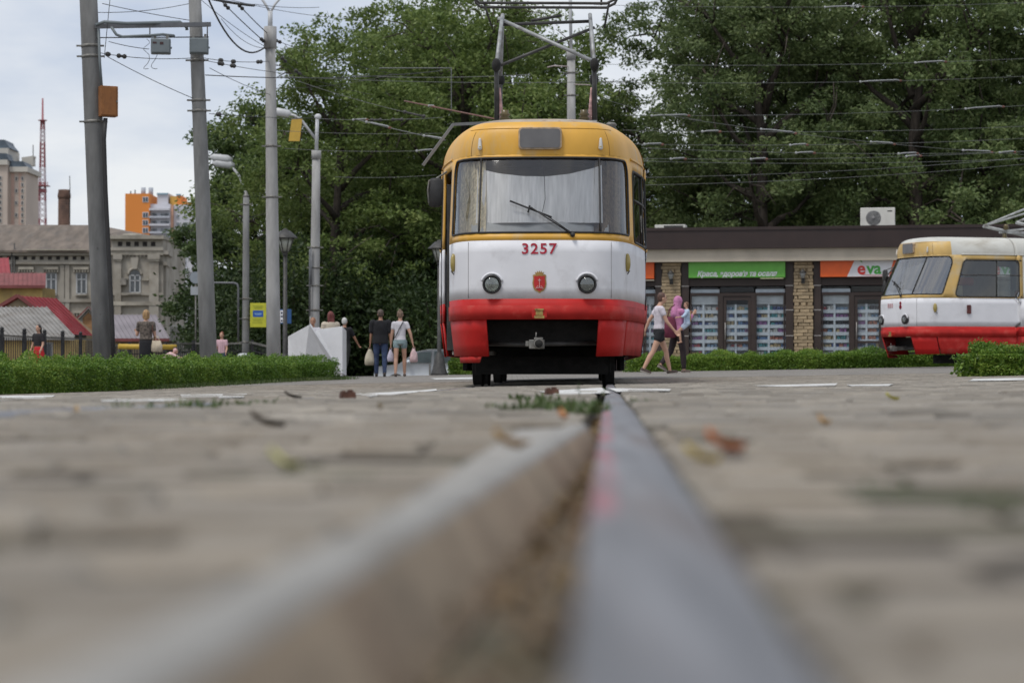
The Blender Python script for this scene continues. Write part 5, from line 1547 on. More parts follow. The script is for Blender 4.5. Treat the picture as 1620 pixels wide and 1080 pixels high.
def highrise():
    d = 520.0
    X = lambda px: (px - 810) * d / F; Z = lambda py: P(810, py, d).z
    o = empty('beige_high_rise', (0, 0, 0), 0, 'beige high-rise with blue-grey roof turrets at the left edge', 'high-rise')
    mb_ = mat('high_beige', (.50, .43, .37), rough=.9, var=.05, scale=.1); mc = mat('high_cream', (.52, .50, .45), rough=.9, var=.05, scale=.1); md = mat('high_roof', (.07, .095, .12), rough=.5, var=.3, scale=.5)
    mpk = mat('high_pink', (.48, .34, .28), rough=.9)
    MB().bb(X(-60), X(14), d - 2, d + 14, -1, Z(262)).build('front_wing', mb_, o)
    MB().bb(X(14.1), X(40), d, d + 14, -1, Z(266)).build('side_wing', mb_, o)
    MB().bb(X(-62), X(15), d - 2.6, d + 14.5, Z(262), Z(254)).build('cornice', mc, o); MB().bb(X(15.1), X(44), d - .8, d + 14.5, Z(272), Z(264)).build('cornice', mc, o)
    MB().bb(X(-60), X(12), d, d + 12, Z(254), Z(234)).build('attic', mc, o)
    MB().prism([(X(-62), Z(252)), (X(17), Z(255)), (X(13), Z(244)), (X(-62), Z(240))], d - 2.4, d + 3).build('mansard', md, o)
    MB().prism([(X(14), Z(264)), (X(43), Z(266)), (X(36), Z(255)), (X(17), Z(255))], d - .5, d + 8).build('mansard', md, o)
    MB().prism([(X(-60), Z(234)), (X(15), Z(234)), (X(7), Z(225)), (X(5), Z(220)), (X(-60), Z(219))], d + 1, d + 10).build('turret_roof', md, o)
    MB().bb(X(20), X(38), d + 9, d + 12, Z(256), Z(243)).prism([(X(19), Z(243)), (X(39), Z(243)), (X(39), Z(240))], d + 9, d + 12).build('gable_block', mc, o)
    MB().tube([(X(37), d + 10, Z(243)), (X(37), d + 10, Z(222))], .12, 4).build('aerial', M_DKST, o)
    for k in range(2): MB().bb(X(17 + 12 * k), X(22 + 12 * k), d - .12, d - .01, Z(360), Z(274)).build('pink_strip', mpk, o)
    wk = mat('high_window', (.07, .07, .08), rough=.3, var=.3, scale=.3)
    for r in range(11):
        y0 = 280 + 9.6 * r
        for px in (2, 33.5, 24):
            if px == 24 and r % 2: continue
            dd = d - 2 if px < 14 else d
            f = MB().bb(X(px) - .15, X(px + 2.6) + .15, dd - .15, dd - .02, Z(y0 + 5) - .15, Z(y0) + .15).build('window', mc, o)
            MB().bb(X(px), X(px + 2.6), dd - .2, dd - .152, Z(y0 + 5), Z(y0)).build('pane', wk, f)
highrise()

# ------------------------------------------------------------------ sheds with red roofs
M_RROOF = mat('red_roof', (.29, .038, .047), rough=.6, var=.08, scale=1, dirt=(.26, .06, .06), dirt_scale=2, dirt_amt=.25)
M_RROOF2 = mat('red_roof_old', (.20, .055, .052), rough=.7, var=.15, scale=2)
M_SHEDW = mat('shed_beige', (.33, .265, .175), rough=.9, var=.18, scale=1.5, dirt=(.18, .14, .10), dirt_scale=1.5, dirt_amt=.4)
M_SHEDY = mat('shed_yellow', (.52, .37, .14), rough=.85, var=.15, scale=2, dirt=(.36, .25, .12), dirt_scale=2.4, dirt_amt=.35)
M_GROOF = mat('grey_roof', (.26, .25, .235), rough=.8, var=.12, scale=2, dirt=(.16, .14, .12), dirt_scale=1.5, dirt_amt=.4)
M_LROOF = mat('lilac_roof', (.25, .225, .245), rough=.7, var=.08, scale=1)
def slab(mb, pts, th=.06):
    n = len(pts)
    return mb.add([Vector(p) for p in pts] + [Vector(p) - Vector((0, 0, th)) for p in pts], [tuple(range(n)), tuple(range(2 * n - 1, n - 1, -1))] + [(i, i + n, (i + 1) % n + n, (i + 1) % n) for i in range(n)])
def seams(p0, p1, q0, q1, n, r, name, m, par):
    """standing seams between the ridge p0-p1 and the eave q0-q1"""
    mb = MB()
    for k in range(n + 1):
        t = k / n; a = Vector(p0).lerp(Vector(p1), t); b = Vector(q0).lerp(Vector(q1), t); mb.bar(a + Vector((0, 0, r * .6)), b + Vector((0, 0, r * .6)), r)
    return mb.build(name, m, par)
def shed_a():
    d0, d1 = 82.0, 84.8
    o = empty('market_shed', (0, 0, 0), 0, 'low shed with bright red metal roof and beige gable behind the iron fence', 'shed')
    rf, rb = P(28, 468, d0), P(88, 472, d1); ef, eb = P(106, 528, d0), P(149, 531, d1)
    lf = P(-60, 520, d0); lb = P(0, 522, d1)
    mb = MB(); slab(mb, [rf, ef, eb, rb]); r = mb.build('roof', M_RROOF, o)
    mb = MB(); slab(mb, [lf, rf, rb, lb]); mb.build('roof', M_RROOF, o)
    seams(rf, rb, ef, eb, 9, .03, 'roof_seam', M_RROOF, r)
    z = -.3
    g = [Vector((lf.x + .2, d0 + .12, z)), Vector((ef.x - .15, d0 + .12, z)), Vector((ef.x - .15, d0 + .12, ef.z - .03)), Vector((rf.x, d0 + .12, rf.z - .09)), Vector((lf.x + .2, d0 + .12, lf.z - .03))]
    h = [v + Vector((rb.x - rf.x, d1 - d0 - .2, 0)) for v in g]
    MB().add(g + h, [(0, 1, 2, 3, 4), (9, 8, 7, 6, 5)] + [(i, i + 5, (i + 1) % 5 + 5, (i + 1) % 5) for i in (0, 1, 4)]).build('wall', M_SHEDW, o)
    MB().bar(rf + Vector((0, -.01, .02)), ef + Vector((0, -.01, .02)), .05, .12).bar(lf + Vector((0, -.01, .02)), rf + Vector((0, -.01, .02)), .05, .12).build('bargeboard', M_RROOF2, o)
    MB().bar(ef + Vector((.02, 0, -.05)), eb + Vector((.02, 0, -.05)), .09).build('gutter', M_DKST, o)
shed_a()
def simple_shed(label, px0, px1, py_eave, py_ridge, d, mw, mr, dep=3.0, skew=0, win=True, walls=True, ov=.2, vent=False):
    o = empty('market_shed', (0, 0, 0), 0, label, 'shed')
    a, b = P(px0, py_eave, d), P(px1, py_eave, d)
    c, e = P(px1 + skew, py_ridge, d + dep), P(px0 + skew, py_ridge, d + dep)
    mb = MB(); slab(mb, [a, b, c, e], .08); r = mb.build('roof', mr, o)
    seams(e, c, a, b, max(4, int((px1 - px0) / 7)), .03, 'roof_seam', mr, r)
    MB().bar(a + Vector((0, -.03, -.04)), b + Vector((0, -.03, -.04)), .05, .12).build('eave_board', M_RROOF2 if mr is not M_GROOF else M_GROOF, o)
    x0, x1 = a.x + ov, b.x - ov
    w = MB().bb(x0, x1, d + .25, d + dep, -.4, a.z - .05).build('wall', mw, o)
    if win:
        n = max(1, int((x1 - x0) / 1.1))
        for k in range(n):
            xc = x0 + (x1 - x0) * (k + .5) / n
            f = MB().bb(xc - .25, xc + .25, d + .22, d + .249, .45, 1.05).build('window', M_WFR, o); MB().bb(xc - .2, xc + .2, d + .215, d + .219, .5, 1.0).build('pane', M_WGL, f)
    return o
simple_shed('yellow shed with dull red roof below the old house windows', -60, 72, 452, 432, 95, M_SHEDY, M_RROOF2, win=False)
simple_shed('small dark red roofed shed at the far left above the yellow shed', -60, 17, 440, 408, 104, M_SHEDW, M_RROOF, 2.5, -4, win=False)
simple_shed('low kiosk with yellow boarded wall and grey corrugated roof seen through the iron fence', -60, 118, 533, 486, 72, M_SHEDY, M_GROOF, 3.0, -45)
simple_shed('low shed with pale lilac metal roof behind the woman in the black skirt', 172, 268, 536, 498, 92, M_SHEDW, M_LROOF, 3.4, -22, win=False)
def gable_small():
    d = 98.0
    o = empty('gabled_hut', (0, 0, 0), 0, 'small white gabled hut with tan boarded panel next to the first pole', 'hut')
    p = [P(px, py, d) for px, py in ((120, 570), (160, 570), (160, 506), (140, 487), (120, 506))]
    MB().prism([(v.x, v.z) for v in p], d, d + 3).build('wall', mat('hut_white', (.55, .54, .50), rough=.9, var=.1), o)
    MB().bar(P(117, 509, d - .1), P(140, 486, d - .1), .08).bar(P(140, 486, d - .1), P(163, 509, d - .1), .08).build('bargeboard', M_RROOF2, o)
    q = [P(px, py, d) for px, py in ((131, 545), (149, 545), (149, 503), (140, 494), (131, 503))]
    MB().prism([(v.x, v.z) for v in q], d - .04, d - .004).build('boarded_panel', mat('hut_tan', (.42, .24, .12), rough=.9, var=.2, scale=4), o)
    mb = MB(); slab(mb, [P(117, 510, d - .2), P(140, 486, d - .2), P(140, 486, d - .2) + Vector((0, 3.2, 0)), P(117, 510, d - .2) + Vector((0, 3.2, 0))]); slab(mb, [P(140, 486, d - .2), P(163, 510, d - .2), P(163, 510, d - .2) + Vector((0, 3.2, 0)), P(140, 486, d - .2) + Vector((0, 3.2, 0))]); mb.build('roof', M_GROOF, o)
gable_small()
# grey gateway wall at the end of the old house
o = empty('yard_gate', (0, 0, 0), 0, 'grey metal yard gate and wall beside the old house corner', 'gate')
d = 140.0
for px0, px1 in ((268, 285), (286, 303)):
    a, b = P(px0, 515, d), P(px1, 515, d)
    f = MB().bb(a.x, b.x, d, d + .08, -.3, a.z).build('gate_leaf', mat('gate_grey', (.30, .31, .31), rough=.7, var=.1), o)
    mb = MB()
    for k in range(6): x = a.x + (b.x - a.x) * (k + .5) / 6; mb.bb(x - .03, x + .03, d - .05, d - .004, -.3, a.z - .05)
    mb.build('rib', M_IRON, f)
a, b = P(303.5, 512, d), P(330, 512, d)
MB().bb(a.x, b.x, d, d + .3, -.3, a.z).build('wall', mat('yard_wall', (.24, .23, .20), rough=.9, var=.15), o)
# ================================================================== TREES, HEDGES
LEAF_A = leaf_mat('leaf_locust', [(.056, .095, .024), (.15, .21, .055), (.27, .32, .105)], .42)
LEAF_B = leaf_mat('leaf_dark', [(.034, .066, .022), (.09, .142, .044), (.18, .235, .085)], .36)
LEAF_C = leaf_mat('leaf_poplar', [(.06, .10, .038), (.145, .20, .07), (.26, .31, .13)], .38)
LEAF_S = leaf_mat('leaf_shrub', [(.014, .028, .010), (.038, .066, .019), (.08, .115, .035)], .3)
LEAF_H = leaf_mat('leaf_box', [(.035, .085, .012), (.14, .26, .035), (.34, .44, .08)], .35, rough=.42)
M_BARK = mat('bark', (.065, .052, .042), rough=.95, var=.3, scale=5, stretch=(3, 3, .6), bump=.8, bscale=14)

def leaf_quads(C, D, L, W, rg):
    """a four-cornered folded leaf at each centre C, axis D"""
    n = len(C)
    D = D / np.linalg.norm(D, axis=1, keepdims=True)
    r = rg.normal(size=(n, 3)); r[:, 2] += .0
    s = np.cross(D, r); s /= np.linalg.norm(s, axis=1, keepdims=True) + 1e-9
    up = np.cross(s, D)
    L = L[:, None]; W = W[:, None]
    V = np.stack([C - D * L * .5, C + s * W * .5 + up * W * .12, C + D * L * .5, C - s * W * .5 + up * W * .12], 1)
    return V.reshape(-1, 3), np.arange(4 * n).reshape(-1, 4)

def tree_meshes(seed, H, Rc, base, n_clump, per, leaf, spread=.62, lobes=9, top=1.0, gap=.0):
    """trunk with limbs, and a crown of leaf sprays gathered round the twigs"""
    rg = np.random.default_rng(seed)
    mb = MB()
    tips = []
    trunk_r = .018 * H + .06
    pts = [Vector((0, 0, -.4))]
    for k in range(1, 7):
        t = k / 6; pts.append(Vector((rg.normal(0, .10) * t * 2, rg.normal(0, .10) * t * 2, H * .72 * t)))
    mb.tube(pts, [trunk_r * (1.25 if i == 0 else 1 - .75 * i / 6) for i in range(7)], 10)
    lob = []
    for i in range(lobes):
        a = 2.39996 * i + rg.uniform(-.3, .3); f = (i + .5) / lobes
        z = base + (H * top - base) * (f ** .9) * .92 + rg.uniform(-.4, .4)
        q = (z - base) / (H - base)
        rr = Rc * (math.sin(math.pi * min(.97, .16 + .8 * q)) ** .7) * rg.uniform(.45, .8)
        c = np.array([math.cos(a) * rr, math.sin(a) * rr, z])
        sz = Rc * rg.uniform(.34, .55) * (1.1 - .35 * q)
        lob.append((c, sz))
        st = pts[1].lerp(pts[-1], min(.95, max(.0, (z - 1.5) / (H * .72) - .15)))
        mid = st.lerp(Vector(c), .5) + Vector((0, 0, -.25 + rg.normal(0, .2)))
        mb.tube([st, st.lerp(mid, .5) + Vector((0, 0, .1)), mid, Vector(c)], [trunk_r * .42, trunk_r * .34, trunk_r * .24, trunk_r * .08], 7)
        for j in range(5):
            d = rg.normal(size=3); d /= np.linalg.norm(d); e = c + d * sz * .85
            mb.tube([mid.lerp(Vector(c), .4 + .12 * j), Vector(c).lerp(Vector(e), .5) + Vector((0, 0, .1)), Vector(e)], [trunk_r * .13, trunk_r * .08, .012], 5)
    lob.append((np.array([0, 0, H * .82]), Rc * .42))
    cl = []; cr = []
    sizes = np.array([s ** 2 for _, s in lob]); pr = sizes / sizes.sum()
    for k in range(n_clump):
        c, s = lob[rg.choice(len(lob), p=pr)]
        d = rg.normal(size=3); d /= np.linalg.norm(d)
        r = s * (rg.random() ** .38) * rg.uniform(.85, 1.12)
        p = c + d * r * np.array([1, 1, .8])
        if p[2] < base * .75: p[2] = base * .75 + rg.random()
        cl.append(p); cr.append(rg.uniform(.55, 1.25) * spread)
    cl = np.array(cl); cr = np.array(cr)
    ii = np.repeat(np.arange(n_clump), per)
    off = rg.normal(size=(len(ii), 3)); off /= np.linalg.norm(off, axis=1, keepdims=True) + 1e-9
    off *= (rg.random((len(ii), 1)) ** .45) * cr[ii][:, None] * np.array([1, 1, .55])
    C = cl[ii] + off
    D = off * np.array([1, 1, .4]) + rg.normal(size=C.shape) * .35 + np.array([0, 0, -.12])
    L = leaf * rg.uniform(.6, 1.35, len(C)); W = L * rg.uniform(.38, .6, len(C))
    V, Q = leaf_quads(C, D, L, W, rg)
    me = np_mesh('crown', V, Q)
    tm = bpy.data.meshes.new('trunk'); tm.from_pydata(mb.v, [], mb.f); tm.polygons.foreach_set('use_smooth', mb.sm); tm.update()
    tm.materials.append(M_BARK)
    return tm, me

T_LOC = tree_meshes(11, 14.0, 5.0, 2.2, 520, 100, .17, .72, 15)
T_LOC2 = tree_meshes(12, 14.0, 4.6, 2.0, 460, 100, .17, .72, 13)
T_POP = tree_meshes(13, 15.0, 4.6, 2.6, 430, 140, .155, .66, 17)
T_POP2 = tree_meshes(14, 15.0, 4.8, 3.0, 360, 140, .155, .62, 18)
T_DARK = tree_meshes(15, 11.0, 2.7, 1.2, 330, 84, .17, .55, 11)
for m_, lm in ((T_LOC, LEAF_A), (T_LOC2, LEAF_A), (T_POP, LEAF_C), (T_POP2, LEAF_C), (T_DARK, LEAF_B)): m_[1].materials.append(lm)
def tree(px, d, src, scale, rz, label, dz=0.0, sx=1.0):
    p = P(px, 589, d)
    o = empty('tree', (p.x, d, float(zt(p.x, min(d, 100))) + dz), rz, label, 'tree', 'trees behind the square')
    t = bpy.data.objects.new('trunk', src[0]); COL.objects.link(t); t.parent = o
    c = bpy.data.objects.new('crown', src[1]); COL.objects.link(c); c.parent = o
    o.scale = (scale * sx, scale * sx, scale)
    return o
tree(398, 97, T_DARK, 1.08, .4, 'dark rounded tree at the left end of the trees with a lower crown')
tree(330, 112, T_DARK, .82, 2.4, 'small dark tree peeping out behind the leftmost dark rounded tree')
tree(530, 88, T_LOC, .98, .2, 'light green tree rising behind the two lamp posts left of the tram')
tree(640, 96, T_LOC2, 1.18, 1.9, 'tallest light green tree between the lamp posts and the tram')
tree(745, 90, T_LOC, 1.12, 3.3, 'light green tree directly behind the left half of the tram')
tree(860, 96, T_LOC2, 1.10, 4.5, 'light green tree behind the pantograph of the front tram')
tree(935, 93, T_LOC, .86, 5.3, 'light green tree left of the bright sky gap beside the pantograph')
tree(1125, 92, T_POP2, 1.10, .7, 'loose darker tree standing right of the bright sky gap')
tree(1205, 86, T_POP, 1.12, 1.2, 'dark tree above the green shop sign')
tree(1335, 91, T_POP2, 1.25, 2.9, 'dark tree above the tall air conditioner')
tree(1450, 86, T_POP, 1.18, 4.2, 'dark tree above the cab of the turning tram')
tree(1570, 90, T_POP2, 1.28, 5.1, 'dark tree above the pantograph of the turning tram')
tree(1690, 87, T_POP, 1.2, .3, 'dark tree at the right edge behind the shops')
# second row
for k, (px, d, s, src, r) in enumerate([(455, 108, .86, T_LOC2, 1.1), (565, 112, 1.05, T_DARK, 2), (690, 112, 1.2, T_LOC, 3.1), (800, 116, 1.1, T_LOC2, .3), (905, 114, .95, T_DARK, 4.4),
                                        (1035, 116, .62, T_POP, 5.5), (1150, 110, .85, T_POP, 2.2), (1270, 112, 1.1, T_POP, 3.6), (1400, 112, 1.12, T_POP2, .9), (1510, 114, .98, T_POP, 1.6), (1640, 112, 1.05, T_POP2, 2.6)]):
    tree(px, d, src, s, r, ['back-row tree seen between the leftmost dark rounded tree and the light green trees', 'back-row dark tree behind the tallest light green tree, left side', 'back-row light green tree filling in above the front tram, left side', 'back-row light green tree behind the pantograph, left side', 'back-row dark tree behind the pantograph, right side',
                            'low back-row tree under the bright sky gap', 'back-row tree behind the loose darker tree', 'back-row tree behind the dark tree over the green sign', 'back-row tree behind the tall air conditioner', 'back-row tree behind the cab of the turning tram', 'back-row tree behind the shops at the right edge'][k])
# shrubs under the trees
def shrub_mesh(seed, H, Rc, n, leaf):
    rg = np.random.default_rng(seed)
    m = 60; cl = rg.normal(size=(m, 3)); cl /= np.linalg.norm(cl, axis=1, keepdims=True)
    cl *= (rg.random((m, 1)) ** .4) * np.array([Rc, Rc * .8, H * .5]) * rg.uniform(.8, 1.1, (m, 1)); cl[:, 2] += H * .5
    ii = rg.integers(0, m, n); off = rg.normal(size=(n, 3)) * .32
    C = cl[ii] + off; C[:, 2] = np.abs(C[:, 2])
    L = leaf * rg.uniform(.6, 1.3, n)
    V, Q = leaf_quads(C, off + rg.normal(size=(n, 3)) * .3 + 1e-3, L, L * .5, rg)
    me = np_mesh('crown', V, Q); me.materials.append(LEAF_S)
    mb = MB()
    for k in range(7):
        a = rg.random() * 6.28; mb.tube([(0, 0, -.1), (math.cos(a) * Rc * .25, math.sin(a) * Rc * .25, H * .4), (math.cos(a) * Rc * .5, math.sin(a) * Rc * .5, H * .75)], [.05, .035, .012], 5)
    tm = bpy.data.meshes.new('stem'); tm.from_pydata(mb.v, [], mb.f); tm.update(); tm.materials.append(M_BARK)
    return tm, me
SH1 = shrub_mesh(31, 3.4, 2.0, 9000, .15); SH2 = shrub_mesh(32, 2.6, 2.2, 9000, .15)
shr = [(378, 98, .9, SH1, 'behind the round sign by the second pole'), (372, 92, 1.25, SH1, 'behind the shortest pole with the yellow sign'), (425, 86, 1.2, SH2, 'behind the yellow sign'), (478, 84, 1.35, SH1, 'behind the street lantern'), (535, 88, 1.5, SH1, 'behind the white folded panels'),
       (585, 86, 1.3, SH2, 'behind the man in the black shirt'), (640, 90, 1.4, SH1, 'behind the woman in denim shorts'), (690, 84, 1.35, SH2, 'behind the white car'), (735, 88, 1.5, SH1, 'hidden mostly by the front tram'), (1010, 90, 1.3, SH1, 'beside the right flank of the front tram'),
       (505, 98, 2.0, SH2, 'tall and dark behind the white lamp post'), (610, 102, 2.2, SH2, 'tall and dark between the walking couple and the trees'), (700, 100, 2.2, SH1, 'tall and dark left of the tram door'), (420, 100, 2.0, SH1, 'tall and dark left of the thick lamp post')]
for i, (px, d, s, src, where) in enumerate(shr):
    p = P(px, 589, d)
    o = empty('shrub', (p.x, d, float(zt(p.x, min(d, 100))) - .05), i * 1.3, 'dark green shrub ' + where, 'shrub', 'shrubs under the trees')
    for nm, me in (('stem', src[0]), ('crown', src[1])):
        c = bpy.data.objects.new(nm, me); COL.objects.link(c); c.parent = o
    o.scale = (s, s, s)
# far wood that closes the view beyond the trees
rg = np.random.default_rng(77)
n = 42000
C = np.stack([rg.uniform(-16, 52, n), rg.uniform(125, 140, n), np.zeros(n)], -1)
hprof = np.interp(C[:, 0], [-16, -13, -8, 0, 7, 10, 14, 24, 52], [2, 7.5, 9.5, 10, 8.0, 6.5, 9.5, 14, 16]) * (1 + .18 * np.sin(C[:, 0] * .9) + .1 * np.sin(C[:, 0] * 2.3 + C[:, 1]))
C[:, 2] = rg.random(n) ** .8 * hprof
L = .42 * rg.uniform(.6, 1.4, n)
V, Q = leaf_quads(C, rg.normal(size=(n, 3)), L, L * .55, rg)
o = link_mesh('far_wood', np_mesh('far_wood', V, Q), LEAF_B)
tag(o, 'dark mass of far trees closing the view behind the square', 'wood', kind='stuff')

# ------------------------------------------------------------------ clipped hedges
def hedge(path, w, h, n, leaf, label, seed, m=LEAF_H):
    """a clipped hedge along a ground path: woody core and thousands of small leaves"""
    rg = np.random.default_rng(seed)
    path = [Vector(p) for p in path]
    cum = [0.0]
    for a, b in zip(path, path[1:]): cum.append(cum[-1] + (b - a).length)
    tot = cum[-1]
    px_ = np.array([p.x for p in path]); py_ = np.array([p.y for p in path])
    s = rg.random(n) * tot
    X = np.interp(s, cum, px_); Y = np.interp(s, cum, py_)
    e = .05; dx = np.interp(np.clip(s + e, 0, tot), cum, px_) - np.interp(np.clip(s - e, 0, tot), cum, px_); dy = np.interp(np.clip(s + e, 0, tot), cum, py_) - np.interp(np.clip(s - e, 0, tot), cum, py_)
    dl = np.hypot(dx, dy) + 1e-9; nx, ny = dy / dl, -dx / dl
    bump = .05 * np.sin(s * 3.1) + .045 * np.sin(s * 7.7 + 1) + .02 * np.sin(s * 13.1 + 2)
    # leaves sit mostly in the outer skin
    face = rg.random(n)
    q = rg.uniform(-1, 1, n); t = rg.random(n)
    depth = np.abs(rg.normal(0, .045, n))
    on_top = face < .42
    off = np.where(on_top, q * (w / 2), np.where(face < .80, w / 2, -w / 2))
    zz = np.where(on_top, h, h * t ** .9)
    rr = .10
    # rounded shoulders
    ed = np.clip((np.abs(off) - (w / 2 - rr)) / rr, 0, 1) * np.clip((zz - (h - rr)) / rr, 0, 1)
    zz = zz - ed * rr * .45; off = off * (1 - ed * .08)
    lump = bump + .065 * np.sin(s * 5.3 + q * 6 + zz * 9) * np.sin(zz * 14 + s * 2.2)
    zz = np.where(on_top, zz + lump - depth + .06 * rg.random(n) ** 9, zz)
    off = np.where(on_top, off, off + np.sign(off) * (lump * .8 - depth))
    # ends
    X = X + nx * off; Y = Y + ny * off
    Z = zt(X, Y) + np.maximum(zz, .01)
    C = np.stack([X, Y, Z], -1)
    D = np.stack([nx * off * 1.2, ny * off * 1.2, zz * .35], -1) + rg.normal(size=(n, 3)) * .6
    L = leaf * rg.uniform(.6, 1.4, n)
    V, Q = leaf_quads(C, D, L, L * .55, rg)
    root = empty('hedge', path[0], 0, label, 'hedge', 'clipped box hedges')
    me = np_mesh('foliage', V - np.array(path[0]), Q); me.materials.append(m)
    f = link_mesh('foliage', me, None, root)
    # woody, shaded core: twigs as crossed slabs
    mb = MB()
    k = int(tot / .35)
    for i in range(k):
        ss = tot * (i + .5) / k; x = np.interp(ss, cum, px_); y = np.interp(ss, cum, py_); z = float(zt(x, y))
        for j in range(3):
            a = rg.random() * 6.28; rr = w * .36
            mb.tube([(x, y, z - .05), (x + math.cos(a) * rr * .5, y + math.sin(a) * rr * .5, z + h * .5), (x + math.cos(a) * rr, y + math.sin(a) * rr, z + h * .86)], [.014, .01, .004], 4)
    b = mb.build('branches', M_BARK, root); b.data.transform(Matrix.Translation(-path[0]))
    # inner leaf layer that closes the hedge
    n2 = n // 3
    s = rg.random(n2) * tot; X = np.interp(s, cum, px_) + rg.uniform(-.5, .5, n2) * w * .7; Y = np.interp(s, cum, py_) + rg.uniform(-.4, .4, n2) * w * .7
    Z = zt(X, Y) + rg.random(n2) * h * .88
    C = np.stack([X, Y, Z], -1); L = leaf * 1.8 * rg.uniform(.6, 1.3, n2)
    V, Q = leaf_quads(C, rg.normal(size=(n2, 3)), L, L * .6, rg)
    me = np_mesh('inner_foliage', V - np.array(path[0]), Q); me.materials.append(m); link_mesh('inner_foliage', me, None, root)
    return root
hl = [gpx(-90, 27.5), gpx(60, 30.3), gpx(190, 34), gpx(330, 39.5), gpx(440, 44.6), gpx(508, 46.8)]
hedge(hl, .85, .41, 105000, .034, 'long bright green clipped hedge in front of the poles at left', 91)
hr = [gpx(1000, 62), gpx(1150, 61), gpx(1300, 60), gpx(1420, 60.5), gpx(1520, 61)]
hedge(hr, .8, .43, 56000, .042, 'dark green clipped hedge below the shop windows', 92)
hn = [gpx(1540, 29.8), gpx(1600, 29.8), gpx(1700, 30), gpx(1800, 30.2)]
hedge(hn, .85, .33, 52000, .034, 'rounded end of a clipped hedge at the right edge in front of the turning tram', 93)
hm = [gpx(722, 66), gpx(760, 65.5), gpx(800, 65)]
hedge(hm, .7, .45, 15000, .05, 'short piece of clipped hedge seen under the left end of the front tram', 94)
# weeds at the foot of the left hedge
V = []; rg = np.random.default_rng(5)
for k in range(2600):
    pass
n = 2600
s = rg.random(n); X = np.interp(s, [0, .55, 1], [hl[2].x + .1, hl[4].x, hl[5].x + .1]) + .42 + rg.normal(0, .14, n); Y = np.interp(s, [0, .55, 1], [hl[2].y, hl[4].y, hl[5].y]) - .30 + rg.normal(0, .25, n)
C = np.stack([X, Y, zt(X, Y) + .03], -1); D = rg.normal(size=(n, 3)) * .4 + np.array([0, 0, 1.0]); L = .10 * rg.uniform(.4, 1.3, n)
Vq, Qq = leaf_quads(C, D, L, L * .14, rg)
tag(link_mesh('grass', np_mesh('grass', Vq, Qq), M_WEED), 'thin grass along the foot of the left hedge', 'grass', kind='stuff')
# ================================================================== POLES, LAMPS, FENCES, SIGNS, CAR
M_CONC = mat('concrete_pole', (.22, .22, .215), rough=.9, var=.13, scale=3, stretch=(2, 2, .5), bump=.35, bscale=30, dirt=(.15, .15, .145), dirt_scale=2.2, dirt_amt=.42)
M_CONCL = mat('concrete_light', (.36, .355, .345), rough=.9, var=.1, scale=3, stretch=(2, 2, .5), bump=.25, bscale=30, dirt=(.25, .24, .23), dirt_scale=2.2, dirt_amt=.35)
M_GREY = mat('grey_box', (.15, .175, .185), rough=.55, var=.08, scale=3)
M_PIPE = mat('grey_pipe', (.15, .155, .165), rough=.5, var=.1, metal=.2)
M_LAMPW = mat('lamp_pale', (.52, .53, .54), rough=.45, var=.06)
M_RUSTO = mat('rust_box', (.28, .115, .035), rough=.8, var=.22, scale=4, dirt=(.13, .055, .025), dirt_scale=3, dirt_amt=.45, stretch=(1, 1, .5), bump=.15)

def pole(base, top, r0, r1, label, m=M_CONC, bands=(), name='concrete_pole', cat='pole', group='concrete poles around the square'):
    base = Vector(base); top = Vector(top)
    o = empty(name, base, 0, label, cat, group)
    d = top - base
    MB().tube([d * t + Vector((0, 0, -.3 if t == 0 else 0)) for t in (0, .25, .5, .75, 1)], r0, 20, r1=r1).build('shaft', m, o)
    for t in bands:
        r = r0 + (r1 - r0) * t
        q = d.normalized()
        MB().tube([d * t - q * .03, d * t + q * .03], r + .008, 20).bar(d * t + Vector((-r - .10, -.02, 0)), d * t + Vector((r + .10, -.02, 0)), .03, .035).build('clamp', M_IRON, o)
    return o
D1, D2 = 47.0, 48.0
def along(px0, py0, px1, py1, d, py): return P(px0 + (px1 - px0) * (py - py0) / (py1 - py0), py, d)
# pole 1 and 2: leaning a little away from the wires
b1, t1 = gpx(165.5, D1), P(137.5, -60, D1)
p1 = pole(b1, t1, .205, .178, 'thick leaning concrete pole with the rusty box, first from the left', mat('concrete_dark', (.15, .15, .147), rough=.9, var=.16, scale=3, stretch=(2, 2, .5), bump=.35, bscale=30, dirt=(.17, .165, .155), dirt_scale=2.2, dirt_amt=.3), bands=(.62, .775, .80))
b2, t2 = gpx(332, D2), P(306, -60, D2)
p2 = pole(b2, t2, .185, .125, 'slimmer leaning concrete pole holding the crossbeam, second from the left', bands=(.645, .67, .765))
def at1(py, dx=0): return along(165.5, 590, 137.5, -60, D1, py) + Vector((dx, 0, 0))
def at2(py, dx=0): return along(332, 590, 306, -60, D2, py) + Vector((dx, 0, 0))
# crossbeam between the poles, with cable and two grey boxes
cb = empty('crossbeam', at1(42), 0, 'grey steel crossbeam between the two leaning poles with a sagging cable', 'crossbeam')
off = at1(42)
def rel(v): return Vector(v) - off
MB().bar(rel(P(150, 42, D1 - .2)), rel(P(333, 39, D2 - .2)), .085, .09).build('beam', M_PIPE, cb)
MB().tube([rel(P(152, 40, D1 - .28)), rel(P(165, 35, D1 - .28)), rel(P(200, 37.5, D1 - .28)), rel(P(285, 35.5, D2 - .28)), rel(P(295, 43, D2 - .28)), rel(P(296, 48, D2 - .28))], .035, 7).tube([rel(P(176, 43, D1 - .28)), rel(P(184, 55, D1 - .28)), rel(P(194, 58.5, D1 - .28)), rel(P(235, 56.5, D1 - .28)), rel(P(258, 55, D1 - .28)), rel(P(275, 57, D2 - .28))], .03, 7).build('beam_cable', M_GREY, cb)
MB().tube([rel(P(152, 60, D1 - .2)), rel(P(330, 59, D2 - .2))], .012, 5).build('carrier_wire', M_DKST, cb)
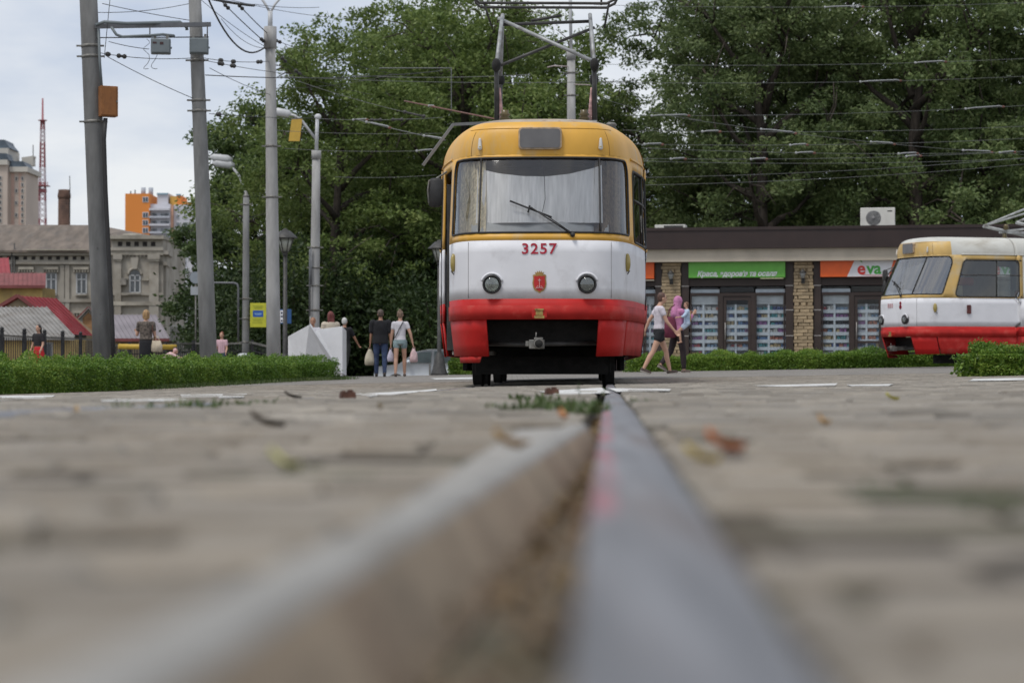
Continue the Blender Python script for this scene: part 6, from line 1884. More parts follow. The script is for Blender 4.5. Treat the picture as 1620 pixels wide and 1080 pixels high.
MB().tube([rel(P(237, 43, D1 - .2)), rel(P(237, 60, D1 - .2))], .014, 5).tube([rel(P(328, 40, D2 - .3)), rel(P(328, 62, D2 - .3))], .014, 5).build('hanger', M_DKST, cb)
for k in range(2):
    pts = [rel(P(232 + 12 * k + 5 * math.sin(t * 2.2 + k), 62 + 44 * t / 6 - (10 * math.sin(t) if t > 3 else 0), D1 - .25)) for t in np.linspace(0, 6, 14)]
    MB().tube(pts, .006, 4).build('loose_wire', M_DKST, cb)
def hung_box(px0, px1, py0, py1, d, label):
    a, b = P(px0, py1, d), P(px1, py0, d); c = (a + b) / 2
    o = empty('junction_box', c, .12, label, 'junction box', 'grey boxes hung from the crossbeam')
    w, h = b.x - a.x, b.z - a.z
    MB().box((0, 0, 0), (w, .22, h)).build('case', M_GREY, o, bevel=.02)
    MB().box((0, -.118, 0), (w * .88, .02, h * .86)).box((w * .5 + .01, -.05, -h * .1), (.03, .04, .04)).build('cover', M_GREY, o, bevel=.008)
    for hx_ in (-w * .3, w * .32): MB().bar((hx_, 0, h / 2), (hx_, 0, h / 2 + .09), .05).build('hook', M_IRON, o)
    return o
hb1 = hung_box(239, 270, 62, 86, D1 - .2, 'grey junction box with dark marks hanging between the leaning poles')
MB().box((-.12, -.131, .06), (.08, .004, .035)).box((.02, -.131, .05), (.07, .004, .05)).build('mark', mat('dark_red_mark', (.05, .02, .02), rough=.7), hb1)
hung_box(300, 330, 61, 86, D2 - .35, 'plain grey junction box at the second leaning pole')
# rusty box, its conduit and the thick cable on pole 1
rb = P(171, 161, D1 - .12)
o = empty('utility_box', rb, .45, 'rust-orange metal utility box fixed to the first leaning pole', 'utility box')
MB().box((0, 0, 0), (.36, .22, .62)).build('case', M_RUSTO, o, bevel=.012)
MB().box((-.02, -.118, 0), (.31, .018, .57)).build('door', M_RUSTO, o, bevel=.006)
MB().box((.15, -.13, .0), (.02, .02, .05)).build('latch', M_IRON, o)
w = empty('pole_cable', at1(40, .2), 0, 'thick black cable running down the first leaning pole from the rusty box', 'cable')
o0 = at1(40, .2)
MB().tube([P(156, 45, D1 - .2) - o0, P(158, 100, D1 - .2) - o0, P(161, 138, D1 - .2) - o0], .028, 7).build('conduit', M_GREY, w)
MB().tube([P(167, 187, D1 - .2) - o0, P(164.5, 220, D1 - .2) - o0, P(167, 300, D1 - .2) - o0, P(173, 420, D1 - .22) - o0, P(178, 520, D1 - .22) - o0, P(180, 590, D1 - .22) - o0], .045, 8).build('black_cable', M_RUB, w)
for py in (392, 496):
    MB().tube([at1(py) - o0 + Vector((.2, -.02, -.02)), at1(py) - o0 + Vector((-.2, -.02, -.02)), at1(py) - o0 + Vector((0, -.21, -.02)), at1(py) - o0 + Vector((.22, -.02, -.02))], .008, 4).build('cable_tie', M_DKST, w)

# lamp posts
D3 = 58.0
b3, t3 = gpx(433.5, D3), P(427.5, 46, D3)
p3 = pole(b3, t3, .185, .125, 'tall pale lamp post with forked top, third pole from the left', M_CONCL, bands=(.52, .665), name='lamp_post', cat='lamp post', group='lamp posts left of the front tram')
q = t3 - b3
MB().tube([q + Vector((0, 0, -.5)), q + Vector((0, 0, .05))], .165, 14).build('collar', M_CONCL, p3)
MB().tube([q, q + Vector((0, 0, .45))], .06, 10).tube([q + Vector((0, 0, .40)), q + Vector((-.12, 0, .62)), q + Vector((-.55, 0, 1.25))], .032, 8).tube([q + Vector((0, 0, .40)), q + Vector((.12, 0, .62)), q + Vector((.6, 0, 1.2))], .032, 8).build('fork', M_LAMPW, p3)
for sg in (-1, 1):
    MB().loft([(0, 0, 0, .02, .02), (.06, .0, 0, .10, .06), (.4, 0, 0, .13, .08), (.6, 0, 0, .05, .04)], 12, Matrix.Translation(q + Vector((sg * .55, 0, 1.2))) @ Matrix.Rotation(sg * R(70), 4, 'Y')).build('lamp_head', M_LAMPW, p3)
D4 = 66.0
b4, t4 = gpx(496.5, D4), P(500.5, 243, D4)
p4 = pole(b4, t4, .155, .115, 'white-grey lamp post with a crooked arm and yellow flag, fourth pole from the left', M_CONCL, bands=(.30, .41, .49, .58), name='lamp_post', cat='lamp post', group='lamp posts left of the front tram')
q = t4 - b4
def r4(px, py, dd=0): return P(px, py, D4 + dd) - b4
MB().tube([r4(500.5, 252), r4(500.5, 238)], .14, 12).build('collar', M_CONCL, p4)
MB().tube([r4(500.5, 240), r4(502, 186)], .055, 9).tube([r4(501, 222), r4(478, 192), r4(466, 183), r4(458, 181)], .04, 8).ball(r4(503, 185), (.10, .08, .09)).build('arm', M_LAMPW, p4)
MB().loft([(0, 0, 0, .03, .03), (.08, 0, 0, .11, .07), (.42, 0, 0, .12, .08), (.52, 0, 0, .05, .04)], 12, Matrix.Translation(r4(461, 181)) @ Matrix.Rotation(R(-80), 4, 'Y')).build('lamp_head', M_LAMPW, p4)
MB().tube([r4(490, 500, -.2), r4(490.5, 395, -.2), r4(492, 392, -.2), r4(492, 450, -.2)], .03, 6).build('side_pipe', M_PIPE, p4)
fl = P(467, 206, D4 - .1)
o = empty('hanging_banner', fl, .1, 'plain yellow banner plate hanging under the crooked lamp arm', 'banner')
MB().prism([(-.19, -.32), (.13, -.32), (.20, .32), (-.10, .32)], -.012, .012).build('plate', mat('banner_yellow', (.56, .36, .06), rough=.6, var=.06), o)
MB().bar((-.12, 0, .32), (.22, 0, .34), .03).bar((.05, 0, .33), (.05, 0, .45), .02).bar((-.28, 0, -.05), (-.16, 0, -.05), .02).build('bracket', M_IRON, o)
D5 = 78.0
b5, t5 = gpx(388.5, D5), P(389.5, 312, D5)
p5 = pole(b5, t5, .125, .105, 'shortest grey pole carrying the yellow notice, behind the second leaning pole', M_CONC, bands=(.2, .33, .44, .96))
MB().lathe([(.11, 0), (.10, .06), (.06, .12), (.02, .22)], t5 - b5, 12).build('cap', M_IRON, p5)
def r5(px, py, dd=0): return P(px, py, D5 + dd) - b5
MB().tube([r5(377, 540, -.15), r5(377, 455, -.15), r5(375, 449, -.15), r5(370, 447.5, -.15), r5(316, 447, -.15)], .035, 8).build('traffic_arm', M_PIPE, p5)
MB().tube([r5(389, 345), r5(420, 338), r5(440, 325)], .012, 4).build('guy_wire', M_DKST, p5)
# far double lamp heads near the second pole
D6 = 88.0
o = empty('street_lamp', gpx(388, D6), 0, 'double-headed street lamp just right of the second leaning pole, in front of the dark tree', 'street lamp')
o6 = Vector(o.location)
def r6(px, py): return P(px, py, D6) - o6
MB().tube([r6(391, 590), r6(391, 340), r6(388, 300), r6(378, 278), r6(366, 262)], .05, 8).build('shaft', M_LAMPW, o)
for px, py in ((352, 251), (356, 260)):
    MB().loft([(-.5, 0, 0, .03, .03), (-.35, 0, 0, .14, .08), (.2, 0, 0, .16, .1), (.4, 0, 0, .06, .05)], 12, Matrix.Translation(r6(px, py)) @ Matrix.Rotation(R(98), 4, 'Y')).build('lamp_head', M_LAMPW, o)
# tall pole behind the pantograph
D7 = 72.0
b7, t7 = gpx(905, D7), P(903.5, 80, D7)
p7 = pole(b7, t7, .165, .125, 'tall grey lamp post rising behind the pantograph', M_CONCL, bands=(.93, .86), name='lamp_post', cat='lamp post', group='lamp posts left of the front tram'.replace('left of', 'around'))
q = t7 - b7
MB().tube([q + Vector((0, 0, -.3)), q + Vector((0, 0, .02))], .15, 12).build('collar', M_CONCL, p7)
MB().tube([q, q + Vector((-.04, 0, 2.3))], .05, 8).build('mast_tube', M_LAMPW, p7)
MB().tube([q + Vector((-.1, -.1, -.52)), q + Vector((-.55, -.1, -.50)), q + Vector((-.75, -.1, -.55))], .022, 6).tube([q + Vector((.1, -.1, -1.08)), q + Vector((.6, -.1, -1.10))], .018, 6).build('bracket', mat('pinkish_rod', (.40, .34, .32), rough=.6), p7)

# black lanterns
def lantern(px, d, py_top, label, dz=0):
    b = gpx(px, d); top = P(px, py_top, d).z - b.z
    o = empty('street_lantern', b, 0, label, 'street lantern', 'black street lanterns')
    s = top / 3.62
    MB().lathe([(.25, 0), (.24, .05), (.20, .14), (.12, .55), (.075, .62), (.06, .66), (.05, top - .62 * s)], n=12).build('post', M_DKST, o)
    MB().lathe([(.05, 0), (.085, .02), (.045, .05), (.085, .08), (.10, .10)], (0, 0, top - .66 * s), 12).build('collar', M_DKST, o)
    MB().lathe([(.09 * s, top - .56 * s), (.20 * s, top - .24 * s)], n=6).build('lantern_glass', mat('lantern_pane', (.40, .41, .35), rough=.25, var=.12, scale=4), o)
    mb = MB()
    for k in range(6):
        a = math.pi / 3 * k; mb.bar((.095 * s * math.cos(a), .095 * s * math.sin(a), top - .57 * s), (.208 * s * math.cos(a), .208 * s * math.sin(a), top - .235 * s), .018)
    mb.build('lantern_frame', M_DKST, o)
    MB().lathe([(.31 * s, top - .245 * s), (.30 * s, top - .22 * s), (.12 * s, top - .06 * s), (.07 * s, top - .05 * s), (.06 * s, top - .02 * s), (.0, top)], n=6).build('lantern_roof', M_DKST, o)
    return o
lantern(451, 60, 361, 'black street lantern in front of the forked lamp post')
lantern(695, 65, 379, 'black street lantern partly hidden by the left side of the front tram')

# yellow notice, blue pedestrian sign, round sign seen from behind
o = empty('notice_board', P(408.5, 498.5, D5 - .2), .22, 'yellow notice with a blue panel tied to the shortest grey pole', 'notice')
MB().box((0, 0, 0), (.54, .07, .82)).build('board', mat('notice_yellow', (.56, .55, .04), rough=.55, var=.05), o, bevel=.008)
MB().box((-.01, -.039, .05), (.35, .004, .22)).build('blue_panel', mat('notice_blue', (.02, .10, .42), rough=.5, var=.1), o)
mb = MB()
for x, z, w_ in ((-.01, .30, .34), (-.01, .24, .30), (-.01, -.14, .36), (-.01, -.20, .30), (-.03, -.26, .34)): 
    k = int(w_ / .035)
    for i in range(k): mb.box((x - w_ / 2 + w_ * (i + .5) / k, -.038, z), (.022, .003, .03 if z > 0 else .02))
mb.build('small_print', mat('notice_green', (.16, .20, .03), rough=.6), o)
MB().box((-.01, -.042, .06), (.26, .003, .03)).box((-.01, -.042, .02), (.22, .003, .025)).build('panel_text', mat('pale_blue', (.25, .42, .62)), o)
o = empty('pedestrian_sign', P(451.5, 500.5, 64), -.1, 'small blue sign with a white field half hidden behind the lantern post', 'sign')
MB().box((0, 0, 0), (.34, .03, .40)).build('plate', mat('sign_blue', (.02, .08, .22), rough=.5, var=.05), o, bevel=.006)
MB().box((-.10, -.018, 0), (.12, .003, .34)).build('white_field', M_SWHITE, o)
mb = MB().prism([(-.13, -.02), (-.07, -.02), (-.07, -.06), (-.045, 0), (-.07, .06), (-.07, .02), (-.13, .02)], -.023, -.020); mb.box((-.10, -.021, .10), (.05, .003, .05)); mb.box((-.10, -.021, -.12), (.05, .003, .05))
mb.build('symbol', mat('sign_ink', (.03, .04, .08)), o)
MB().tube([(.02, .03, -2.0), (.02, .03, .2)], .025, 6).build('sign_post', M_IRON, o)
o = empty('round_sign', P(309.5, 449, 84), 0, 'grey back of a round road sign with a rectangular plate below it', 'road sign')
rr = 9.5 * 84 / F
MB().lathe([(rr, -.01), (rr, .01)], (0, 0, 10 * 84 / F), 24, rot=Matrix.Rotation(R(-90), 3, 'X')).build('disc', mat('sign_back', (.26, .29, .32), rough=.6, var=.05), o)
MB().box((0, 0, -11 * 84 / F), (16 * 84 / F, .02, 13 * 84 / F)).build('plate', mat('sign_back2', (.36, .38, .40), rough=.6, var=.05), o)
MB().tube([(0, .04, 14 * 84 / F), (0, .04, -142 * 84 / F)], .03, 7).build('sign_post', M_IRON, o)

# white folded panels
def sculpt():
    d = 55.0
    o = empty('folded_panels', gpx(500, d), 0, 'white angular sculpture of folded triangular panels beside the end of the left hedge', 'sculpture')
    q = lambda px, py, dd=0: P(px, py, d + dd) - Vector(o.location)
    mw = mat('panel_white', (.66, .66, .67), rough=.45, var=.03, dirt=(.52, .51, .50), dirt_scale=1.5, dirt_amt=.25)
    def panel(pts, name):
        pts = [Vector(p) for p in pts]; n = len(pts)
        nr = (pts[1] - pts[0]).cross(pts[2] - pts[0]).normalized() * .05
        if nr.y < 0: nr = -nr
        return MB().add(pts + [p + nr for p in pts], [tuple(range(n)), tuple(range(2 * n - 1, n - 1, -1))] + [(i, i + n, (i + 1) % n + n, (i + 1) % n) for i in range(n)]).build(name, mw, o, bevel=.008)
    pk = q(489.5, 513.5, -.25); rt = q(541.5, 516, .05); rbm = q(541.5, 591, -.05); lf = q(455.5, 532, .5); lb = q(455.5, 596, .5); mid = q(479, 596, .15); pk2 = q(503, 521, .30)
    panel([lf, pk, mid, lb], 'left_panel')
    panel([pk + Vector((.004, 0, 0)), q(540, 590.5, -.12), q(528, 597, .10), mid + Vector((.006, 0, 0))], 'front_panel')
    panel([pk2, rt, rbm, q(496, 526, .30)], 'right_panel')
    panel([rt + Vector((.01, .01, 0)), rt + Vector((.05, .7, -.1)), rbm + Vector((.05, .7, -.05)), rbm + Vector((.01, .01, 0))], 'side_panel')
sculpt()

# iron fence at left, rail fence further right, yellow pipe barrier, striped bin
M_IRONB = mat('fence_black', (.018, .018, .020), rough=.6, var=.2)
M_FBAR = mat('fence_bar_tan', (.10, .085, .06), rough=.7, var=.2)
def iron_fence():
    posts = [(-30, 56.5), (3, 58.5), (38.5, 61), (70.5, 63), (99, 65), (127.5, 67), (152, 69)]
    o = empty('iron_fence', gpx(-30, 56.5), 0, 'black iron picket fence with capped posts in front of the sheds', 'fence')
    o0 = Vector(o.location)
    ps = [gpx(px, d) - o0 for px, d in posts]
    h = 1.22
    for p in ps:
        MB().box(p + Vector((0, 0, h / 2)), (.085, .085, h)).box(p + Vector((0, 0, h + .015)), (.12, .12, .03)).ball(p + Vector((0, 0, h + .07)), .055).build('fence_post', M_IRONB, o, bevel=.005)
    for a, b in zip(ps, ps[1:]):
        mb = MB()
        for z in (.16, h - .10): mb.bar(a + Vector((.05, 0, z)), b + Vector((-.05, 0, z)), .03, .045)
        mb.build('fence_rail', M_IRON, o)
        n = 9; me = None
        for k in range(n):
            c = a.lerp(b, (k + 1) / (n + 1)) + Vector((0, 0, (h - .10) / 2 + .02))
            if me is None:
                bo = MB().box((0, 0, 0), (.018, .018, h - .22)).build('picket', M_IRONB, o); me = bo.data
            else:
                bo = bpy.data.objects.new('picket', me); COL.objects.link(bo); bo.parent = o
            bo.location = c
iron_fence()
def rail_fence():
    posts = [(172, 70), (205, 73), (262, 77), (306, 80), (345, 80), (399, 80), (440, 74)]
    o = empty('rail_fence', gpx(172, 70), 0, 'dark metal railing with wide panels behind the leaning poles', 'fence')
    o0 = Vector(o.location)
    tops = [(172, 547), (205, 546), (262, 545), (306, 543), (345, 544), (399, 542), (440, 552)]
    for (px, d), (_, py) in zip(posts, tops):
        g = gpx(px, d) - o0; t = P(px, py - 2, d) - o0
        MB().bb(g.x - .05, g.x + .05, g.y - .05, g.y + .05, g.z, t.z + .06).build('fence_post', M_IRONB, o)
    for k in range(len(posts) - 1):
        (pa, da), (pb, db) = posts[k], posts[k + 1]
        a, b = P(pa, tops[k][1], da) - o0, P(pb, tops[k + 1][1], db) - o0
        MB().bar(a, b, .05, .06).build('top_rail', M_IRON, o)
        a2, b2 = a - Vector((0, 0, .28)), b - Vector((0, 0, .28)); MB().bar(a2, b2, .03, .03).build('mid_rail', M_IRONB, o)
        ga, gb = gpx(pa, da) - o0, gpx(pb, db) - o0
        n = 14; me = None
        for j in range(n):
            t = (j + 1) / (n + 1); top = a.lerp(b, t); bot = ga.lerp(gb, t) + Vector((0, 0, .06))
            if me is None:
                bo = MB().bb(-.012, .012, -.012, .012, -.5, .5).build('picket', M_IRONB, o); me = bo.data
            else:
                bo = bpy.data.objects.new('picket', me); COL.objects.link(bo); bo.parent = o
            bo.location = (top + bot) / 2; bo.scale = (1, 1, (top - bot).length)
rail_fence()
o = empty('pipe_barrier', gpx(186, 64), 0, 'yellow pipe barrier behind the woman in the black skirt', 'barrier')
o0 = Vector(o.location)
MB().tube([P(187, 548, 64) - o0, P(279, 549, 64.5) - o0], .075, 10).build('pipe', mat('pipe_yellow', (.50, .33, .04), rough=.55, var=.12), o)
for px in (189, 277): MB().tube([P(px, 549, 64.2) - o0, gpx(px, 64.2) - o0], .04, 8).build('stand', M_IRONB, o)
o = empty('striped_bin', gpx(385, 72), 0, 'orange slatted litter bin with a pale lid behind the hedge', 'litter bin')
for k in range(5):
    MB().lathe([(.20, .22 + .13 * k), (.215, .24 + .13 * k), (.215, .31 + .13 * k), (.20, .33 + .13 * k)], n=14).build('slat_ring', mat('bin_orange', (.55, .20, .03), rough=.6, var=.1), o)
MB().lathe([(.18, .05), (.18, .90)], n=14).build('drum', M_IRONB, o)
MB().lathe([(.2, .92), (.19, 1.02), (.08, 1.06)], n=14).build('lid', mat('bin_lid', (.45, .48, .47), rough=.6), o)

# white car behind the couple
def car():
    d = 76.0
    p = P(694, 589, d)
    z = float(zt(p.x, d + .8))
    o = empty('parked_car', (p.x, d + .8, z), R(-10), 'white parked car partly hidden behind the woman in denim shorts and the front tram', 'car')
    mw = mat('car_white', (.62, .66, .70), rough=.22, var=.02, spec=.6)
    half = [(-2.0, .32), (-2.05, .62), (-1.95, .86), (-1.2, .95), (-.62, 1.36), (-.2, 1.44), (.7, 1.42), (1.25, 1.30), (1.85, .98), (2.05, .90), (2.08, .45), (2.0, .30)]
    mb = MB()
    n = len(half); rings = []
    for w, k in ((-.80, .90), (-.84, 1.0), (.84, 1.0), (.80, .90)):
        rings.append([((x * (1 if abs(w) > .82 else .985)), w * (1 - .16 * max(0, (zz - .9) / .5)), .3 + (zz - .3) * (1 if abs(w) > .82 else .985)) for x, zz in half])
    V = [v for r_ in rings for v in r_]
    Fc = [tuple(range(n)), tuple(range(4 * n - 1, 3 * n - 1, -1))]
    for j in range(3):
        for i in range(n): Fc.append((j * n + i, (j + 1) * n + i, (j + 1) * n + (i + 1) % n, j * n + (i + 1) % n))
    mb.add(V, Fc, True); mb.build('body', mw, o)
    def q(x, zz, s): return (x, s * (.845 * (1 - .16 * max(0, (zz - .9) / .5)) + .006), zz)
    gl = mat('car_glass', (.045, .06, .06), rough=.15, var=.2, scale=3, spec=.35)
    for s in (-1, 1):
        for pts, nm in (([(-1.0, .98), (-.12, .98), (-.12, 1.36), (-.55, 1.33)], 'window'), ([(-.02, .98), (.78, .98), (.78, 1.35), (-.02, 1.37)], 'window'), ([(.86, .98), (1.45, .98), (1.2, 1.22), (.86, 1.33)], 'window')):
            MB().add([q(x, zz, s) for x, zz in pts], [(0, 1, 2, 3)]).build(nm, gl, o)
        for x in (-1.3, 1.32):
            w = MB().lathe([(.12, -.1), (.31, -.1), (.32, -.08), (.32, .08), (.31, .1), (.12, .1)], (x, s * .74, .31), 22, rot=Matrix.Rotation(R(90), 3, 'X')).build('wheel', M_RUB, o)
            MB().lathe([(0, .10), (.19, .105), (.20, .08)] if s < 0 else [(.20, -.08), (.19, -.105), (0, -.10)], (x, s * .74, .31), 16, rot=Matrix.Rotation(R(90), 3, 'X')).build('rim', M_IRON, w)
        MB().ball((-1.96, s * .58, .70), (.10, .16, .09)).build('headlight', M_LENS, o)
        MB().bb(2.0, 2.1, s * .62 - .14, s * .62 + .14, .68, .88).build('tail_light', mat('tail_red', (.35, .02, .02), rough=.3), o, bevel=.02)
        MB().ball((-.85, s * .93, 1.02), (.07, .10, .07)).build('mirror', mw, o)
        MB().bb(-.17, -.12, s * .86 - .01, s * .86 + .01, .5, .96).bb(.5, .66, s * .86 - .02, s * .86 + .02, .82, .85).build('door_trim', M_IRON, o)
    MB().add([(-1.16, -.66, .985), (-1.16, .66, .985), (-.66, .6, 1.345), (-.66, -.6, 1.345)], [(0, 1, 2, 3)]).build('windscreen', gl, o)
    o.scale = (1, 1, 1)
car()

# ------------------------------------------------------------------ overhead wires
M_WIRE = mat('wire', (.045, .045, .045), rough=.6, var=.1)
M_WIREL = mat('wire_light', (.15, .155, .15), rough=.5, var=.1, metal=.2)
M_INSW = mat('insulator_pale', (.34, .35, .35), rough=.4, var=.05)
M_INSR = mat('insulator_rust', (.16, .07, .05), rough=.7, var=.2)
_wn = [0]
def wire(a, b, label, sag=.1, r=.0075, m=M_WIRE, ins=(), dark_ins=(), n=14):
    a = P(*a); b = P(*b)
    o = empty('overhead_wire', a, 0, label, 'wire', 'overhead wires over the square')
    pts = []
    for k in range(n + 1):
        t = k / n; p = a.lerp(b, t) - a; p.z -= sag * 4 * t * (1 - t); pts.append(p)
    MB().tube(pts, r, 5).build('wire_strand', m, o)
    def at(t):
        p = a.lerp(b, t) - a; p.z -= sag * 4 * t * (1 - t); return p
    L = (b - a).length
    for t, ln in ins:
        MB().tube([at(t), at(t + ln / L * .2) + Vector((0, 0, .02)), at(t + ln / L * .9) + Vector((0, 0, .035)), at(t + ln / L)], .015, 7).ball(at(t - .03 / L), .036).build('insulator', M_INSW, o)
        MB().ball(at(t + ln / L) + Vector((0, 0, .0)), (.05, .035, .035)).build('insulator_end', M_INSR, o)
    for t, ln in dark_ins:
        p0, p1_ = at(t), at(t + ln / L)
        MB().tube([p0, p1_], .026, 6).ball(p0, .05).ball(p1_, .05).build('insulator', M_DKST, o)
    return o
# at the left poles
wire((162, 6, 47), (304, 33, 48), 'thin wire from the top of the first leaning pole down to the second', .02)
wire((172, 66, 46.8), (236, 78, 46.8), 'short wire from the first leaning pole towards the marked junction box', .02)
wire((158, 84, 46.8), (306, 92, 47.8), 'level wire with two dark insulators between the two leaning poles', .06, dark_ins=((.08, .02), (.2, .12)))
wire((170, 90, 46.8), (306, 156, 47.8), 'steeply sloping wire between the two leaning poles', .03)
wire((322, 92, 47.8), (426, 97, 58), 'wire with dark insulators from the second leaning pole to the forked lamp post', .05, dark_ins=((.22, .15), (.40, .15), (.8, .5)))
wire((325, 119, 47.8), (700, 112, 62), 'long wire passing from the second leaning pole in front of the trees', .12, .011)
wire((330, 97, 47.8), (468, 118, 62), 'wire with a dark splice below the long wire at the forked lamp post', .03, dark_ins=((.10, .35), (.22, .3)))
wire((331, 180, 47.8), (500, 187, 66), 'low wire from the second leaning pole to the crooked lamp arm', .03, dark_ins=((.06, .2),))
wire((326, -10, 50), (418, 76, 58), 'thick curving cable swooping to the forked lamp post', .55, .022)
wire((352, 4, 54), (420, 68, 58), 'straight stay wire, outer one of the pair by the forked lamp post', .02, .013, dark_ins=((.06, .25), (.9, .2)))
wire((376, 6, 55), (424, 54, 58), 'straight stay wire, inner one of the pair by the forked lamp post', .02, .013, dark_ins=((.06, .25),))
wire((325, -4, 50), (402, 9, 55), 'heavy dark hanger bar at the top edge left of the forked lamp post', .02, .035)
wire((402, 7, 55), (505, 12, 62), 'thin wire at the top edge running right from the heavy hanger bar', .04)
wire((430, 62, 58), (640, 120, 66), 'wire sloping right from the forked lamp post over the trees', .1, dark_ins=((.03, .2),))
wire((432, 78, 58), (480, 122, 60), 'short steep wire right of the forked lamp post', .02, dark_ins=((.3, .2), (.75, .25)))
wire((165, 92, 46.8), (175, -10, 46.8), 'steep stay wire at the top of the first leaning pole', 0)
# across the trees, left of the tram
wire((440, 121, 58), (1010, 128, 60), 'long level wire crossing behind the pantograph', .1, .008, M_WIREL)
wire((600, 108, 60), (715, 108, 60), 'pale contact wire holder left of the pantograph, upper bar', .0, .016, M_WIREL)
wire((714, 108, 60), (714, 178, 60), 'vertical dropper rod left of the pantograph', .0, .014, M_WIREL)
wire((560, 120, 60), (840, 118, 58), 'slack wire ending near the pantograph', .06, .008, M_WIREL)
wire((470, 128, 60), (660, 182, 58), 'wire slanting down towards the retriever arm of the tram', .05, .007, M_WIREL, dark_ins=((.9, .6),))
wire((560, 188, 58), (705, 222, 56), 'wire slanting down left of the tram roof with pale rod', .02, .012, M_WIREL, ins=((.15, .8), (.78, .6)))
wire((505, 188, 66), (700, 186, 60), 'level wire from the crooked lamp arm to the tram roof', .05, .007, M_WIREL, ins=((.3, .8),), dark_ins=((.45, .5), (.62, .5)))
wire((430, 206, 60), (700, 211, 60), 'thin level wire behind the yellow banner', .05, .006, M_WIREL)
wire((450, 235, 60), (690, 238, 60), 'thin level wire above the mirror of the front tram', .05, .006, M_WIREL, ins=((.88, .4),))
wire((530, 280, 62), (690, 277, 60), 'thin level wire level with the mirror of the front tram', .04, .006, M_WIREL)
wire((640, 160, 60), (790, 190, 50), 'orange-stained wire meeting the retriever arm', .0, .020, M_INSR, ins=((.3, .5),))
# right of the tram
for a, b, lab, ins_ in (
    ((940, 8, 60), (1640, 4, 66), 'highest wire across the right-hand trees', ((.5, 1.2),)),
    ((960, 102, 60), (1640, 92, 66), 'second wire from the top across the right-hand trees', ((.70, 1.0),)),
    ((950, 130, 60), (1640, 120, 66), 'third wire from the top, with a long pale rod', ((.575, 1.3),)),
    ((930, 148, 58), (1110, 190, 60), 'wire slanting down right of the pantograph', ()),
    ((990, 183, 60), (1640, 166, 66), 'fourth wire from the top, with pale rods at both ends', ((.06, 1.1), (.815, 1.3))),
    ((1090, 189, 60), (1640, 246, 64), 'wire slanting down across the other right-hand wires', ((.20, 1.0), (.51, .7), (.78, .9))),
    ((985, 206, 58), (1640, 199, 64), 'fifth wire from the top, dark and bare', ((.18, .5),)),
    ((1000, 228, 58), (1640, 218, 64), 'sixth wire from the top, starting at the tram corner', ((.03, .5), (.37, .5))),
    ((1015, 234, 58), (1640, 240, 64), 'seventh wire from the top, with rust-tipped rods', ((.37, .55), (.63, .6), (.90, .5))),
    ((1015, 251, 58), (1640, 238, 64), 'eighth wire from the top, with three short rods', ((.07, .4), (.26, .45), (.65, .45))),
    ((1015, 255, 58), (1640, 250, 64), 'ninth wire from the top, bare', ()),
    ((1015, 281, 58), (1640, 248, 62), 'lowest but one wire, rising to the right', ()),
    ((1015, 293, 58), (1640, 258, 62), 'lowest wire, rising to the right above the shops', ())):
    wire(a, b, lab, .10, .0062, M_WIREL, ins=ins_)

for a, b, lab, sg_ in (((318, 0, 52), (470, 98, 62), 'thin stay wire crossing diagonally behind the fork of the lamp post', .15), ((345, -5, 54), (560, 30, 66), 'nearly level thin wire at the very top towards the tree', .1),
                       ((152, 20, 47), (300, 6, 50), 'thin wire rising from the first leaning pole to the top edge', .06), ((432, 100, 58), (590, 150, 64), 'thin wire sinking from the forked lamp post into the light green tree', .1),
                       ((434, 140, 58), (620, 118, 64), 'thin wire rising right from the forked lamp post', .1), ((332, 108, 48), (428, 150, 58), 'pair of thin wires sloping below the second grey box', .04), ((350, 30, 54), (415, 76, 58), 'short slack jumper wire beside the thick curving cable', .15)):
    wire(a, b, lab, sg_, .007)
# ================================================================== PEOPLE
M_SKIN = mat('skin', (.50, .29, .20), rough=.55, var=.06, scale=8)
M_SKINT = mat('skin_tan', (.40, .21, .135), rough=.55, var=.06, scale=8)
def cloth(name, col, var=.15): return mat('cloth_' + name, col, rough=.9, var=var, scale=9, bump=.25, bscale=30)
def hairm(name, col): return mat('hair_' + name, col, rough=.6, var=.25, scale=30, stretch=(1, 1, .2))

def remesh(o, vox, smooth_it=3):
    r = o.modifiers.new('skin', 'REMESH'); r.mode = 'VOXEL'; r.voxel_size = vox; r.use_smooth_shade = True
    s = o.modifiers.new('soft', 'SMOOTH'); s.factor = .5; s.iterations = smooth_it
    return o

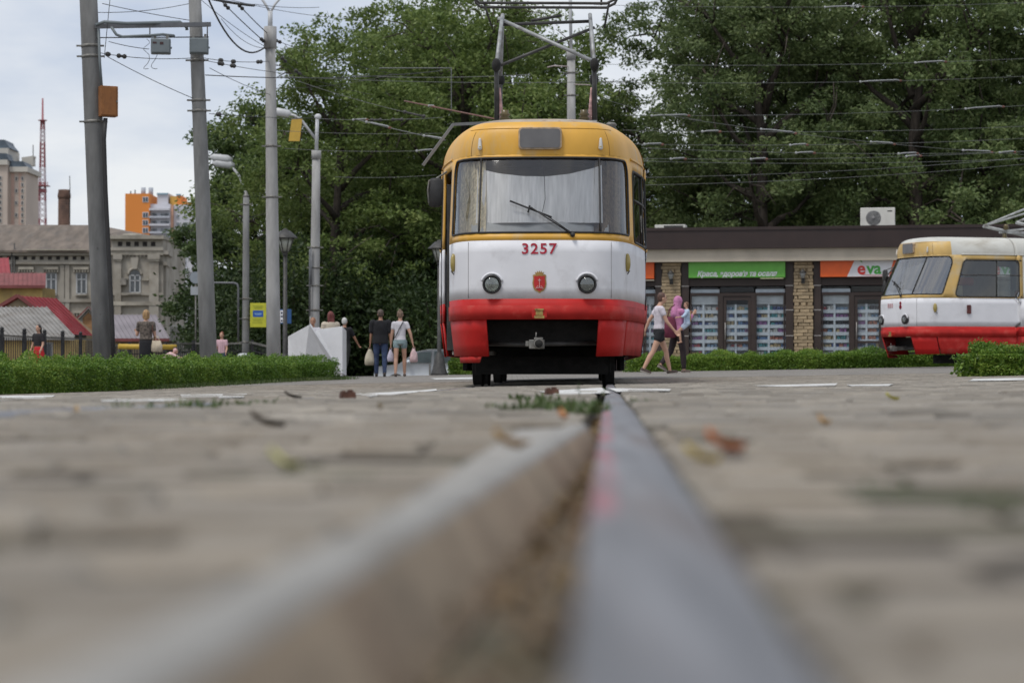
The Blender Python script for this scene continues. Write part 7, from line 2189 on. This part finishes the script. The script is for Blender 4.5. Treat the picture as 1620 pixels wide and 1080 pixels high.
class Figure:
    """a person: joints laid out for the pose, one continuous body grown round them, clothes and hair over it"""
    def __init__(s, loc, rz, h, label, group, legs=((0, 0), (0, 0)), arms=((0, 8, 5), (0, 8, 5)), lean=0, twist=0, head=(0, 0), sh=1.0, build=1.0, skin=None, squat=0.0):
        s.h = h; s.k = k = h / 1.75; s.sk = skin or M_SKIN
        s.root = empty('person', loc, rz, label, 'person', group)
        s.b = build
        hip_z = .93 * k * (1 - squat)
        s.pel = Vector((0, 0, hip_z))
        Rl = Matrix.Rotation(-R(lean), 3, 'X')       # lean forward = towards +Y
        s.Rl = Rl
        up = lambda x, y, z: s.pel + Rl @ (Vector((x, y, z)) * k)
        s.up = up
        s.chest = up(0, .0, .38); s.neck = up(0, -.01, .545); s.headc = up(head[1] * .03, .02 + head[0] * .05, .70)
        s.J = {}
        for i, sg in enumerate((-1, 1)):             # -1: left hand side (-X)
            hipv = s.pel + Vector((sg * .095 * k, 0, -.02 * k))
            sw, kn = legs[i]
            a = R(sw); th = .44 * k * (1 if not squat else 1)
            knee = hipv + Vector((sg * .012 * k, math.sin(a) * th, -math.cos(a) * th))
            a2 = R(sw - kn); ank = knee + Vector((sg * .0, math.sin(a2) * .41 * k, -math.cos(a2) * .41 * k))
            s.J[i] = (hipv, knee, ank, a2)
        # drop the figure so that the lowest ankle stands on the ground
        low = min(s.J[i][2].z for i in (0, 1)) - .075 * k
        dz = Vector((0, 0, -low))
        s.pel += dz; s.chest += dz; s.neck += dz; s.headc += dz
        for i in (0, 1): s.J[i] = tuple((v + dz if isinstance(v, Vector) else v) for v in s.J[i])
        s.A = {}
        for i, sg in enumerate((-1, 1)):
            sh_ = up(sg * .175 * sh, 0, .50) + dz * 0
            sh_ = s.pel + Rl @ (Vector((sg * .168 * sh, 0, .465)) * k)
            sw, ab, el = arms[i]
            a, b_ = R(sw), R(ab)
            d1 = Vector((sg * math.sin(b_), math.sin(a) * math.cos(b_), -math.cos(a) * math.cos(b_)))
            elb = sh_ + d1 * .29 * k
            a2 = R(sw + el); d2 = Vector((sg * math.sin(b_ * .6), math.sin(a2) * math.cos(b_ * .6), -math.cos(a2) * math.cos(b_ * .6)))
            wr = elb + d2 * .25 * k
            s.A[i] = (sh_, elb, wr, d2.normalized())
        s.hands = {}
        s.body()
    def M(s, dz=0):
        return Matrix.Translation(s.pel) @ s.Rl.to_4x4() @ Matrix.Scale(s.k, 4)
    def body(s):
        k = s.k; b = s.b; mb = MB()
        mb.loft([(-.10, 0, -.005, .10 * b, .075), (-.06, 0, -.01, .155 * b, .10), (.02, 0, -.012, .165 * b, .105 * b), (.12, 0, 0, .14 * b, .09 * b), (.20, 0, .005, .132 * b, .088 * b), (.34, 0, .0, .158 * b, .10 * b), (.44, 0, -.005, .165 * b, .095), (.50, 0, -.01, .15, .075), (.54, 0, -.01, .07, .055)], 18, s.M())
        mb.capsule(s.neck - s.Rl @ Vector((0, .0, .03)) * k, .055 * k, s.headc - Vector((0, .01, .07)) * k, .05 * k)
        hc = s.headc
        mb.ball(hc + Vector((0, -.008, .015)) * k, (.075 * k, .092 * k, .10 * k), 16, 12)
        mb.ball(hc + Vector((0, .022, -.045)) * k, (.056 * k, .066 * k, .07 * k), 14, 10)
        mb.ball(hc + Vector((0, .088, -.02)) * k, (.011 * k, .02 * k, .02 * k), 8, 6)
        for sg in (-1, 1): mb.ball(hc + Vector((sg * .076, -.005, -.015)) * k, (.012 * k, .022 * k, .032 * k), 8, 6)
        for i in (0, 1):
            h_, kn, an, a2 = s.J[i]
            mb.capsule(h_, .088 * k * b, h_.lerp(kn, .5), .074 * k * b); mb.capsule(h_.lerp(kn, .5), .074 * k * b, kn, .053 * k)
            mb.capsule(kn, .052 * k, kn.lerp(an, .3) + Vector((0, -.012 * k, 0)), .056 * k); mb.capsule(kn.lerp(an, .3) + Vector((0, -.012 * k, 0)), .056 * k, an, .035 * k)
            f = Vector((0, math.cos(a2 * .6), math.sin(a2 * .6)))
            mb.capsule(an - Vector((0, 0, .035 * k)) - f * .03 * k, .036 * k, an + f * .13 * k - Vector((0, 0, .048 * k)), .026 * k)
            sh_, el, wr, d2 = s.A[i]
            mb.capsule(sh_, .056 * k * b, el, .040 * k); mb.capsule(el, .040 * k, wr, .026 * k)
            # hand: palm, four fingers and a thumb
            sd = Vector((0, 1, 0)) if abs(d2.y) < .8 else Vector((0, 0, 1))
            sd = (sd - d2 * sd.dot(d2)).normalized(); nr = d2.cross(sd) * (1 if i else -1)
            p0 = wr; p1 = wr + d2 * .085 * k
            for t in (-1, 0, 1): mb.capsule(p0 + sd * t * .012 * k, .016 * k, p1 + sd * t * .024 * k, .015 * k, 8)
            for t, ln in ((-1.5, .058), (-.5, .074), (.5, .08), (1.5, .068)):
                q0 = p1 + sd * t * .019 * k; q1 = q0 + (d2 * .85 + nr * .25).normalized() * ln * .55 * k; q2 = q1 + (d2 * .45 + nr * .8).normalized() * ln * .5 * k
                mb.capsule(q0, .0095 * k, q1, .0085 * k, 6); mb.capsule(q1, .0085 * k, q2, .0072 * k, 6)
            t0 = p0 + d2 * .025 * k + sd * .024 * k; t1 = t0 + (sd * .75 + d2 * .6).normalized() * .04 * k; t2 = t1 + (d2 * .9 + nr * .35).normalized() * .032 * k
            mb.capsule(t0, .013 * k, t1, .0105 * k, 6); mb.capsule(t1, .0105 * k, t2, .0085 * k, 6)
            s.hands[i] = p1 + d2 * .03 * k
        remesh(mb.build('body', s.sk, s.root, fix=False), .0095, 3)
        for sg in (-1, 1):
            MB().ball(hc + Vector((sg * .03, .077, .008)) * k, (.013 * k, .008 * k, .008 * k), 8, 6).build('eye', mat('eye', (.03, .02, .015), rough=.2), s.root)
        MB().ball(hc + Vector((0, .082, -.058)) * k, (.022 * k, .008 * k, .007 * k), 8, 6).build('mouth', mat('lips', (.40, .13, .11), rough=.5), s.root)
    def hair(s, m, style='short'):
        k = s.k; hc = s.headc; mb = MB()
        mb.ball(hc + Vector((0, -.022, .03)) * k, (.084 * k, .092 * k, .098 * k), 16, 12)
        mb.ball(hc + Vector((0, -.045, -.01)) * k, (.078 * k, .062 * k, .075 * k), 14, 10)
        if style == 'bob':
            for sg in (-1, 1): mb.capsule(hc + Vector((sg * .06, -.03, .02)) * k, .035 * k, hc + Vector((sg * .062, -.03, -.09)) * k, .025 * k)
            mb.capsule(hc + Vector((0, -.06, 0)) * k, .06 * k, hc + Vector((0, -.06, -.10)) * k, .045 * k)
        if style == 'long':
            for x in (-.055, -.02, .02, .055): mb.capsule(hc + Vector((x, -.05, .02)) * k, .042 * k, hc + Vector((x * 1.2, -.075, -.24)) * k, .028 * k)
        if style == 'bun':
            mb.ball(hc + Vector((0, -.06, .11)) * k, .042 * k, 10, 8)
        if style == 'tail':
            mb.capsule(hc + Vector((0, -.095, .03)) * k, .03 * k, hc + Vector((.0, -.13, -.04)) * k, .034 * k); mb.capsule(hc + Vector((0, -.13, -.04)) * k, .034 * k, hc + Vector((0.01, -.11, -.20)) * k, .012 * k)
        if style == 'scarf':
            mb.ball(hc + Vector((0, -.01, .02)) * k, (.098 * k, .108 * k, .118 * k), 16, 12)
            mb.capsule(hc + Vector((0, -.02, -.02)) * k, .092 * k, s.neck + Vector((0, -.01, -.02)) * k, .10 * k); mb.capsule(s.neck + Vector((0, -.03, 0)) * k, .10 * k, s.neck + Vector((0, -.05, -.14)) * k, .12 * k)
        return remesh(mb.build('hair' if style != 'scarf' else 'headscarf', m, s.root, fix=False), .010, 2)
    def shirt(s, m, sleeve=.45, hem=.0, infl=.014, name='shirt', fit=1.0):
        k = s.k; b = s.b; i_ = infl; mb = MB()
        mb.loft([(hem, 0, -.01, .165 * b * fit + i_, .105 * b * fit + i_), (hem + .04, 0, -.008, .162 * b * fit + i_, .105 * b * fit + i_), (.14, 0, 0, .145 * b * fit + i_, .095 * b * fit + i_), (.34, 0, 0, .158 * b + i_, .10 * b + i_), (.44, 0, -.005, .165 * b + i_, .095 + i_), (.50, 0, -.01, .15 + i_, .075 + i_), (.535, 0, -.01, .075 + i_, .05 + i_)], 20, s.M())
        if sleeve:
            for i in (0, 1):
                sh_, el, wr, d2 = s.A[i]
                if sleeve <= 1: mb.capsule(sh_, .058 * k * b + i_ * k, sh_.lerp(el, sleeve), (.047 + i_) * k)
                else: mb.capsule(sh_, .058 * k * b + i_ * k, el, (.042 + i_) * k); mb.capsule(el, (.042 + i_) * k, el.lerp(wr, sleeve - 1), (.03 + i_) * k)
        return remesh(mb.build(name, m, s.root, fix=False), .012, 3)
    def legs(s, m, length=2.0, infl=.014, name='trousers', top=.08):
        k = s.k; b = s.b; mb = MB(); i_ = infl
        mb.loft([(-.09, 0, -.006, .12 * b + i_, .085 + i_), (-.05, 0, -.01, .158 * b + i_, .10 + i_), (.02, 0, -.012, .165 * b + i_, .105 * b + i_), (top, 0, -.006, .150 * b + i_, .095 * b + i_)], 18, s.M())
        for i in (0, 1):
            h_, kn, an, a2 = s.J[i]
            if length <= 1: mb.capsule(h_, (.088 * b + i_) * k, h_.lerp(kn, length), (.086 * b - .02 * length + i_ * 1.3) * k)
            else:
                mb.capsule(h_, (.088 * b + i_) * k, kn, (.056 + i_) * k); mb.capsule(kn, (.056 + i_) * k, kn.lerp(an, .35), (.056 + i_) * k); mb.capsule(kn.lerp(an, .35), (.056 + i_) * k, kn.lerp(an, length - 1), (.040 + i_) * k)
        return remesh(mb.build(name, m, s.root, fix=False), .012, 3)
    def skirt(s, m, z0=-.48, flare=.03, name='skirt'):
        k = s.k; b = s.b
        Mx = Matrix.Translation(s.pel) @ Matrix.Scale(k, 4)
        o = MB().loft([(z0, 0, .0, .165 * b + flare, .115 * b + flare), (z0 + .2, 0, 0, .175 * b + flare * .7, .12 * b + flare * .7), (-.02, 0, -.012, .182 * b, .125 * b), (.10, 0, -.004, .158 * b, .105 * b)], 26, Mx).build(name, m, s.root)
        return o
    def shoes(s, m, sole=None):
        k = s.k
        for i in (0, 1):
            h_, kn, an, a2 = s.J[i]
            f = Vector((0, math.cos(a2 * .6), math.sin(a2 * .6)))
            mb = MB(); mb.capsule(an - Vector((0, 0, .03 * k)) - f * .035 * k, .044 * k, an + f * .145 * k - Vector((0, 0, .045 * k)), .034 * k)
            sh_ = remesh(mb.build('shoe', m, s.root, fix=False), .012, 2)
            if sole:
                MB().bar(an - Vector((0, 0, .068 * k)) - f * .075 * k, an + f * .175 * k - Vector((0, 0, .070 * k)), .075 * k, .018 * k).build('sole', sole, sh_, bevel=.006)

def carry_bag(fig, hand, w, h, m, label, group, shape='bag'):
    p = fig.root.matrix_basis @ fig.hands[hand]
    Mw = Matrix.Translation(fig.root.location) @ Matrix.Rotation(fig.root.rotation_euler.z, 4, 'Z')
    p = Mw @ fig.hands[hand]
    o = empty('carrier_bag', p, fig.root.rotation_euler.z, label, 'bag', group)
    rg = random.Random(int(w * 999 + h * 77))
    rings = []
    for t, ww, dd in ((0, .75, .5), (.08, .98, .85), (.3, 1.0, 1.0), (.6, .8, .7), (.82, .42, .35), (.95, .22, .2)):
        rings.append((-h * (1 - t) - .02, rg.uniform(-.01, .01), rg.uniform(-.01, .01), w / 2 * ww * rg.uniform(.92, 1.06), w * .33 * dd))
    MB().loft(rings, 14).build('sack', m, o)
    MB().tube([(-w * .16, 0, -.06), (-.02, 0, -.015), (0, 0, .01), (.02, 0, -.015), (w * .16, 0, -.06)], .008, 6).build('handle', m, o)
    return o
PG = 'people on the square'
def at(px, d): return gpx(px, d)
C_BLACK = cloth('black', (.012, .012, .015)); C_DENIM = cloth('denim', (.035, .055, .115), .25); C_WHITE = cloth('white', (.62, .60, .63), .06)
# --- the couple walking away
m1 = Figure(at(602, 62.0), R(3), 1.80, 'bald man in black shirt and blue jeans walking away with a beige bag', PG, legs=((6, 4), (-8, 10)), arms=((4, 9, 6), (-2, 9, 8)), sh=1.18, build=1.16, skin=M_SKINT)
m1.hair(hairm('shaved', (.10, .07, .055)), 'short').scale = (1, 1, 1)
m1.shirt(C_BLACK, .75, -.08, .03); m1.legs(C_DENIM, 1.98, .012, top=.03); m1.shoes(mat('shoe_dark', (.05, .035, .025), rough=.6), M_RUB)
carry_bag(m1, 0, .30, .46, mat('bag_beige', (.48, .43, .33), rough=.6, var=.12, scale=6), 'beige carrier bag in the left hand of the bald man', 'carrier bags held by the walking couple')
w1 = Figure(at(633, 60.5), R(-3), 1.74, 'woman in white T-shirt and short denim shorts walking away with bags', PG, legs=((-6, 8), (12, 6)), arms=((2, 10, 6), (-6, 22, 10)), build=.90, skin=M_SKIN)
w1.hair(hairm('ash', (.20, .13, .09)), 'bun'); w1.shirt(C_WHITE, .40, -.01, .012)
w1.legs(cloth('pale_denim', (.24, .32, .33), .25), .26, .014, 'shorts', .06); w1.shoes(mat('shoe_tan', (.14, .10, .08), rough=.7))
MB().tube([w1.up(-.13, -.10, .02) + Vector((0, 0, .06)), w1.up(-.02, -.125, .25) + Vector((0, 0, .06)), w1.up(.10, -.10, .47) + Vector((0, 0, .06))], .012, 6).build('bag_strap', C_BLACK, w1.root)
carry_bag(w1, 1, .22, .38, mat('bag_pink', (.62, .44, .44), rough=.5, var=.2, scale=7), 'pink and white carrier bag in the right hand of the woman in denim shorts', 'carrier bags held by the walking couple')
carry_bag(w1, 0, .18, .34, mat('bag_whiteviolet', (.56, .52, .62), rough=.5, var=.2, scale=7), 'small whitish bag between the walking man and woman', 'carrier bags held by the walking couple')
# --- two women walking right, beside the tram
g1 = Figure(at(1043, 46.5), R(-78), 1.68, 'girl in white T-shirt and black shorts striding past the front tram', PG, legs=((24, 12), (-22, 8)), arms=((-34, 14, 14), (22, 8, 18)), head=(1, 0), build=.92)
g1.hair(hairm('brown', (.10, .05, .035)), 'short'); g1.shirt(cloth('white_dots', (.60, .55, .60), .14), .38, .04, .016); g1.legs(C_BLACK, .34, .016, 'shorts'); g1.shoes(mat('shoe_brown', (.07, .045, .035), rough=.6), mat('sole_pale', (.42, .38, .34)))
w2 = Figure(at(1072, 50.0), R(-62), 1.66, 'woman in pink top and pink headscarf with dark trousers carrying a small child', PG, legs=((-16, 26), (10, 6)), arms=((34, -6, 98), (40, -8, 96)), build=.96)
w2.hair(cloth('magenta', (.50, .20, .36)), 'scarf'); w2.shirt(cloth('magenta', (.50, .20, .36)), 1.7, -.02, .02); w2.legs(cloth('dark_brown', (.025, .016, .018)), 1.86, .016); w2.shoes(mat('shoe_tan', (.14, .10, .08)), mat('sole_pale', (.42, .38, .34)))
o = empty('shoulder_bag', w2.root.matrix_basis.translation + Vector((-.18, -.16, .78)), R(-62), 'maroon bag hanging behind the woman in the pink headscarf', 'bag')
MB().loft([(-.02, 0, 0, .05, .10), (0, 0, 0, .09, .15), (.2, 0, 0, .10, .17), (.38, 0, 0, .07, .13), (.44, 0, 0, .03, .06)], 14).build('sack', cloth('maroon', (.14, .025, .05)), o)
MB().tube([(0, -.08, .38), (.04, -.02, .62), (.08, .08, .70)], .012, 6).build('strap', cloth('maroon', (.14, .025, .05)), o)
# child held against the shoulder
cp = w2.root.location + Vector((.19, -.10, .63))
c1 = Figure(cp, R(100), .98, 'small child in pale blue and yellow held by the woman in the pink headscarf', PG, legs=((50, 60), (44, 56)), arms=((40, 16, 40), (40, 16, 40)), build=1.08)
c1.hair(hairm('chestnut', (.16, .08, .045)), 'short'); c1.shirt(cloth('pale_blue', (.42, .52, .66)), 1.3, -.06, .02); c1.legs(cloth('pale_blue2', (.46, .54, .66)), .5, .016, 'shorts')
MB().loft([(.05, .0, -.135, .10, .022), (.2, 0, -.13, .115, .03), (.42, 0, -.12, .10, .022)], 12, c1.M()).build('yellow_panel', cloth('yellow', (.55, .38, .13)), c1.root)
# --- woman behind the left hedge, bending child, others
w3 = Figure(at(231, 57.0), R(6), 1.72, 'blonde woman in black skirt and patterned top standing behind the left hedge', PG, legs=((2, 2), (-2, 2)), arms=((14, 12, 95), (4, 10, 12)), build=.95)
w3.hair(hairm('blonde', (.36, .22, .10)), 'bob'); w3.shirt(mat('cloth_pattern', (.11, .09, .075), rough=.9, var=.45, scale=24), .5, .06, .016); w3.skirt(C_BLACK, -.46, .01); w3.shoes(mat('shoe_dark', (.05, .035, .025)))
MB().tube([w3.up(.15, .0, .52) , w3.up(.17, -.12, .3), w3.up(.22, -.03, .04)], .012, 6).build('bag_strap', M_RUST, w3.root)
hb_ = Matrix.Translation(w3.root.location) @ Matrix.Rotation(R(6), 4, 'Z') @ w3.up(.25, -.02, -.10)
o = empty('handbag', hb_, R(6), 'cream handbag on the hip of the blonde woman', 'bag')
MB().loft([(-.14, 0, 0, .12, .07), (-.12, 0, 0, .155, .085), (.02, 0, 0, .16, .085), (.14, 0, 0, .11, .05)], 16).build('sack', cloth('cream', (.50, .43, .32)), o)
MB().tube([(-.09, 0, .12), (-.05, 0, .24), (.05, 0, .24), (.09, 0, .12)], .012, 6).build('handle', cloth('cream', (.50, .43, .32)), o)
c2 = Figure(at(256, 56.0), R(-75), 1.05, 'child in a pink top bending down beside the blonde woman', PG, legs=((40, 78), (44, 84)), arms=((70, 10, 10), (66, 10, 14)), lean=52, build=1.1)
c2.hair(cloth('pink_cap', (.60, .36, .36)), 'short'); c2.shirt(cloth('pale_pink', (.62, .42, .42)), 1.2, -.04, .02); c2.legs(cloth('white2', (.6, .58, .58)), .6, .016, 'shorts'); c2.shoes(M_RUB)
p3_ = Figure(at(61, 60.5), R(150), 1.42, 'woman in a red dress behind the iron fence', PG, arms=((6, 10, 30), (4, 10, 20)), build=1.0)
p3_.hair(hairm('black', (.02, .015, .013)), 'long'); p3_.shirt(cloth('black2', (.02, .018, .02)), .6, .12, .016); p3_.skirt(cloth('red', (.42, .012, .018)), -.62, .16, 'dress'); p3_.shoes(M_RUB)
p4_ = Figure(at(351, 66), R(170), 1.30, 'red-haired woman in a pink striped top beside the second leaning pole', PG, arms=((8, 8, 40), (8, 8, 30)), build=.92)
p4_.hair(hairm('auburn', (.20, .065, .035)), 'bun'); p4_.shirt(mat('cloth_pinkstripe', (.55, .36, .40), rough=.9, var=.25, scale=10, stretch=(9, .2, .2)), .5, 0, .016); p4_.legs(C_DENIM, 1.9, .016); p4_.shoes(M_RUB)
p5_ = Figure(at(523, 60.0), R(20), 1.72, 'woman with long red hair and a cream jacket behind the white folded panels', PG, arms=((10, 10, 60), (10, 10, 60)), build=1.02)
p5_.hair(hairm('red', (.17, .04, .035)), 'long'); p5_.shirt(mat('cloth_creamstripe', (.55, .48, .38), rough=.9, var=.2, scale=6, stretch=(.2, .2, 5)), 1.8, -.05, .03, 'jacket'); p5_.legs(C_BLACK, 1.95, .016); p5_.shoes(M_RUB)
p6_ = Figure(at(495, 59.5), R(175), 1.56, 'person with reddish face just showing over the white folded panels', PG, arms=((10, 10, 30), (10, 10, 30)), skin=M_SKINT)
p6_.hair(hairm('sandy', (.30, .15, .08)), 'short'); p6_.shirt(C_WHITE, .5, 0, .016); p6_.legs(C_DENIM, 1.9, .016); p6_.shoes(M_RUB)
p7_ = Figure(at(545, 64.5), R(-15), 1.66, 'person in black top and trousers walking behind the right edge of the white panels', PG, legs=((14, 18), (-18, 14)), arms=((-12, 12, 14), (30, 20, 10)), build=1.0, skin=M_SKINT)
p7_.hair(cloth('white_cap', (.55, .54, .52)), 'short'); p7_.shirt(C_BLACK, .6, -.06, .024); p7_.legs(cloth('black3', (.015, .017, .015)), 1.75, .02); p7_.shoes(mat('trainer_white', (.5, .5, .5), rough=.6), M_RUB)
